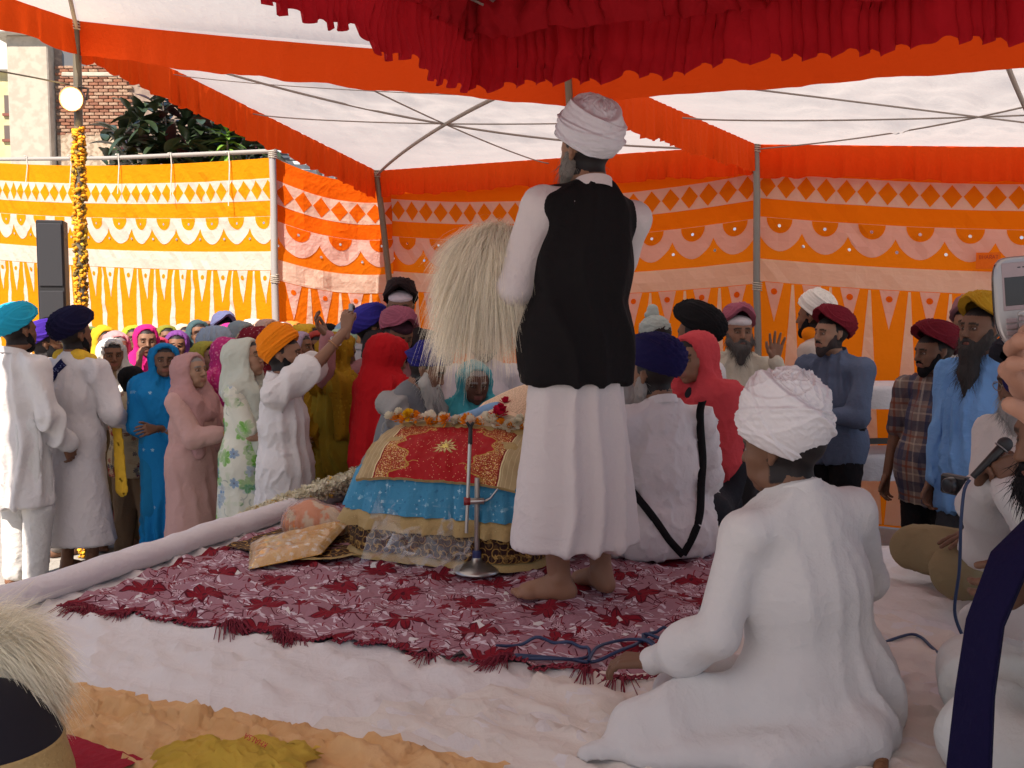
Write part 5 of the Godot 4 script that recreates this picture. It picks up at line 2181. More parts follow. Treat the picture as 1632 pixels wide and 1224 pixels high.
func make_trees() -> void:
	var r := RandomNumberGenerator.new()
	r.seed = 8
	var d := 14.0
	var foot := at(310, 255, d)
	foot.y = 0
	var root := thing("rubber_tree", "dark rubber tree with broad glossy leaves above the yellow wall", "tree", foot)
	var dark := mat(Color(0.02, 0.032, 0.014), 0.28)
	var mid := mat(Color(0.032, 0.05, 0.022), 0.3)
	var wine := mat(Color(0.06, 0.022, 0.024), 0.32)
	var lm := [leaf_mesh(0.3, 0.14, 0.25), leaf_mesh(0.34, 0.155, 0.5), leaf_mesh(0.25, 0.12, 0.1)]
	var bark := mat(Color(0.16, 0.13, 0.1), 0.9)
	var trunk := Geo.new()
	trunk.tube(PackedVector3Array([Vector3.ZERO, Vector3(0.05, 1.2, 0), Vector3(-0.05, 2.4, 0)]), 0.11, 0.08, 8)
	obj("trunk", trunk, bark, root)
	var leaves := 0
	var tips := []
	for k in 26:
		var px := lerpf(195, 425, (k + r.randf()) / 26.0)
		var topy := 250.0 - 108.0 * pow(clampf(1.0 - absf(px - 240.0) / (190.0 if px > 240.0 else 80.0), 0.0, 1.0), 0.6)
		topy = lerpf(topy, 262.0, pow(r.randf(), 1.6) * 0.85)
		tips.append(at(px, topy, d + r.randf_range(-0.7, 0.9)) - foot)
	var limb := Geo.new()
	for tip in tips:
		var mid_p: Vector3 = Vector3(tip.x * 0.5, 1.6 + tip.y * 0.25, tip.z * 0.5)
		limb.tube(PackedVector3Array([Vector3(-0.03, 2.0, 0), mid_p, tip]), 0.035, 0.012, 5)
	var lo := obj("limbs", limb, bark, root)
	lo.set_meta("kind", "stuff")
	for tip in tips:
		var n := 11
		for q in n:
			if leaves >= 290: break
			var h := q / float(n)
			var base: Vector3 = tip + Vector3(r.randf_range(-0.03, 0.03), -h * 0.42, r.randf_range(-0.03, 0.03))
			var az := q * 2.4 + r.randf_range(-0.4, 0.4)
			var up := lerpf(1.0, -0.1, h) + r.randf_range(-0.25, 0.25)
			var o := obj("leaf", lm[r.randi() % 3], [dark, dark, mid, wine][r.randi() % 4], root)
			o.transform = Transform3D(Basis(Vector3.UP, az) * Basis(Vector3.RIGHT, -up) * Basis(Vector3.BACK, r.randf_range(-0.5, 0.5)), base)
			leaves += 1
	var more := Geo.new()
	for k in 620:
		var tip: Vector3 = tips[r.randi() % tips.size()]
		var one := Geo.new()
		var src: Array = (lm[r.randi() % 3] as ArrayMesh).surface_get_arrays(0)
		one.v = src[Mesh.ARRAY_VERTEX]; one.i = src[Mesh.ARRAY_INDEX]
		more.add(one, Transform3D(Basis(Vector3.UP, r.randf() * TAU) * Basis(Vector3.RIGHT, r.randf_range(-0.9, 0.3)), tip + Vector3(r.randf_range(-0.3, 0.3), r.randf_range(-0.75, -0.1), r.randf_range(-0.2, 0.5))))
	obj("inner_leaves", more, mid, root).set_meta("kind", "stuff")
	# mango shoot and bare tree
	var mf := at(362, 225, 13.2)
	var mt := thing("mango_shoot", "bright green mango shoot beside the rubber tree", "plant", Vector3(mf.x, 0, mf.z))
	var st := Geo.new()
	st.tube(PackedVector3Array([Vector3(0.1, 0, 0), Vector3(0.05, 2.0, 0), Vector3(0, mf.y, 0)]), 0.04, 0.012, 6)
	obj("stem", st, bark, mt)
	var ml := leaf_mesh(0.26, 0.055, 0.5)
	var green := mat(Color(0.16, 0.3, 0.04), 0.4)
	for q in 26:
		var o := obj("leaf", ml, green, mt)
		o.transform = Transform3D(Basis(Vector3.UP, q * 2.4) * Basis(Vector3.RIGHT, -0.7 + q * 0.045), Vector3(0.0, mf.y + 0.12 - q * 0.014, 0))
	var bf := at(515, 262, 15.0)
	var bt := thing("bare_tree", "leafless grey tree above the corner of the cloth walls", "tree", Vector3(bf.x, 0, bf.z))
	var tk := Geo.new()
	tk.tube(PackedVector3Array([Vector3(0, 0, 0), Vector3(0.05, 2.0, 0), Vector3(-0.02, 3.6, 0)]), 0.1, 0.06, 8)
	obj("trunk", tk, mat(Color(0.24, 0.21, 0.18), 0.9), bt)
	for q in 14:
		var b := Geo.new()
		var a := q * 1.1
		var p0 := Vector3(0, 2.4 + q * 0.09, 0)
		var p1 := p0 + Vector3(cos(a) * 0.5, 0.35, sin(a) * 0.3)
		b.tube(PackedVector3Array([p0, p1, p1 + Vector3(cos(a) * 0.3 - (0.6 if q % 3 == 0 else 0.0), 0.5, 0)]), 0.04, 0.01, 5)
		obj("branch", b, mat(Color(0.24, 0.21, 0.18), 0.9), bt)
# ---------------------------------------------------------------- the book and what lies round it
var shrine_at: Vector3
const TURN := -0.384

func to_world(x: float, y: float, z: float) -> Vector3:
	return shrine_at + Vector3(x, y, z).rotated(Vector3.UP, TURN)


# cloth over a block: rounded plan x0..x1, z0..z1, from top to bottom, with ripples that grow downwards
func drape(x0: float, x1: float, z0: float, z1: float, top: float, bottom: float, flare: float, rip: float, n: int, rows_n: int, sd: float, lid: bool) -> Geo:
	var g := Geo.new()
	var rows := []
	var cx := (x0 + x1) / 2
	var cz := (z0 + z1) / 2
	var plan := func(a: float, grow: float) -> Vector2:
		var c := cos(a)
		var s := sin(a)
		var q := pow(pow(absf(c), 5.0) + pow(absf(s), 5.0), -0.2)
		return Vector2(cx + c * q * ((x1 - x0) / 2 + grow), cz + s * q * ((z1 - z0) / 2 + grow))
	if lid:
		for e in 5:
			var row := PackedVector3Array()
			for k in n:
				var p: Vector2 = plan.call(TAU * k / n, 0.0)
				p = Vector2(cx, cz).lerp(p, e / 5.0 * 0.97)
				row.append(Vector3(p.x, top + 0.004 * sheet_noise.get_noise_2d(p.x * 20.0, p.y * 20.0), p.y))
			rows.append(row)
	for e in rows_n:
		var t := float(e) / (rows_n - 1)
		var row := PackedVector3Array()
		for k in n:
			var a := TAU * k / n
			var w := sheet_noise.get_noise_2d(cos(a) * 14.0 + sd, sin(a) * 14.0) + 0.5 * sheet_noise.get_noise_2d(cos(a) * 30.0 + sd, sin(a) * 30.0)
			var p: Vector2 = plan.call(a, flare * t + rip * w * (0.25 + t) - 0.012 * exp(-t * 30.0))
			row.append(Vector3(p.x, lerpf(top, bottom, t) - 0.006 * exp(-t * 30.0) * 0.0, p.y))
		rows.append(row)
	g.grid(rows, true)
	return g


func make_shrine() -> void:
	shrine_at = on_y(700, 905, STAGE) + Vector3(0, 0.018, 0)
	# low stand under a brocade cloth
	var root := thing("book_stand", "low stand covered with dark gold-patterned brocade", "stand", shrine_at, TURN)
	obj("brocade_cover", drape(-0.43, 0.37, -0.72, 0.0, 0.3, 0.035, 0.05, 0.012, 120, 12, 3.0, true), mats["brocade"], root)
	obj("gold_border", drape(-0.478, 0.418, -0.768, 0.048, 0.037, 0.003, 0.012, 0.012, 120, 3, 3.0, false), mats["gold_cloth"], root)
	# its corner spread on the rug
	var ap := Geo.new()
	var ab := Geo.new()
	for part in 2:
		var rows := []
		var a := on_y(360, 880, STAGE)
		var b := on_y(470, 903, STAGE)
		var c := on_y(640, 890, STAGE)
		var d := on_y(560, 820, STAGE)
		for y in 21:
			var row := PackedVector3Array()
			for x in 31:
				var s := x / 30.0
				var t := y / 20.0
				var p := a.lerp(d, t).lerp(b.lerp(c, t), s) if part == 0 else b.lerp(c, t).lerp(b.lerp(c, t) + (b - a).normalized() * 0.045, s)
				p.y = STAGE + 0.026 + 0.02 * absf(sheet_noise.get_noise_2d(p.x * 12.0, p.z * 12.0)) + (0.002 if part else 0.0)
				row.append(p)
			rows.append(row)
		(ap if part == 0 else ab).grid(rows)
	var apo := thing("brocade_sheet", "corner of dark gold-patterned brocade spread on the rug", "cloth")
	obj("brocade", ap, mats["brocade"], apo)
	obj("gold_border", ab, mats["gold_cloth"], apo)
	# blue cloth with gold edge over the stand
	var bl := thing("blue_cloth", "sky blue sequinned cloth with a gold border hung over the stand", "cloth", shrine_at, TURN)
	obj("blue_field", drape(-0.45, 0.4, -0.7, 0.01, 0.372, 0.2, 0.045, 0.034, 140, 12, 9.0, true), mats["blue_sequin"], bl)
	obj("gold_border", drape(-0.495, 0.445, -0.745, 0.055, 0.202, 0.135, 0.018, 0.042, 140, 5, 9.0, false), mats["gold_cloth"], bl)
	# cushion under the book
	var cu := thing("book_cushion", "beige gold-edged cushion under the red cloth", "cushion", shrine_at, TURN)
	var s := Sdf.new()
	s.cap(Vector3(-0.27, 0.43, -0.14), Vector3(0.27, 0.43, -0.14), 0.07, 0.07, 0.05)
	s.cap(Vector3(-0.27, 0.47, -0.28), Vector3(0.27, 0.47, -0.28), 0.085, 0.085, 0.05)
	s.cap(Vector3(-0.27, 0.45, -0.42), Vector3(0.3, 0.45, -0.42), 0.09, 0.09, 0.05)
	obj("pillow", s.mesh(0.015), mats["gold_cloth"], cu)
	# red cloth worked in gold
	var rd := thing("red_rumala", "deep red cloth worked with gold borders and a central medallion", "cloth", shrine_at, TURN)
	var g := Geo.new()
	var rows := []
	for y in 31:
		var t := y / 30.0
		var row := PackedVector3Array()
		for x in 61:
			var u := x / 60.0
			var px := lerpf(-0.345, 0.335, u) * (1.0 + 0.06 * t)
			var py := lerpf(0.548, 0.355, t) + 0.03 * sin(PI * t) - 0.02 * pow(absf(u - 0.5) * 2.0, 4.0)
			var pz := lerpf(-0.27, 0.045, t) + 0.035 * sin(PI * t)
			var w := 0.006 * sheet_noise.get_noise_2d(u * 14.0, t * 5.0) + 0.004 * sheet_noise.get_noise_2d(u * 40.0 + 7.0, t * 16.0)
			row.append(Vector3(px, py + w, pz + w * 1.5))
		rows.append(row)
	g.grid(rows, false, true)
	obj("worked_cloth", g, mats["rumala"], rd)
	var th := Geo.new()
	var edge := []
	for r in [rows[30]]:
		var lower := PackedVector3Array()
		for p in r: lower.append(p + Vector3(0, -0.012, -0.008))
		edge = [r, lower]
	th.grid(edge)
	obj("hem", th, mats["gold_cloth"], rd)
	# open book
	var bk := thing("open_book", "large open book of cream printed pages", "book", to_world(0.27, 0.5, -0.42), TURN)
	for side in 2:
		var pg := Geo.new()
		rows = []
		for y in 13:
			var row := PackedVector3Array()
			for x in 21:
				var u := x / 20.0
				var t := y / 12.0
				var xx := lerpf(0.0, 0.34, u) * (1.0 if side else -1.0)
				var lift := 0.055 * sin(PI * pow(u, 0.6)) * (1.0 - 0.3 * u) - 0.05 * u * u
				row.append(Vector3(xx, 0.075 + lift + lerpf(0.085, -0.02, t), lerpf(-0.2, 0.17, t)))
			if side == 0: row.reverse()
			rows.append(row)
		pg.grid(rows, false, true)
		obj("page", pg, mats["page"], bk)
		var st := Geo.new()
		var e0: PackedVector3Array = rows[12]
		var e1 := PackedVector3Array()
		for p in e0: e1.append(Vector3(p.x, p.y - 0.045, p.z + 0.004))
		st.grid([e0, e1])
		var o0 := PackedVector3Array()
		var o1 := PackedVector3Array()
		for r in rows:
			var p: Vector3 = r[0] if side == 0 else r[20]
			o0.append(p); o1.append(p + Vector3(0, -0.045, 0))
		st.grid([o0, o1])
		obj("page_edges", st, cloth(Color(0.5, 0.38, 0.26)), bk)
	var cv := Geo.new()
	cv.box(Vector3(-0.36, 0.005, -0.21), Vector3(0.36, 0.02, 0.18), 0.004)
	cv.flat()
	var cvo := obj("cover", cv, mat(Color(0.2, 0.02, 0.03), 0.6), bk)
	cvo.rotation.x = 0.28
	# pale blue cloth beside the book
	var sb := Sdf.new()
	sb.cap(to_world(-0.1, 0.545, -0.34), to_world(0.09, 0.6, -0.4), 0.028, 0.036, 0.03)
	sb.cap(to_world(-0.06, 0.545, -0.42), to_world(0.08, 0.58, -0.46), 0.04, 0.045, 0.03)
	var pb := sb.mesh(0.009)
	pb.fold(cloth_noise, 0.008, 20.0, 0.7, 0.004)
	tag(obj("book_cloth", pb, cloth(Color(0.22, 0.36, 0.55), 0.1)), "folded pale blue cloth tucked beside the open pages", "cloth")
	# flowers
	var r := RandomNumberGenerator.new()
	r.seed = 21
	var bloom_a := flower(26, 0.024, 0.6, r)
	var bloom_b := flower(40, 0.026, 0.35, r)
	var white := petal_mat(Color(0.66, 0.6, 0.46))
	var orange := petal_mat(Color(0.7, 0.22, 0.01))
	var yellow := petal_mat(Color(0.72, 0.42, 0.01))
	var ga := thing("flower_garland", "garland of white and orange flowers along the top of the red cloth", "garland", shrine_at, TURN)
	for k in 46:
		var t := k / 45.0
		var o := obj("flower", bloom_b if k % 3 == 1 else bloom_a, orange if k % 3 == 1 else (yellow if k == 5 else white), ga)
		o.position = Vector3(lerpf(-0.34, 0.42, t), 0.572 + r.randf_range(-0.016, 0.018) - 0.02 * t, -0.25 + r.randf_range(-0.02, 0.035))
		o.rotation = Vector3(r.randf_range(-1, 1), r.randf() * TAU, r.randf_range(-1, 1))
		o.scale = Vector3.ONE * r.randf_range(1.1, 1.75)
	var rose := thing("red_bloom", "large crimson flower lying on the garland", "flower", to_world(0.16, 0.585, -0.27), TURN)
	var rp := flower(46, 0.06, 0.5, r)
	obj("petals", rp, petal_mat(Color(0.36, 0.006, 0.03)), rose)
	var rose2 := thing("red_bloom", "smaller crimson flower beside the open pages", "flower", to_world(0.13, 0.63, -0.4), TURN)
	obj("petals", flower(30, 0.035, 0.5, r), petal_mat(Color(0.36, 0.006, 0.03)), rose2)
	make_mic_stand()


func petal_mat(c: Color) -> StandardMaterial3D:
	return cloth(c, 0.3, 0.1)


func flower(n: int, rad: float, width: float, r: RandomNumberGenerator) -> ArrayMesh:
	var g := Geo.new()
	for k in n:
		var t := float(k) / n
		var tilt := lerpf(1.45, -0.15, t) + r.randf_range(-0.15, 0.15)
		var b := Basis(Vector3.UP, k * 2.39996) * Basis(Vector3.RIGHT, -tilt)
		var l := rad * r.randf_range(0.8, 1.1)
		var w := l * width * 0.5
		var pts := [Vector3(0, 0, 0.002), Vector3(-w, l * 0.06, l * 0.55), Vector3(w, l * 0.06, l * 0.55), Vector3(-w * 0.6, l * 0.18, l * 0.9), Vector3(w * 0.6, l * 0.18, l * 0.9)]
		var o := g.v.size()
		for p in pts: g.v.append(b * p)
		g.i.append_array(PackedInt32Array([o, o + 1, o + 2, o + 1, o + 3, o + 4, o + 1, o + 4, o + 2]))
	g.flat()
	return g.mesh()


func make_mic_stand() -> void:
	var base := on_y(760, 918, STAGE)
	base.y = STAGE + 0.016
	var root := thing("microphone_stand", "chrome microphone stand with a red clamp in front of the book", "microphone stand", base)
	var chrome := mat(Color(0.42, 0.4, 0.38), 0.28, 0.9)
	var dark := mat(Color(0.012, 0.012, 0.014), 0.5)
	var g := Geo.new()
	g.lathe([[0.0, 0.0], [0.092, 0.0], [0.095, 0.008], [0.085, 0.02], [0.05, 0.034], [0.024, 0.045], [0.018, 0.06]], 40)
	obj("base", g, chrome, root)
	g = Geo.new()
	g.lathe([[0.016, 0.055], [0.018, 0.06], [0.018, 0.085], [0.014, 0.09]], 16)
	obj("collar", g, mat(Color(0.02, 0.03, 0.12), 0.4), root)
	g = Geo.new()
	g.tube(PackedVector3Array([Vector3(0, 0.05, 0), Vector3(0.003, 0.38, 0)]), 0.011, 0.011, 12)
	obj("post", g, chrome, root)
	var s := base.z / -1600.0
	var lower := Vector3(-0.04, 0.165, 0.03)
	var upper := Vector3(-0.025, 0.545, 0.0)
	g = Geo.new()
	g.tube(PackedVector3Array([lower, upper]), 0.0075, 0.0075, 10)
	obj("boom", g, chrome, root)
	g = Geo.new()
	var cy := 0.29
	g.tube(PackedVector3Array([Vector3(-0.05, cy, 0.02), Vector3(-0.025, cy, 0.018)]), 0.017, 0.017, 12)
	obj("clamp", g, mat(Color(0.22, 0.015, 0.015), 0.4), root)
	g = Geo.new()
	g.tube(PackedVector3Array([Vector3(-0.025, cy, 0.018), Vector3(0.03, cy, 0.016)]), 0.013, 0.013, 10)
	g.tube(PackedVector3Array([Vector3(0.03, cy, 0.016), Vector3(0.055, cy + 0.012, 0.02), Vector3(0.085, cy + 0.05, 0.02)]), 0.005, 0.004, 8)
	obj("wing_nut", g, chrome, root)
	g = Geo.new()
	g.tube(PackedVector3Array([upper + Vector3(0, -0.03, 0), upper + Vector3(0.002, 0.04, 0.004)]), 0.01, 0.008, 10)
	for x in [-1.0, 1.0]:
		g.tube(PackedVector3Array([upper + Vector3(0.002, 0.035, 0.004), upper + Vector3(x * 0.013, 0.058, 0.01)]), 0.0065, 0.006, 8)
	obj("clip", g, dark, root)


# ---------------------------------------------------------------- things on the floor
func rope_on_floor(pts: Array, r: float) -> Geo:
	var c := Curve3D.new()
	c.bake_interval = 0.008
	for k in pts.size():
		var p: Vector3 = pts[k]
		var a: Vector3 = pts[maxi(k - 1, 0)]
		var b: Vector3 = pts[mini(k + 1, pts.size() - 1)]
		c.add_point(p, (a - b) / 6.0, (b - a) / 6.0)
	var out := PackedVector3Array()
	var l := c.get_baked_length()
	var n := int(l / 0.015)
	for k in n + 1: out.append(c.sample_baked(l * k / n))
	var g := Geo.new()
	g.tube(out, r, r, 8)
	return g


func make_floor_things() -> void:
	var r := RandomNumberGenerator.new()
	r.seed = 5
	# white blossoms heaped behind the roll
	var g := Geo.new()
	var a := on_y(385, 852, STAGE)
	for k in 5200:
		var t := pow(r.randf(), 0.75)
		var p := on_y(lerpf(392, 575, t), lerpf(842, 806, t) - 4.0, STAGE) + V * r.randf_range(-0.05, 0.3) + U * r.randf_range(-0.04, 0.04)
		var h := 0.04 + 0.13 * t
		var q := (r.randf() - 0.5) * 2.0
		p.y = STAGE + 0.02 + h * sqrt(maxf(0.0, 1.0 - q * q * 0.8)) * r.randf_range(0.75, 1.0)
		var b := Basis(Vector3(r.randf_range(-1, 1), r.randf_range(-1, 1), r.randf_range(-1, 1)).normalized(), r.randf() * TAU)
		var s := r.randf_range(0.014, 0.024)
		var o := g.v.size()
		for e in 5:
			g.tri(p, p + b * Vector3(cos(e * 1.26) * s, s * 0.4, sin(e * 1.26) * s), p + b * Vector3(cos(e * 1.26 + 0.8) * s, s * 0.4, sin(e * 1.26 + 0.8) * s))
		g.paint(Color(0.72, 0.42, 0.02) if r.randf() < 0.035 else Color(0.74, 0.68, 0.5) * r.randf_range(0.88, 1.05))
	var m := StandardMaterial3D.new()
	m.vertex_color_use_as_albedo = true
	m.roughness = 0.9
	m.backlight_enabled = true
	m.backlight = Color(0.35, 0.33, 0.25)
	tag(obj("blossom_heap", g, m), "heap of loose white blossoms with a few yellow ones behind the cloth roll", "flowers", "", "stuff")
	# bag of petals
	var bagp := on_y(500, 861, STAGE)
	var bag := thing("petal_bag", "tied thin plastic bag full of orange and cream petals", "bag", bagp)
	var s := Sdf.new()
	s.cap(Vector3(-0.06, 0.085, 0), Vector3(0.06, 0.085, -0.01), 0.075, 0.07, 0.04)
	s.cap(Vector3(0.0, 0.12, 0), Vector3(-0.02, 0.14, -0.02), 0.05, 0.045, 0.04)
	s.cap(Vector3(0.1, 0.08, 0), Vector3(0.11, 0.06, 0.01), 0.045, 0.05, 0.03)
	s.low = 0.026
	var fill := s.mesh(0.01)
	fill.fold(cloth_noise, 0.008, 30.0, 1.0, 0.0)
	for p in fill.v:
		var q := fine_noise.get_noise_3d(p.x * 240.0, p.y * 240.0, p.z * 240.0)
		fill.c.append(Color(0.62, 0.19, 0.03) if q > 0.02 else Color(0.62, 0.5, 0.32))
	var pm := StandardMaterial3D.new()
	pm.vertex_color_use_as_albedo = true
	pm.roughness = 0.8
	obj("petals", fill, pm, bag)
	var skin := Sdf.new()
	skin.b = s.b.duplicate()
	for k in skin.b.size() / 14:
		skin.b[k * 14 + 6] += 0.008; skin.b[k * 14 + 7] += 0.008
	skin.low = 0.022
	var sg := skin.mesh(0.008)
	sg.fold(cloth_noise, 0.006, 22.0, 0.5, 0.005)
	var film := StandardMaterial3D.new()
	film.transparency = BaseMaterial3D.TRANSPARENCY_ALPHA
	film.albedo_color = Color(0.85, 0.72, 0.68, 0.3)
	film.roughness = 0.3
	obj("film", sg, film, bag)
	# packet of printed cloth in plastic
	var pk := thing("cloth_packet", "flat packet of gold printed cloth wrapped in clear plastic", "packet")
	var c0 := on_y(396, 917, STAGE)
	var c1 := on_y(512, 900, STAGE)
	var c2 := on_y(560, 862, STAGE)
	var c3 := on_y(398, 874, STAGE)
	for layer in 2:
		var q := Geo.new()
		for face in 2:
			var rows := []
			for y in 17:
				var row := PackedVector3Array()
				for x in 31:
					var u := x / 30.0
					var t := y / 16.0
					var p := c3.lerp(c2, u).lerp(c0.lerp(c1, u), t)
					var e := 1.0 - pow(absf(u * 2 - 1), 6.0)
					e *= 1.0 - pow(absf(t * 2 - 1), 6.0)
					var rise := 0.05 * u * (1.0 - t) + 0.02 * u
					p.y = STAGE + 0.024 + rise + (0.034 * e if face == 0 else 0.0) + (0.01 * sheet_noise.get_noise_2d(u * 12.0, t * 9.0) * e) + layer * (0.003 + 0.004 * e * absf(sheet_noise.get_noise_2d(u * 50.0, t * 40.0)))
					row.append(p)
				rows.append(row)
			q.grid(rows)
		obj("printed_cloth" if layer == 0 else "plastic_wrap", q, mats["gold_print"] if layer == 0 else mats["plastic"], pk)
	# crumpled clear plastic
	var w := Geo.new()
	var w0 := on_y(590, 905, STAGE)
	var rows := []
	for y in 9:
		var row := PackedVector3Array()
		for x in 14:
			var u := x / 13.0
			var t := y / 8.0
			var p := w0 + U * (0.46 * u) + V * (0.17 * t - 0.09 + 0.04 * sheet_noise.get_noise_2d(u * 8.0, t * 5.0))
			p += U * 0.03 * sheet_noise.get_noise_2d(u * 30.0 + 9.0, t * 30.0)
			p.y = STAGE + 0.03 + 0.22 * pow(t, 1.2) * (1.0 - 0.5 * u) + 0.1 * absf(sheet_noise.get_noise_2d(u * 22.0, t * 17.0)) + 0.06 * absf(sheet_noise.get_noise_2d(u * 55.0, t * 40.0))
			row.append(p)
		rows.append(row)
	w.grid(rows)
	w.flat()
	tag(obj("plastic_sheet", w, mats["plastic"]), "crumpled sheet of clear plastic lying against the stand", "plastic sheet")
	# blue cables
	var blue := mat(Color(0.016, 0.036, 0.1), 0.45)
	var pts := []
	var loops := []
	for k in 16: loops.append(Vector2(866 - 74 * cos(k * 0.36), 1049 - 12 * sin(k * 0.36) - 4 * cos(k * 0.36)))
	loops.append_array([Vector2(905, 1060), Vector2(945, 1064), Vector2(985, 1058), Vector2(1012, 1046)])
	for k in 19: loops.append(Vector2(1062 - 38 * cos(k * 0.36 + 0.4), 1031 - 13 * sin(k * 0.36 + 0.4)))
	loops.append_array([Vector2(1090, 1046), Vector2(1120, 1052)])
	for p in loops:
		var q := on_y(p.x, p.y, STAGE)
		q.y = sheet_y(q.x, q.z) + 0.024
		pts.append(q)
	tag(obj("blue_cable", rope_on_floor(pts, 0.0052), blue), "loops of dark blue cable lying on the rug", "cable")
	pts = []
	for p in [[938, 1066], [950, 1050], [975, 1038], [1010, 1035], [1035, 1046], [1062, 1062]]:
		var q := on_y(p[0], p[1], STAGE)
		q.y = sheet_y(q.x, q.z) + 0.031
		pts.append(q)
	tag(obj("blue_cable", rope_on_floor(pts, 0.0052), blue), "short arc of dark blue cable crossing the other loops", "cable")
	pts = []
	for p in [[1400, 1030], [1448, 1016], [1468, 1020], [1485, 1036], [1505, 1050], [1540, 1060], [1600, 1066]]:
		var q := on_y(p[0], p[1], STAGE)
		q.y = sheet_y(q.x, q.z) + 0.008
		pts.append(q)
	tag(obj("blue_cable", rope_on_floor(pts, 0.005), blue), "dark blue cable on the bare white sheet behind the seated man", "cable")
	# wooden rod by the seated man
	var st := Geo.new()
	var s0 := on_y(1408, 1115, STAGE) + Vector3(0, 0.025, 0)
	var s1 := on_y(1398, 1330, STAGE) + Vector3(0, 0.02, 0)
	st.tube(PackedVector3Array([s0, (s0 + s1) / 2 + Vector3(0.002, 0, 0), s1]), 0.017, 0.0165, 14)
	tag(obj("wooden_rod", st, noise_mat(Color(0.22, 0.1, 0.04), Color(0.15, 0.06, 0.02), 8.0)), "varnished brown wooden rod lying behind the seated man in white", "rod")
	# covered table beyond the stage
	var tp := at(1440, 612, 7.3)
	var tb := thing("covered_table", "table covered with white cloth behind the man in checked shirt", "table", Vector3(tp.x, 0, tp.z), 0.1)
	var cl := drape(-0.5, 0.75, -0.35, 0.2, tp.y, tp.y - 0.16, 0.02, 0.02, 120, 8, 5.0, true)
	obj("tablecloth", cl, cloth(Color(0.62, 0.62, 0.64)), tb)
	var lc := drape(-0.45, 0.72, -0.33, 0.2, 0.72, 0.54, 0.02, 0.02, 120, 8, 15.0, true)
	obj("lower_cloth", lc, cloth(Color(0.58, 0.57, 0.6)), tb)
	for x in [-0.58, 0.7]:
		for z in [-0.3, 0.16]:
			var lg := Geo.new()
			lg.tube(PackedVector3Array([Vector3(x, 0, z), Vector3(x, tp.y - 0.01, z)]), 0.022, 0.022, 8)
			obj("leg", lg, mat(Color(0.03, 0.02, 0.02), 0.5), tb)
	var rail := Geo.new()
	rail.box(Vector3(-0.58, 0.8, 0.15), Vector3(0.7, 0.84, 0.18))
	rail.flat()
	obj("rail", rail, mat(Color(0.02, 0.018, 0.018), 0.5), tb)
	# orange pouch and grey bag by the woman in coral
	var op := on_y(1148, 800, STAGE)
	var gb := thing("grey_bag", "dark grey bag beside the woman in the coral shawl", "bag", op)
	s = Sdf.new()
	s.cap(Vector3(-0.02, 0.08, -0.05), Vector3(0.0, 0.2, -0.05), 0.08, 0.06, 0.03)
	s.low = 0.02
	obj("pouch", s.mesh(0.012), cloth(Color(0.05, 0.05, 0.055)), gb)
	s = Sdf.new()
	s.cap(Vector3(0.0, 0.24, -0.04), Vector3(0.0, 0.3, -0.05), 0.035, 0.045, 0.02)
	s.cap(Vector3(-0.03, 0.28, -0.04), Vector3(0.02, 0.3, -0.05), 0.035, 0.03, 0.02)
	var og := s.mesh(0.007)
	og.fold(cloth_noise, 0.006, 30.0, 0.6, 0.004)
	tag(obj("orange_bundle", og, cloth(Color(0.8, 0.12, 0.01))), "bright orange cloth bundle on top of the grey bag", "bundle").position = op


# ---------------------------------------------------------------- things near the camera
func hair_mass(n: int, clumps: int, root: Callable, end: Callable, rise: float, width: float, sd: int) -> Geo:
	var r := RandomNumberGenerator.new()
	r.seed = sd
	var g := Geo.new()
	var cs := []
	for k in clumps: cs.append([root.call(r), end.call(r), r.randf_range(0.7, 1.25)])
	for k in n:
		var c: Array = cs[r.randi() % clumps]
		var j := Vector3(r.randfn(), r.randfn(), r.randfn())
		var a: Vector3 = c[0] + j * 0.008
		var b: Vector3 = c[1] + Vector3(r.randfn(), r.randfn() * 1.6, r.randfn()) * 0.024
		var mid := a.lerp(b, 0.3) + Vector3(0, rise, 0) + Vector3((b.x - a.x) * 0.35, 0, (b.z - a.z) * 0.35) + j * 0.006
		var side := Vector3(1, 0, 0.3).rotated(Vector3.UP, r.randf_range(-0.7, 0.7)) * width
		var prev := Vector3.ZERO
		var o := g.v.size()
		var segs := 9
		for q in segs + 1:
			var t := q / float(segs)
			var p := a.lerp(mid, t).lerp(mid.lerp(b, t), t) + Vector3(sin(t * 7.0 + k) * 0.003 * t, 0, cos(t * 6.0 + k * 1.7) * 0.003 * t)
			var ww := side * (1.0 - 0.75 * t * t)
			g.v.append(p - ww); g.v.append(p + ww)
			if q: g.i.append_array(PackedInt32Array([o + q * 2 - 2, o + q * 2 - 1, o + q * 2 + 1, o + q * 2 - 2, o + q * 2 + 1, o + q * 2]))
		g.paint(Color(0.86, 0.78, 0.61) * minf(c[2] * r.randf_range(0.85, 1.1), 1.2))
	return g


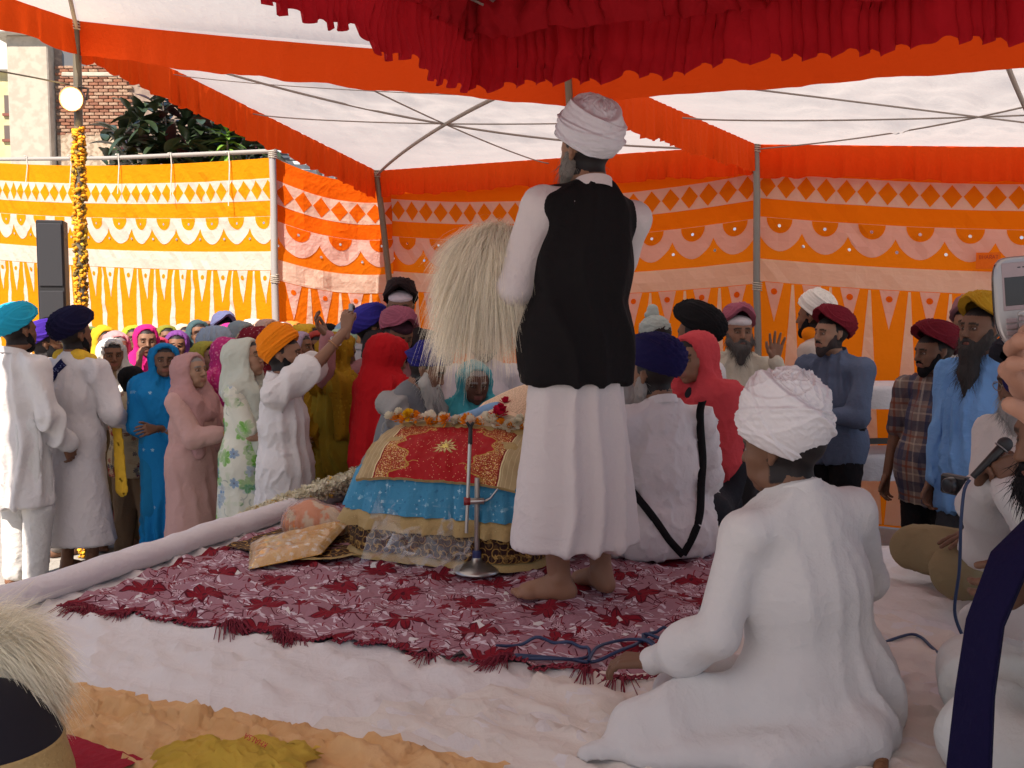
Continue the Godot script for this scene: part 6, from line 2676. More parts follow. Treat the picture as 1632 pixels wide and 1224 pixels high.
func make_near_things() -> void:
	# whisk in the standing man's hand
	var hm := StandardMaterial3D.new()
	hm.vertex_color_use_as_albedo = true
	hm.roughness = 0.6
	hm.backlight_enabled = true
	hm.backlight = Color(0.45, 0.42, 0.36)
	var who: Array = built["standing man in white gown and black waistcoat waving a whisk"]
	var wr: Vector3 = (who[0] as Node3D).transform * (who[1].wrist[0] as Vector3)
	var tip := at(796, 372, 3.62)
	var wk := thing("fly_whisk", "pale long-haired ceremonial whisk held up by the standing man", "whisk")
	var hd := Geo.new()
	hd.tube(PackedVector3Array([wr + (wr - tip).normalized() * 0.08, tip]), 0.012, 0.014, 10)
	obj("handle", hd, mat(Color(0.35, 0.34, 0.33), 0.3, 0.8), wk)
	var root := func(r: RandomNumberGenerator) -> Vector3: return tip + Vector3(r.randf_range(-0.07, 0.04), r.randf_range(-0.04, 0.02), r.randf_range(-0.04, 0.05))
	var end := func(r: RandomNumberGenerator) -> Vector3:
		var u := r.randf()
		return at(lerpf(690, 838, u) + r.randf_range(-14, 10), 540 + r.randf_range(-120, 54) - 14.0 * u, 3.62 + r.randf_range(-0.12, 0.16))
	var ho := obj("hair", hair_mass(12000, 320, root, end, 0.085, 0.0007, 4), hm, wk)
	ho.set_meta("kind", "stuff")
	# velvet cover and whisk in the lower left
	var vp := at(-22, 1150, 1.95)
	vp.y = STAGE + 0.01
	var vc := thing("velvet_cover", "black velvet cover with a gold embroidered band beside the orange cloth", "cover", vp)
	var g := Geo.new()
	g.lathe([[0.0, 0.318], [0.03, 0.315], [0.065, 0.3], [0.1, 0.262], [0.126, 0.222], [0.14, 0.195]], 48)
	obj("velvet", g, mat(Color(0.006, 0.004, 0.009), 0.95), vc)
	g = Geo.new()
	g.lathe([[0.14, 0.196], [0.145, 0.19], [0.143, 0.185], [0.16, 0.12], [0.166, 0.06], [0.17, 0.0]], 48)
	for k in g.v.size(): g.v[k] += Vector3(g.v[k].x, 0, g.v[k].z).normalized() * 0.002 * sin(atan2(g.v[k].z, g.v[k].x) * 24.0)
	obj("gold_band", g, mats["gold_cloth"], vc)
	var w2 := thing("fly_whisk", "pale hair whisk lying behind the black velvet cover", "whisk")
	var s0 := at(-75, 1010, 2.1)
	hd = Geo.new()
	hd.tube(PackedVector3Array([s0 + Vector3(-0.3, -0.12, 0.1), s0]), 0.012, 0.014, 10)
	obj("handle", hd, mat(Color(0.35, 0.34, 0.33), 0.3, 0.8), w2)
	var root2 := func(r: RandomNumberGenerator) -> Vector3: return s0 + Vector3(r.randf_range(-0.03, 0.03), r.randf_range(-0.07, 0.05), r.randf_range(-0.05, 0.05))
	var end2 := func(r: RandomNumberGenerator) -> Vector3:
		var t := r.randf()
		var q := at(lerpf(40, 100, sin(t * PI * 0.8 + 0.3)) + r.randf_range(-40, 8), lerpf(1000, 1170, t), 2.05 + r.randf_range(-0.06, 0.1))
		return q
	ho = obj("hair", hair_mass(11000, 420, root2, end2, 0.035, 0.0007, 14), hm, w2)
	ho.set_meta("kind", "stuff")
	# printed cloth in the foreground
	g = Geo.new()
	var rows := []
	var a := on_y(40, 1082, STAGE)
	var b := on_y(800, 1240, STAGE)
	var dir := (b - a).normalized()
	var side := Vector3(-dir.z, 0, dir.x)
	if side.z < 0: side = -side
	for y in 46:
		var row := PackedVector3Array()
		for x in 96:
			var u := x / 95.0
			var p := a + dir * (a.distance_to(b) * u) + side * (y * 0.013 + 0.03 * sheet_noise.get_noise_1d(u * 22.0) + 0.015 * sheet_noise.get_noise_1d(u * 60.0) + 0.05 * sin(u * PI) - 0.05)
			p.y = sheet_y(p.x, p.z) + 0.018 + (0.02 * pow(maxf(0.0, 1.0 - absf(sheet_noise.get_noise_2d(p.x * 5.0 - p.z * 6.0, p.z * 3.0 + p.x * 4.0)) * 3.0), 2.0) + 0.007 * pow(maxf(0.0, 1.0 - absf(sheet_noise.get_noise_2d(p.x * 14.0 - p.z * 14.0 + 30.0, p.z * 6.0 + p.x * 9.0)) * 3.0), 2.0)) * smoothstep(0.0, 4.0, y)
			row.append(p)
		rows.append(row)
	g.grid(rows)
	tag(obj("printed_cloth", g, mats["beige_print"]), "crumpled light orange printed cloth spread in front of the cream sheet", "cloth")
	g = Geo.new()
	rows = []
	var ra := on_y(110, 1199, STAGE)
	var rb := on_y(230, 1240, STAGE)
	for y in 8:
		var row := PackedVector3Array()
		for x in 16:
			var p := ra.lerp(rb, x / 15.0) + Vector3(-0.02, 0, 0.03) * y
			p.y = STAGE + 0.045 + 0.006 * sheet_noise.get_noise_2d(x * 1.0, y * 1.0)
			row.append(p)
		rows.append(row)
	g.grid(rows)
	tag(obj("red_cloth", g, cloth(Color(0.3, 0.015, 0.03))), "folded crimson cloth beside the black velvet cover", "cloth")
	# yellow printed plastic bag
	var bp := on_y(372, 1243, STAGE)
	var yb := thing("plastic_bag", "thin yellow plastic bag with red lettering on the orange cloth", "bag", bp)
	g = Geo.new()
	rows = []
	for y in 25:
		var row := PackedVector3Array()
		for x in 37:
			var u := x / 36.0 * 2 - 1
			var t := y / 24.0 * 2 - 1
			var e := maxf(0.0, 1.0 - u * u) * maxf(0.0, 1.0 - t * t)
			row.append(Vector3(u * (0.17 + 0.05 * sheet_noise.get_noise_1d(y * 0.5)), 0.04 + 0.045 * pow(e, 0.5) + 0.03 * absf(sheet_noise.get_noise_2d(u * 5.0 + t * 4.0, t * 5.0)) * pow(e, 0.5), t * (0.1 + 0.05 * sheet_noise.get_noise_1d(x * 0.3 + 40.0)) + 0.02))
		rows.append(row)
	g.grid(rows)
	var ym := cloth(Color(0.55, 0.37, 0.06), 0.4, 0.3)
	obj("film", g, ym, yb)
	for e in [["KHALSA", Vector3(0.06, 0.106, 0.03), 2.7]]:
		var tm := TextMesh.new()
		tm.text = e[0]
		tm.font_size = 16
		tm.pixel_size = 0.0011
		tm.depth = 0.0008
		var f := SystemFont.new()
		f.font_names = PackedStringArray(["Droid Sans"])
		tm.font = f
		var to := MeshInstance3D.new()
		to.name = "lettering"
		to.mesh = tm
		to.material_override = mat(Color(0.42, 0.02, 0.015), 0.7)
		yb.add_child(to, true)
		to.transform = Transform3D(Basis(Vector3.RIGHT, -0.95) * Basis(Vector3.BACK, e[2]), e[1])
	make_hand_things()


func make_hand_things() -> void:
	# phone held up
	var pp := at(1627, 481, 1.05)
	var ph := thing("mobile_phone", "silver mobile phone with keypad held up in a hand", "phone", pp)
	ph.basis = Basis(Vector3.UP, -0.12) * Basis(Vector3.BACK, 0.09)
	var silver := mat(Color(0.28, 0.26, 0.26), 0.32, 0.7)
	var black := mat(Color(0.012, 0.01, 0.012), 0.12)
	var pink := mat(Color(0.24, 0.18, 0.185), 0.4, 0.4)
	var outline := func(w: float, h: float, n: int) -> PackedVector2Array:
		var o := PackedVector2Array()
		for k in n:
			var t := TAU * k / n
			var c := cos(t)
			var s := sin(t)
			var e := 5.0 if s > 0 else 2.9
			var q := pow(pow(absf(c), e) + pow(absf(s), e), -1.0 / e)
			o.append(Vector2(c * q * w, s * q * h))
		return o
	var slab := func(w: float, h: float, z0: float, z1: float, bev: float) -> Geo:
		var g := Geo.new()
		var rows := []
		for e in [[0.0, z0, 0.0], [w - bev, z0, h - bev], [w, z0 + bev, h], [w, z1 - bev, h], [w - bev, z1, h - bev], [0.0, z1, 0.0]]:
			var row := PackedVector3Array()
			for p in outline.call(maxf(e[0], 0.0001), maxf(e[2], 0.0001), 48): row.append(Vector3(p.x, p.y, e[1]))
			rows.append(row)
		g.grid(rows, true)
		return g
	obj("body", slab.call(0.0265, 0.0475, -0.006, 0.006, 0.003), silver, ph)
	obj("side_grip", slab.call(0.0272, 0.0465, -0.004, 0.0015, 0.001), black, ph)
	var g := Geo.new()
	g.box(Vector3(-0.0195, -0.008, 0.006), Vector3(0.0195, 0.0415, 0.0066), 0.0004)
	g.flat()
	obj("face_plate", g, pink, ph)
	g = Geo.new()
	g.box(Vector3(-0.0175, -0.003, 0.0066), Vector3(0.0175, 0.0265, 0.0072), 0.0003)
	g.flat()
	obj("screen", g, black, ph)
	for k in 2:
		g = Geo.new()
		g.box(Vector3(-0.004 + k * 0.005, 0.0355, 0.0066), Vector3(-0.001 + k * 0.005, 0.0365, 0.007))
		g.flat()
		obj("earpiece_slot", g, black, ph)
	for row in 4:
		for col in 3:
			g = Geo.new()
			var x := (col - 1) * 0.0125
			var y := -0.0175 - row * 0.0065 - 0.001 * absf(col - 1.0)
			g.box(Vector3(x - 0.0055, y - 0.0025, 0.006), Vector3(x + 0.0055, y + 0.0025, 0.0074), 0.0006)
			g.flat()
			obj("key", g, pink, ph)
	g = Geo.new()
	g.ball(Vector3(0, -0.0125, 0.006), Vector3(0.0065, 0.004, 0.002), 6, 12)
	obj("joystick", g, silver, ph)
	# hand-held microphone with its cable
	var mw: Array = built["white-bearded man seated at the stage holding a microphone to his mouth"]
	var mp: Vector3 = (mw[0] as Node3D).transform * ((mw[1].wrist[0] + mw[1].wrist[1]) / 2.0 + Vector3(0.01, 0.1, 0.03))
	var mi := thing("microphone", "black hand-held microphone held up by the white-bearded man", "microphone", mp)
	var md := Vector3(0.62, 0.72, 0.1).normalized()
	g = Geo.new()
	g.tube(PackedVector3Array([-md * 0.08, -md * 0.02, md * 0.03]), 0.009, 0.014, 14)
	obj("handle", g, mat(Color(0.012, 0.012, 0.013), 0.4), mi)
	g = Geo.new()
	g.ball(md * 0.045, Vector3(0.021, 0.021, 0.021), 10, 14)
	obj("head", g, mat(Color(0.02, 0.02, 0.022), 0.6), mi)
	g = Geo.new()
	var ring := PackedVector3Array()
	var u := md.cross(Vector3.UP).normalized()
	var w := md.cross(u)
	for k in 21: ring.append(md * 0.032 + (u * cos(TAU * k / 20) + w * sin(TAU * k / 20)) * 0.02)
	g.tube(ring, 0.002, 0.002, 6, false)
	obj("ring", g, silver, mi)
	var c0 := mp - md * 0.09
	var pts := [c0, c0 + Vector3(-0.015, -0.03, 0), c0 + Vector3(-0.03, -0.12, 0.02), c0 + Vector3(-0.03, -0.25, 0.02), c0 + Vector3(-0.03, -0.38, 0.0), c0 + Vector3(0.0, -0.46, 0.0)]
	tag(obj("microphone_cable", rope_on_floor(pts, 0.0048), mat(Color(0.016, 0.036, 0.1), 0.45)), "dark blue cable hanging from the hand-held microphone", "cable")
	# compact camera
	var cw: Array = built["seated man in khaki trousers with a steel bangle and a camera"]
	var cp: Vector3 = (cw[0] as Node3D).transform * ((cw[1].wrist[1] as Vector3) + Vector3(0.02, 0.02, 0.11))
	var ca := thing("compact_camera", "small black camera in the hand of the man in khaki", "camera", cp, -1.2)
	g = Geo.new()
	g.box(Vector3(-0.06, -0.035, -0.02), Vector3(0.06, 0.035, 0.02), 0.008)
	g.flat()
	obj("body", g, mat(Color(0.012, 0.012, 0.013), 0.4), ca)
	g = Geo.new()
	g.lathe([[0.0, 0.045], [0.022, 0.045], [0.028, 0.04], [0.03, 0.018]], 24)
	var lo := obj("lens", g, mat(Color(0.02, 0.02, 0.022), 0.3), ca)
	lo.basis = Basis(Vector3.RIGHT, PI / 2)
	# tiny camera held up by the man in the orange turban
	var tp := at(560, 490, 5.55)
	var tc := thing("small_camera", "tiny silver camera held high in both hands", "camera", tp, 1.6)
	g = Geo.new()
	g.box(Vector3(-0.035, -0.022, -0.011), Vector3(0.035, 0.022, 0.011), 0.005)
	g.flat()
	obj("body", g, silver, tc)
	g = Geo.new()
	g.lathe([[0.0, 0.02], [0.012, 0.02], [0.014, 0.01]], 16)
	lo = obj("lens", g, black, tc)
	lo.basis = Basis(Vector3.RIGHT, PI / 2)
# ---------------------------------------------------------------- who is there
const WH := Color(0.65, 0.615, 0.605)
const WH2 := Color(0.61, 0.59, 0.57)
const NAVY := Color(0.014, 0.012, 0.065)
const ROYAL := Color(0.035, 0.028, 0.24)
const BLACK := Color(0.010, 0.009, 0.010)
const MAROON := Color(0.16, 0.012, 0.022)
const SK1 := Color(0.24, 0.125, 0.078)
const SK2 := Color(0.155, 0.075, 0.045)
const SK3 := Color(0.33, 0.19, 0.125)
const GREY := Color(0.3, 0.28, 0.27)
const SAFFRON := Color(0.78, 0.21, 0.006)

var cast := []
var built := {}


func add_person(sp: Dictionary) -> void:
	cast.append(sp)


func woman(px: float, py: float, d: float, yaw: float, label: String, scarf, top, more := {}) -> void:
	var sp := {"px": px, "py": py, "d": d, "yaw": yaw, "label": label, "f": true, "cell": 0.024, "bcell": 0.022,
		"hw": {"t": "scarf", "c": scarf, "drape": "front"}, "top": {"n": "kameez", "c": top, "hem": 0.24, "fl": 0.24, "sl": 1.5}, "bot": {"c": top, "r3": 0.07}}
	for k in more: sp[k] = more[k]
	cast.append(sp)


func man(px: float, py: float, d: float, yaw: float, label: String, tur, top, more := {}) -> void:
	var sp := {"px": px, "py": py, "d": d, "yaw": yaw, "label": label, "cell": 0.024, "bcell": 0.022, "girth": 1.05,
		"hw": {"t": "peak", "c": tur}, "top": {"n": "shirt", "c": top, "hem": 0.44, "fl": 0.19, "collar": true}, "bot": {"c": Color(0.05, 0.05, 0.055)}, "beard": ["short", BLACK]}
	for k in more: sp[k] = more[k]
	cast.append(sp)


func make_cast() -> void:
	# on the stage
	add_person({"px": 935, "py": 152, "d": 3.6, "base": STAGE + 0.02, "yaw": 202, "hy": 14, "hp": 4, "cell": 0.0115, "bcell": 0.013, "girth": 1.1, "sw": 0.96, "roll": 5,
		"label": "standing man in white gown and black waistcoat waving a whisk", "skin": Color(0.27, 0.135, 0.08),
		"hw": {"t": "wrap", "c": Color(0.64, 0.61, 0.64), "res": 150, "seed": 5}, "beard": ["full", Color(0.2, 0.18, 0.16)],
		"top": {"n": "gown", "c": Color(0.62, 0.56, 0.545), "hem": 0.116, "fl": 0.262, "deep": 0.72, "amp": 0.005, "hemamp": 0.008, "freq": 7.0, "vert": 0.08, "crumple": 0.003, "collar": true, "sr": 0.004, "soft": 0.004},
		"vest": {"n": "waistcoat", "c": Color(0.011, 0.0095, 0.01), "hem": 0.457, "fl": 0.215, "grow": 0.03, "amp": 0.008},
		"lf": Vector3(0.06, 0, 0.02), "rf": Vector3(-0.13, 0, 0.06), "lfy": 58, "rfy": 14, "lh": Vector3(0.14, 1.1, 0.3), "lp": Vector3(0.5, -1, -0.5), "lhp": "fist", "rh": Vector3(-0.05, 1.02, 0.33), "rp": Vector3(-0.5, -0.9, -0.5)})
	add_person({"px": 1250, "py": 576, "d": 2.5, "base": STAGE + 0.005, "sit": "cross", "yaw": 203, "hy": 26, "hp": 6, "hr": -4, "lean": 6, "roll": -5, "cell": 0.0115, "bcell": 0.014, "girth": 1.12, "sw": 1.0,
		"label": "seated man in plain white kurta and large white turban, his back turned", "skin": SK2,
		"hw": {"t": "ball", "c": Color(0.66, 0.62, 0.62), "res": 200, "seed": 9, "s": 1.0},
		"top": {"n": "kurta", "c": Color(0.58, 0.555, 0.54), "collar": true, "lapr": 0.62, "hipr": 0.85,  "sr": -0.004, "soft": 0.018, "amp": 0.0065, "freq": 8.0, "vert": 0.45, "crumple": 0.003,
			"more": [[Vector3(0.15, 0.05, 0.0), Vector3(0.6, 0.01, 0.08), 0.09, 0.03], [Vector3(0.2, 0.03, -0.12), Vector3(0.5, 0.01, 0.0), 0.06, 0.03], [Vector3(0.0, 0.04, -0.15), Vector3(0.26, 0.015, -0.16), 0.09, 0.04]]},
		"lk": Vector3(0.46, 0.05, 0.1), "rk": Vector3(-0.2, 0.07, 0.36), "la": Vector3(0.1, 0.05, 0.34), "lh": Vector3(0.36, 0.165, 0.2), "lp": Vector3(0.25, -1, -0.6), "lpn": Vector3(0, -1, 0.2), "lhd": Vector3(0.5, -0.1, 0.6), "rh": Vector3(-0.28, 0.22, 0.3), "ra": Vector3(0.05, 0.05, 0.3)})
	add_person({"px": 1043, "py": 530, "d": 4.3, "base": STAGE + 0.02, "sit": "cross", "yaw": 196, "hy": 22, "hp": 14, "lean": 5, "cell": 0.013, "bcell": 0.015, "girth": 1.08, "skin": SK1,
		"label": "seated man in white kurta and navy turban with black straps down his back", "hw": {"t": "peak", "c": NAVY, "res": 80, "s": 1.05}, "beard": ["full", Color(0.35, 0.33, 0.31)],
		"top": {"n": "kurta", "c": Color(0.63, 0.585, 0.585), "collar": true, "sr": 0.015, "soft": 0.016, "amp": 0.009, "crumple": 0.011},
		"lh": Vector3(0.15, 0.3, 0.32), "rh": Vector3(-0.15, 0.3, 0.32),
		"extra": [["laid", "strap", BLACK, PackedVector3Array([Vector3(-0.13, 0.66, -0.1), Vector3(-0.16, 0.45, -0.15), Vector3(-0.12, 0.22, -0.2), Vector3(-0.02, 0.03, -0.26)]), 0.03, Vector3(0, 0, -1), "kurta"],
			["laid", "strap", BLACK, PackedVector3Array([Vector3(0.24, 0.42, -0.1), Vector3(0.15, 0.26, -0.18), Vector3(0.05, 0.1, -0.22), Vector3(-0.02, 0.03, -0.26)]), 0.03, Vector3(0, 0, -1), "kurta"]]})
	woman(1106, 525, 4.9, -52, "seated woman wrapped in a coral red shawl", Color(0.5, 0.05, 0.06), Color(0.02, 0.02, 0.025), {"base": STAGE, "sit": "cross", "cell": 0.016, "hp": 10, "skin": SK1,
		"hw": {"t": "scarf", "c": Color(0.52, 0.055, 0.065), "drape": "saree"}})
	# beyond the stage, to the right
	man(1108, 482, 5.7, 232, "man in black turban with a saffron scarf, seen from behind", BLACK, WH, {"extra": [["caps", "neck_scarf", SAFFRON, [[Vector3(0.09, 0.5, 0.0), Vector3(-0.09, 0.5, 0.0), 0.06, 0.06], [Vector3(0.08, 0.5, -0.06), Vector3(0.07, 0.2, -0.14), 0.045, 0.04]]]], "cell": 0.018, "hw": {"t": "peak", "c": BLACK, "res": 70, "s": 1.08}})
	man(1178, 485, 6.3, 4, "smiling man in pink turban raising his open hand", Color(0.32, 0.09, 0.13), Color(0.55, 0.5, 0.4), {"beard": ["full", Color(0.1, 0.09, 0.085)], "skin": SK1, "cell": 0.018, "hw": {"t": "peak", "c": Color(0.32, 0.09, 0.13), "fifty": Color(0.6, 0.55, 0.55), "res": 70}, "lh": Vector3(0.16, 1.45, 0.24), "lhp": "flat", "lhd": Vector3(0.05, 1, 0.05), "lpn": Vector3(0, 0, 1), "lp": Vector3(0.5, -1, -0.3)})
	man(1042, 490, 6.0, -150, "boy with a pale sage topknot cloth beside the black turban", Color(0.36, 0.4, 0.37), Color(0.3, 0.3, 0.3), {"hw": {"t": "patka", "c": Color(0.36, 0.4, 0.37), "res": 60}, "skin": SK1})
	cast[-1].erase("beard")
	man(1297, 460, 6.9, 235, "man in white turban and beige shirt with his back half turned", Color(0.7, 0.66, 0.6), Color(0.5, 0.42, 0.37), {"hw": {"t": "wrap", "c": Color(0.7, 0.66, 0.6), "res": 70}, "base": 0.05, "extra": [["caps", "neck_scarf", SAFFRON, [[Vector3(0.07, 0.56, 0.02), Vector3(-0.07, 0.56, 0.0), 0.05, 0.05]]]]})
	man(1325, 488, 6.3, -58, "man in slate blue shirt and dark red turban wearing a watch", MAROON, Color(0.105, 0.135, 0.21), {"cell": 0.015, "bcell": 0.015, "hy": -12, "girth": 1.25, "sw": 1.12, "lean": 5, "skin": SK3, "beard": ["short", Color(0.05, 0.04, 0.04)], "hw": {"t": "peak", "c": MAROON, "res": 90}, "top": {"n": "shirt", "c": Color(0.105, 0.135, 0.21), "hem": 0.46, "fl": 0.185, "sl": 1.45, "collar": true, "sr": 0.012, "soft": 0.012}, "bot": {"c": Color(0.012, 0.011, 0.013)},
		"lh": Vector3(0.06, 1.12, 0.28), "rh": Vector3(-0.04, 1.1, 0.26), "lp": Vector3(0.6, -0.8, -0.4), "extra": [["ring", "wristwatch", Color(0.3, 0.3, 0.32), 0, 0.035, 0.032, 0.009]]})
	man(1490, 511, 5.5, -56, "stout man in checked shirt and dark red turban", Color(0.13, 0.01, 0.018), "plaid", {"cell": 0.015, "bcell": 0.015, "girth": 1.45, "sw": 1.14, "hp": 6, "hy": -22, "lean": 4, "skin": SK2, "beard": ["short", BLACK], "hw": {"t": "peak", "c": Color(0.13, 0.01, 0.018), "res": 90}, "top": {"n": "shirt", "c": "plaid", "hem": 0.42, "fl": 0.215, "sl": 0.9, "collar": true, "soft": 0.016}, "bot": {"c": Color(0.012, 0.011, 0.013)}})
	man(1566, 458, 5.0, -66, "bearded man in light blue shirt and mustard yellow turban", Color(0.42, 0.22, 0.015), Color(0.16, 0.33, 0.62), {"cell": 0.016, "bcell": 0.016, "H": 1.78, "beard": ["long", Color(0.045, 0.04, 0.038)], "hw": {"t": "peak", "c": Color(0.42, 0.22, 0.015), "res": 80}, "girth": 1.15, "skin": SK2, "top": {"n": "shirt", "c": Color(0.16, 0.33, 0.62), "hem": 0.42, "fl": 0.21, "soft": 0.02}, "rh": Vector3(-0.2, 0.8, 0.12), "lh": Vector3(0.24, 0.78, 0.05)})
	man(1545, 472, 6.2, -25, "man with glasses and dusky pink turban behind the yellow turban", Color(0.27, 0.12, 0.14), Color(0.5, 0.48, 0.45), {"extra": [["glasses", Color(0.1, 0.08, 0.06)]], "skin": SK1})
	# right edge, seated on the stage
	add_person({"px": 1640, "py": 528, "d": 3.65, "base": STAGE + 0.005, "sit": "cross", "yaw": -72, "cell": 0.014, "bcell": 0.014, "skin": SK2, "hp": 12, "label": "seated man in khaki trousers with a steel bangle and a camera", "hw": {"t": "peak", "c": Color(0.03, 0.03, 0.04), "res": 70}, "beard": ["full", Color(0.3, 0.29, 0.28)],
		"top": {"n": "shirt", "c": Color(0.62, 0.58, 0.55), "lap": false, "collar": true, "sr": 0.012, "soft": 0.012}, "bot": {"c": Color(0.24, 0.185, 0.1), "r": 0.1, "r2": 0.085}, "lk": Vector3(0.12, 0.15, 0.42), "la": Vector3(-0.02, 0.075, 0.06), "rk": Vector3(-0.3, 0.13, 0.25), "ra": Vector3(0.2, 0.075, 0.2),
		"lh": Vector3(0.14, 0.3, 0.33), "lhp": "flat", "lpn": Vector3(0, -1, 0.1), "lhd": Vector3(-0.05, -0.25, 1), "rh": Vector3(0.02, 0.42, 0.26), "rhp": "fist",
		"extra": [["glasses", Color(0.25, 0.2, 0.15)], ["ring", "bangle", Color(0.4, 0.4, 0.42), 0, 0.03, 0.034, 0.004]]})
	add_person({"px": 1700, "py": 545, "d": 2.9, "base": STAGE + 0.005, "sit": "cross", "yaw": -75, "cell": 0.018, "bcell": 0.015, "skin": SK2, "hp": 5, "lk": Vector3(0.12, 0.09, 0.06), "rk": Vector3(-0.2, 0.09, 0.06), "la": Vector3(0.0, 0.07, 0.08), "ra": Vector3(0.0, 0.07, 0.06), "label": "white-bearded man seated at the stage holding a microphone to his mouth", "hw": {"t": "peak", "c": Color(0.5, 0.5, 0.5), "res": 60}, "beard": ["long", Color(0.5, 0.48, 0.46)],
		"top": {"n": "shirt", "c": Color(0.6, 0.57, 0.55), "sr": 0.012, "soft": 0.012, "lapr": 0.7}, "lh": Vector3(0.09, 0.56, 0.26), "lhp": "fist", "lpn": Vector3(-1, 0, -0.3), "lhd": Vector3(-0.3, 0.75, 0.1), "lp": Vector3(0.3, -1, -0.2), "rh": Vector3(-0.02, 0.54, 0.28), "rhp": "fist", "rhd": Vector3(0.3, 0.75, 0.1), "rpn": Vector3(1, 0, -0.3)})
	add_person({"px": 1706, "py": 562, "d": 2.2, "lean": 16, "lk": Vector3(0.24, 0.13, 0.22), "rk": Vector3(-0.3, 0.13, 0.2), "base": STAGE + 0.005, "sit": "cross", "yaw": -85, "cell": 0.012, "bcell": 0.013, "skin": SK2, "hp": 8, "label": "black-bearded man in white kurta with a navy sash and a wristwatch", "hw": {"t": "peak", "c": NAVY, "res": 60}, "beard": ["full", BLACK],
		"top": {"n": "kurta", "c": Color(0.66, 0.66, 0.63), "sr": -0.004, "soft": 0.02, "amp": 0.012}, "lh": Vector3(0.08, 0.49, 0.29), "lhd": Vector3(-0.25, -0.35, 0.6), "lp": Vector3(0.6, -0.8, -0.2), "rh": Vector3(-0.2, 0.4, 0.2),
		"extra": [["band", "sash", Color(0.007, 0.005, 0.032), PackedVector3Array([Vector3(0.03, 0.66, 0.16), Vector3(0.08, 0.62, 0.27), Vector3(0.13, 0.55, 0.39), Vector3(0.16, 0.42, 0.46), Vector3(0.2, 0.29, 0.5), Vector3(0.24, 0.15, 0.53), Vector3(0.26, 0.02, 0.54)]), 0.1, 0.006], ["ring", "wristwatch", Color(0.25, 0.22, 0.18), 0, 0.02, 0.033, 0.009]]})
	add_person({"px": 2870, "py": 1, "d": 0.7, "H": 1.72, "base": STAGE + 0.005, "sit": "cross", "yaw": 180, "cell": 0.028, "bcell": 0.016, "skin": Color(0.3, 0.15, 0.1), "label": "person beside the camera of whom only a raised hand with a phone shows", "hw": {"t": "peak", "c": NAVY}, "top": {"n": "shirt", "c": WH, "sl": 1.6},
		"lh": Vector3(0.26, 0.955, 0.36), "lhp": "hold", "lhd": Vector3(0.8, 0.6, 0.0), "lpn": Vector3(0.0, 0.2, -1), "lp": Vector3(-0.4, -1, 0.2)})
	# along the left edge of the stage
	man(28, 483, 6.3, 152, "man in sky blue turban and white kurta pyjama, back to the yellow wall's loudspeaker side", Color(0.02, 0.33, 0.5), WH, {"cell": 0.015, "bcell": 0.016, "hw": {"t": "peak", "c": Color(0.02, 0.33, 0.5), "res": 90}, "top": {"n": "kurta", "c": WH, "hem": 0.3, "fl": 0.235, "sr": 0.015, "soft": 0.012, "collar": true}, "bot": {"c": WH2, "r": 0.1, "r2": 0.09, "r3": 0.075, "n": "pyjama"}, "rh": Vector3(-0.22, 0.9, 0.16)})
	man(72, 511, 7.1, 140, "dark-bearded man in violet turban and glasses between two men in white", Color(0.05, 0.02, 0.26), Color(0.5, 0.48, 0.5), {"beard": ["full", BLACK], "hy": -20, "extra": [["glasses", Color(0.3, 0.25, 0.15)]], "skin": SK2, "bot": {"c": Color(0.16, 0.14, 0.13)}})
	man(118, 490, 6.6, 162, "barelegged man in long white gown and navy turban with a dotted blue strap", NAVY, WH, {"cell": 0.014, "bcell": 0.015, "hw": {"t": "peak", "c": Color(0.008, 0.007, 0.03), "res": 90, "s": 1.06}, "top": {"n": "gown", "c": Color(0.63, 0.585, 0.585), "hem": 0.125, "fl": 0.27, "sr": 0.015, "soft": 0.014, "deep": 0.8}, "rh": Vector3(-0.2, 0.98, 0.24), "hy": -14,
		"extra": [["caps", "neck_scarf", Color(0.7, 0.42, 0.04), [[Vector3(0.08, 0.53, -0.02), Vector3(-0.08, 0.53, -0.02), 0.05, 0.05], [Vector3(0.1, 0.5, 0.04), Vector3(-0.1, 0.5, 0.04), 0.05, 0.05]]], ["caps", "scarf_end", Color(0.7, 0.42, 0.04), [[Vector3(-0.21, 0.1, 0.14), Vector3(-0.25, -0.35, 0.12), 0.04, 0.05]], 0.03, 0.3], ["laid", "strap", "navy_dots", PackedVector3Array([Vector3(-0.02, 1.42, -0.08), Vector3(0.1, 1.3, -0.15), Vector3(0.18, 1.1, -0.15), Vector3(0.21, 0.92, -0.12)]), 0.055, Vector3(0, 0, -1), "gown"]]})
	cast[-1].erase("bot")
	cast.append({"px": 211, "py": 584, "d": 7.0, "yaw": 168, "child": true, "cell": 0.017, "bcell": 0.018, "skin": SK2, "label": "boy in flower-printed shirt and tan cargo trousers", "hw": {"t": "hair", "c": Color(0.01, 0.009, 0.009)}, "top": {"n": "shirt", "c": "red_flowers", "hem": 0.44, "fl": 0.19, "sl": 0.9, "soft": 0.01}, "bot": {"c": Color(0.2, 0.13, 0.08), "r2": 0.085}, "lh": Vector3(0.12, 0.72, 0.2), "rh": Vector3(-0.12, 0.72, 0.2)})
	woman(233, 517, 7.7, 24, "young woman in magenta scarf with a hand at her chin", Color(0.5, 0.015, 0.16), Color(0.5, 0.02, 0.17), {"skin": SK1, "rh": Vector3(-0.07, 1.35, 0.2), "rhd": Vector3(0.1, 1, -0.1), "rpn": Vector3(1, 0, -0.4), "hp": 8})
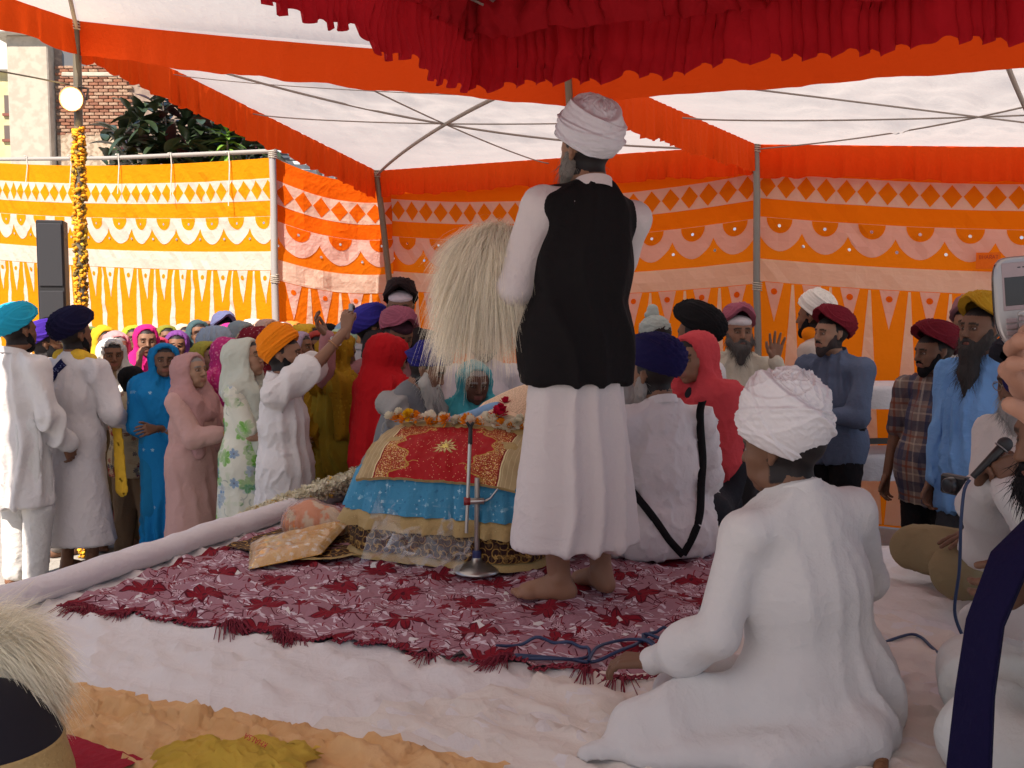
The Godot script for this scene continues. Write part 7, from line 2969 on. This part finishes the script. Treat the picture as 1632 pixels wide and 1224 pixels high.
	woman(262, 548, 6.7, 14, "young woman wrapped in bright blue dotted saree", "blue_dots", Color(0.012, 0.15, 0.32), {"cell": 0.016, "bcell": 0.018, "skin": SK2, "hw": {"t": "scarf", "c": "blue_dots", "drape": "saree"}, "top": {"n": "saree", "c": "blue_dots", "hem": 0.03, "fl": 0.19, "sl": 0.8, "deep": 0.85}, "lh": Vector3(-0.05, 0.98, 0.2), "rh": Vector3(0.06, 0.95, 0.19), "hy": 8})
	woman(305, 565, 6.3, 72, "elderly woman in dusty pink dress and scarf with a gold bangle", Color(0.42, 0.23, 0.22), Color(0.5, 0.3, 0.27), {"cell": 0.014, "bcell": 0.015, "girth": 1.15, "hair": Color(0.2, 0.18, 0.17), "skin": SK3, "hp": -6, "hy": -6, "hw": {"t": "scarf", "c": Color(0.42, 0.23, 0.22), "drape": "front"}, "top": {"n": "kameez", "c": Color(0.5, 0.3, 0.27), "hem": 0.09, "fl": 0.25, "sl": 1.6, "sr": 0.01}, "rh": Vector3(-0.06, 1.0, 0.32), "lh": Vector3(0.08, 1.08, 0.3), "extra": [["ring", "bangle", Color(0.6, 0.35, 0.06), 0, 0.04, 0.031, 0.005], ["ring", "bangle", Color(0.6, 0.35, 0.06), 1, 0.04, 0.031, 0.005]]})
	woman(392, 540, 6.0, 80, "stout woman in green and blue floral dress with glasses", Color(0.5, 0.52, 0.44), "floral", {"cell": 0.014, "bcell": 0.015, "girth": 1.25, "skin": SK3, "hp": -8, "hw": {"t": "scarf", "c": Color(0.48, 0.5, 0.43), "drape": "front"}, "top": {"n": "dress", "c": "floral", "hem": 0.06, "fl": 0.245, "sl": 0.85, "deep": 0.9}, "rh": Vector3(-0.03, 0.98, 0.3), "lh": Vector3(0.05, 1.0, 0.3), "extra": [["glasses", Color(0.3, 0.2, 0.1)], ["ring", "bangle", Color(0.5, 0.5, 0.52), 1, 0.05, 0.032, 0.005]]})
	man(452, 515, 5.6, 94, "man in orange turban and white shirt raising a small camera", SAFFRON, WH, {"cell": 0.0125, "bcell": 0.013, "skin": SK1, "girth": 1.1, "hw": {"t": "wrap", "c": Color(0.78, 0.21, 0.008), "res": 90, "s": 0.97}, "beard": ["short", BLACK], "top": {"n": "shirt", "c": WH, "hem": 0.36, "fl": 0.235, "sl": 0.72, "sr": 0.028, "soft": 0.018, "amp": 0.01, "crumple": 0.013, "collar": true}, "bot": {"c": WH2}, "hy": -4, "hp": -4,
		"rh": Vector3(-0.05, 1.66, 0.38), "lh": Vector3(0.04, 1.67, 0.37), "rp": Vector3(-0.5, -0.9, 0.6), "lp": Vector3(0.6, -0.9, 0.2), "rhd": Vector3(0.05, 1, 0.1), "lhd": Vector3(-0.05, 1, 0.2), "rhp": "fist", "lhp": "fist", "rpn": Vector3(1, 0, 0.3), "lpn": Vector3(-1, 0, 0.3), "extra": [["ring", "bangle", Color(0.55, 0.55, 0.57), 0, 0.1, 0.033, 0.004], ["ring", "bangle", Color(0.4, 0.2, 0.1), 1, 0.11, 0.034, 0.003]]})
	woman(540, 529, 6.1, 118, "woman in mustard shawl behind the man with raised arms", "mustard", Color(0.28, 0.19, 0.02), {"cell": 0.018, "skin": SK2, "hp": 16, "hw": {"t": "scarf", "c": "mustard", "drape": "saree"}, "lh": Vector3(0.05, 1.0, 0.3), "rh": Vector3(-0.05, 0.98, 0.32)})
	man(634, 485, 6.2, 18, "man in dusky pink turban and rose shirt looking down with one arm out", Color(0.26, 0.07, 0.11), Color(0.33, 0.15, 0.16), {"cell": 0.017, "hp": 24, "hy": 16, "beard": ["full", BLACK], "skin": SK2, "hw": {"t": "peak", "c": Color(0.27, 0.075, 0.115), "res": 80, "fifty": Color(0.05, 0.02, 0.03)}, "rh": Vector3(-0.44, 1.6, 0.2), "rp": Vector3(-0.3, -1, 0), "rhd": Vector3(-0.6, 0.7, 0.1)})
	man(638, 443, 6.8, 4, "tall man in black turban and dark jacket at the back", Color(0.02, 0.011, 0.012), Color(0.03, 0.024, 0.025), {"base": 0.16, "hp": 10, "hw": {"t": "peak", "c": Color(0.02, 0.011, 0.012), "fifty": Color(0.6, 0.5, 0.55), "res": 80, "s": 1.08}, "skin": SK2})
	man(592, 485, 6.9, 120, "man in royal blue turban behind the raised hands", ROYAL, Color(0.4, 0.36, 0.36), {})
	woman(620, 534, 5.75, 128, "woman covered by a bright red shawl, turned from the camera", Color(0.4, 0.008, 0.012), Color(0.35, 0.008, 0.012), {"cell": 0.016, "hp": 18, "hw": {"t": "scarf", "c": Color(0.4, 0.008, 0.012), "drape": "back", "loose": 0.008}})
	add_person({"px": 680, "py": 535, "d": 5.35, "yaw": 66, "lean": 17, "hp": 26, "hy": 12, "cell": 0.014, "bcell": 0.015, "girth": 1.2, "skin": SK1, "label": "old man with white beard, navy turban and grey waistcoat leaning over the book", "sw": 1.15, "hw": {"t": "round", "c": Color(0.02, 0.018, 0.14), "res": 90, "s": 0.93}, "beard": ["long", Color(0.5, 0.47, 0.43)],
		"top": {"n": "shirt", "c": Color(0.27, 0.26, 0.25), "hem": 0.3, "fl": 0.24, "sr": 0.012, "soft": 0.01}, "vest": {"n": "waistcoat", "c": Color(0.17, 0.175, 0.185), "hem": 0.42, "fl": 0.22}, "bot": {"c": Color(0.2, 0.2, 0.2)}, "rh": Vector3(-0.1, 0.84, 0.42), "lh": Vector3(0.1, 0.86, 0.42), "rp": Vector3(-0.2, -1, 0.3), "lp": Vector3(0.2, -1, 0.3)})
	woman(757, 578, 5.55, 6, "old woman with grey hair and turquoise scarf looking down behind the book", Color(0.06, 0.33, 0.38), Color(0.06, 0.33, 0.38), {"cell": 0.016, "hair": Color(0.22, 0.2, 0.19), "skin": Color(0.1, 0.043, 0.027), "hp": 12, "hy": 10, "hw": {"t": "scarf", "c": Color(0.06, 0.33, 0.38), "drape": "front"}, "lh": Vector3(0.1, 1.02, 0.3), "rh": Vector3(-0.05, 1.02, 0.32)})
	man(772, 492, 6.1, 2, "person in loose white kurta half hidden by the whisk", WH, WH, {"cell": 0.016, "hw": {"t": "wrap", "c": WH}, "top": {"n": "kurta", "c": Color(0.6, 0.55, 0.57), "hem": 0.3, "fl": 0.24, "sr": 0.015, "soft": 0.02}, "lh": Vector3(0.24, 1.0, 0.2), "rh": Vector3(-0.1, 1.0, 0.3)})
	# the crowd behind
	woman(166, 519, 8.2, 40, "woman in yellow scarf at the edge of the crowd", Color(0.6, 0.36, 0.02), Color(0.4, 0.3, 0.1), {"hp": 10})
	woman(186, 528, 7.75, 35, "grey-haired woman in pale pink scarf in the crowd", Color(0.55, 0.26, 0.27), Color(0.5, 0.2, 0.22), {"hair": Color(0.2, 0.19, 0.18), "hp": 10})
	woman(213, 519, 8.5, 30, "woman in lime green scarf in the crowd", Color(0.3, 0.42, 0.03), Color(0.2, 0.25, 0.05), {})
	woman(266, 518, 8.6, 28, "woman in olive scarf in the crowd", Color(0.2, 0.2, 0.03), Color(0.25, 0.2, 0.1), {})
	woman(252, 538, 8.0, 40, "woman in rose pink scarf behind the blue saree", Color(0.5, 0.05, 0.1), Color(0.4, 0.1, 0.12), {})
	woman(293, 516, 9.0, 35, "woman in cream scarf far back in the crowd", Color(0.55, 0.45, 0.32), Color(0.4, 0.3, 0.2), {})
	woman(316, 510, 8.3, 30, "woman in dark teal scarf shading her eyes with a raised arm", Color(0.05, 0.09, 0.1), Color(0.02, 0.02, 0.025), {"rh": Vector3(-0.3, 1.42, 0.15), "lh": Vector3(0.1, 1.5, 0.2), "lhd": Vector3(-0.7, 0.5, 0), "extra": [["ring", "bangle", Color(0.6, 0.6, 0.6), 0, 0.05, 0.03, 0.006]]})
	man(357, 498, 9.2, 40, "man in slate blue turban at the back of the crowd", Color(0.12, 0.13, 0.25), Color(0.3, 0.28, 0.28), {})
	woman(347, 522, 7.8, 140, "woman in long blue-grey scarf seen from behind", Color(0.28, 0.34, 0.42), Color(0.25, 0.3, 0.36), {"hw": {"t": "scarf", "c": Color(0.28, 0.34, 0.42), "drape": "back", "loose": 0.015}})
	woman(386, 511, 8.3, 60, "woman in thin grey-green scarf in the crowd", Color(0.25, 0.28, 0.27), Color(0.3, 0.27, 0.24), {"hp": 10})
	woman(364, 538, 6.9, 60, "woman in pink lace scarf behind the floral dress", "pink_lace", "pink_lace", {"hp": 6})
	woman(332, 545, 7.1, 30, "young woman in yellow-olive scarf looking past the elderly woman", Color(0.3, 0.26, 0.04), Color(0.3, 0.1, 0.12), {"skin": SK1, "hy": 20})
	woman(413, 520, 6.8, 70, "woman in dotted maroon scarf behind the man with raised arms", "maroon_dots", "maroon_dots", {})
	woman(428, 508, 8.6, 50, "woman in peach scarf far back in the crowd", Color(0.6, 0.36, 0.26), Color(0.4, 0.25, 0.2), {})
	man(452, 513, 8.9, 60, "man in white cloth cap far back in the crowd", WH, Color(0.5, 0.48, 0.46), {"hw": {"t": "cap", "c": WH}})
	woman(490, 516, 8.0, 70, "woman with black hair and yellow scarf behind the raised arms", Color(0.62, 0.36, 0.03), Color(0.03, 0.03, 0.03), {})
	woman(478, 529, 7.5, 75, "woman in lilac scarf behind the orange turban", Color(0.36, 0.27, 0.36), Color(0.3, 0.2, 0.3), {})
	woman(146, 521, 9.2, 50, "woman in moss green scarf beside the garlanded pole", Color(0.12, 0.2, 0.06), Color(0.2, 0.2, 0.15), {})
	man(86, 503, 8.6, 120, "bareheaded man with dark hair below the loudspeaker", BLACK, Color(0.45, 0.43, 0.4), {"hw": {"t": "hair", "c": Color(0.012, 0.01, 0.01)}, "skin": SK2})
	woman(200, 530, 9.1, 45, "woman in dark teal scarf deep in the crowd", Color(0.03, 0.09, 0.1), Color(0.1, 0.1, 0.1), {})
	man(518, 519, 8.1, 90, "man in black turban deep behind the raised arms", BLACK, Color(0.3, 0.3, 0.3), {})
	woman(330, 512, 9.5, 40, "woman in brown scarf deep in the crowd", Color(0.2, 0.1, 0.06), Color(0.2, 0.1, 0.06), {})
	woman(405, 508, 9.4, 60, "woman in off-white scarf deep in the crowd", Color(0.6, 0.56, 0.5), Color(0.4, 0.4, 0.4), {})
	woman(468, 512, 9.4, 70, "woman in orange scarf deep in the crowd", Color(0.6, 0.2, 0.04), Color(0.4, 0.2, 0.1), {})

	var tones := [["white", Color(0.6, 0.58, 0.55)], ["rust", Color(0.35, 0.09, 0.03)], ["purple", Color(0.16, 0.05, 0.22)], ["sea green", Color(0.06, 0.22, 0.17)], ["hot pink", Color(0.5, 0.03, 0.2)], ["sand", Color(0.45, 0.34, 0.2)], ["grey", Color(0.25, 0.25, 0.26)], ["brick red", Color(0.32, 0.04, 0.03)], ["pale blue", Color(0.3, 0.42, 0.5)], ["mint", Color(0.36, 0.5, 0.36)], ["ochre", Color(0.45, 0.27, 0.04)], ["wine", Color(0.14, 0.015, 0.04)], ["silver", Color(0.42, 0.42, 0.44)], ["apricot", Color(0.6, 0.32, 0.14)]]
	var spots := [[178, 540, 7.3], [228, 530, 8.9], [282, 527, 8.1], [305, 530, 8.6], [372, 515, 9.0], [398, 528, 7.6], [440, 525, 7.9], [505, 528, 7.7], [560, 512, 8.0], [548, 525, 7.2], [155, 530, 8.7], [240, 522, 9.5], [420, 512, 9.8], [585, 520, 7.6]]
	for k in spots.size():
		woman(spots[k][0], spots[k][1], spots[k][2], [30, 60, 15, 80, 130][k % 5], "woman in %s scarf among the tightly packed crowd" % tones[k][0], tones[k][1], (tones[(k + 5) % 14][1] as Color) * 0.7, {"cell": 0.03, "bcell": 0.03, "hp": 6})


func make_people() -> void:
	head_m = make_head(false, 0.0056)
	head_f = make_head(true, 0.0056)
	hands["relaxed"] = make_hand(0.75, 0.5, 0.2, 0.0048)
	hands["flat"] = make_hand(0.16, 1.0, 0.1, 0.0048)
	hands["fist"] = make_hand(1.7, 0.0, 0.9, 0.0048)
	hands["hold"] = make_hand(0.9, 0.2, 0.4, 0.003)
	hands["foot"] = make_foot(0.0055)
	make_cast()
	var results := []
	results.resize(cast.size())
	var job := func(k: int) -> void: results[k] = person_parts(cast[k])
	var id := WorkerThreadPool.add_group_task(job, cast.size())
	WorkerThreadPool.wait_for_group_task_completion(id)
	for k in cast.size():
		var sp: Dictionary = cast[k]
		var r: Dictionary = results[k]
		var root := thing("person", sp.label, "person", r.root, r.yaw, "people gathered round the stage")
		for p in r.parts:
			obj(p[0], p[1], m_of(p[2]), root)
		built[sp.label] = [root, r]
		if SHOW_HEIGHTS: print("%4d %.2f m, top %.3f wanted %.3f  %s" % [sp.px, r.height, r.top_is, r.want, sp.label])
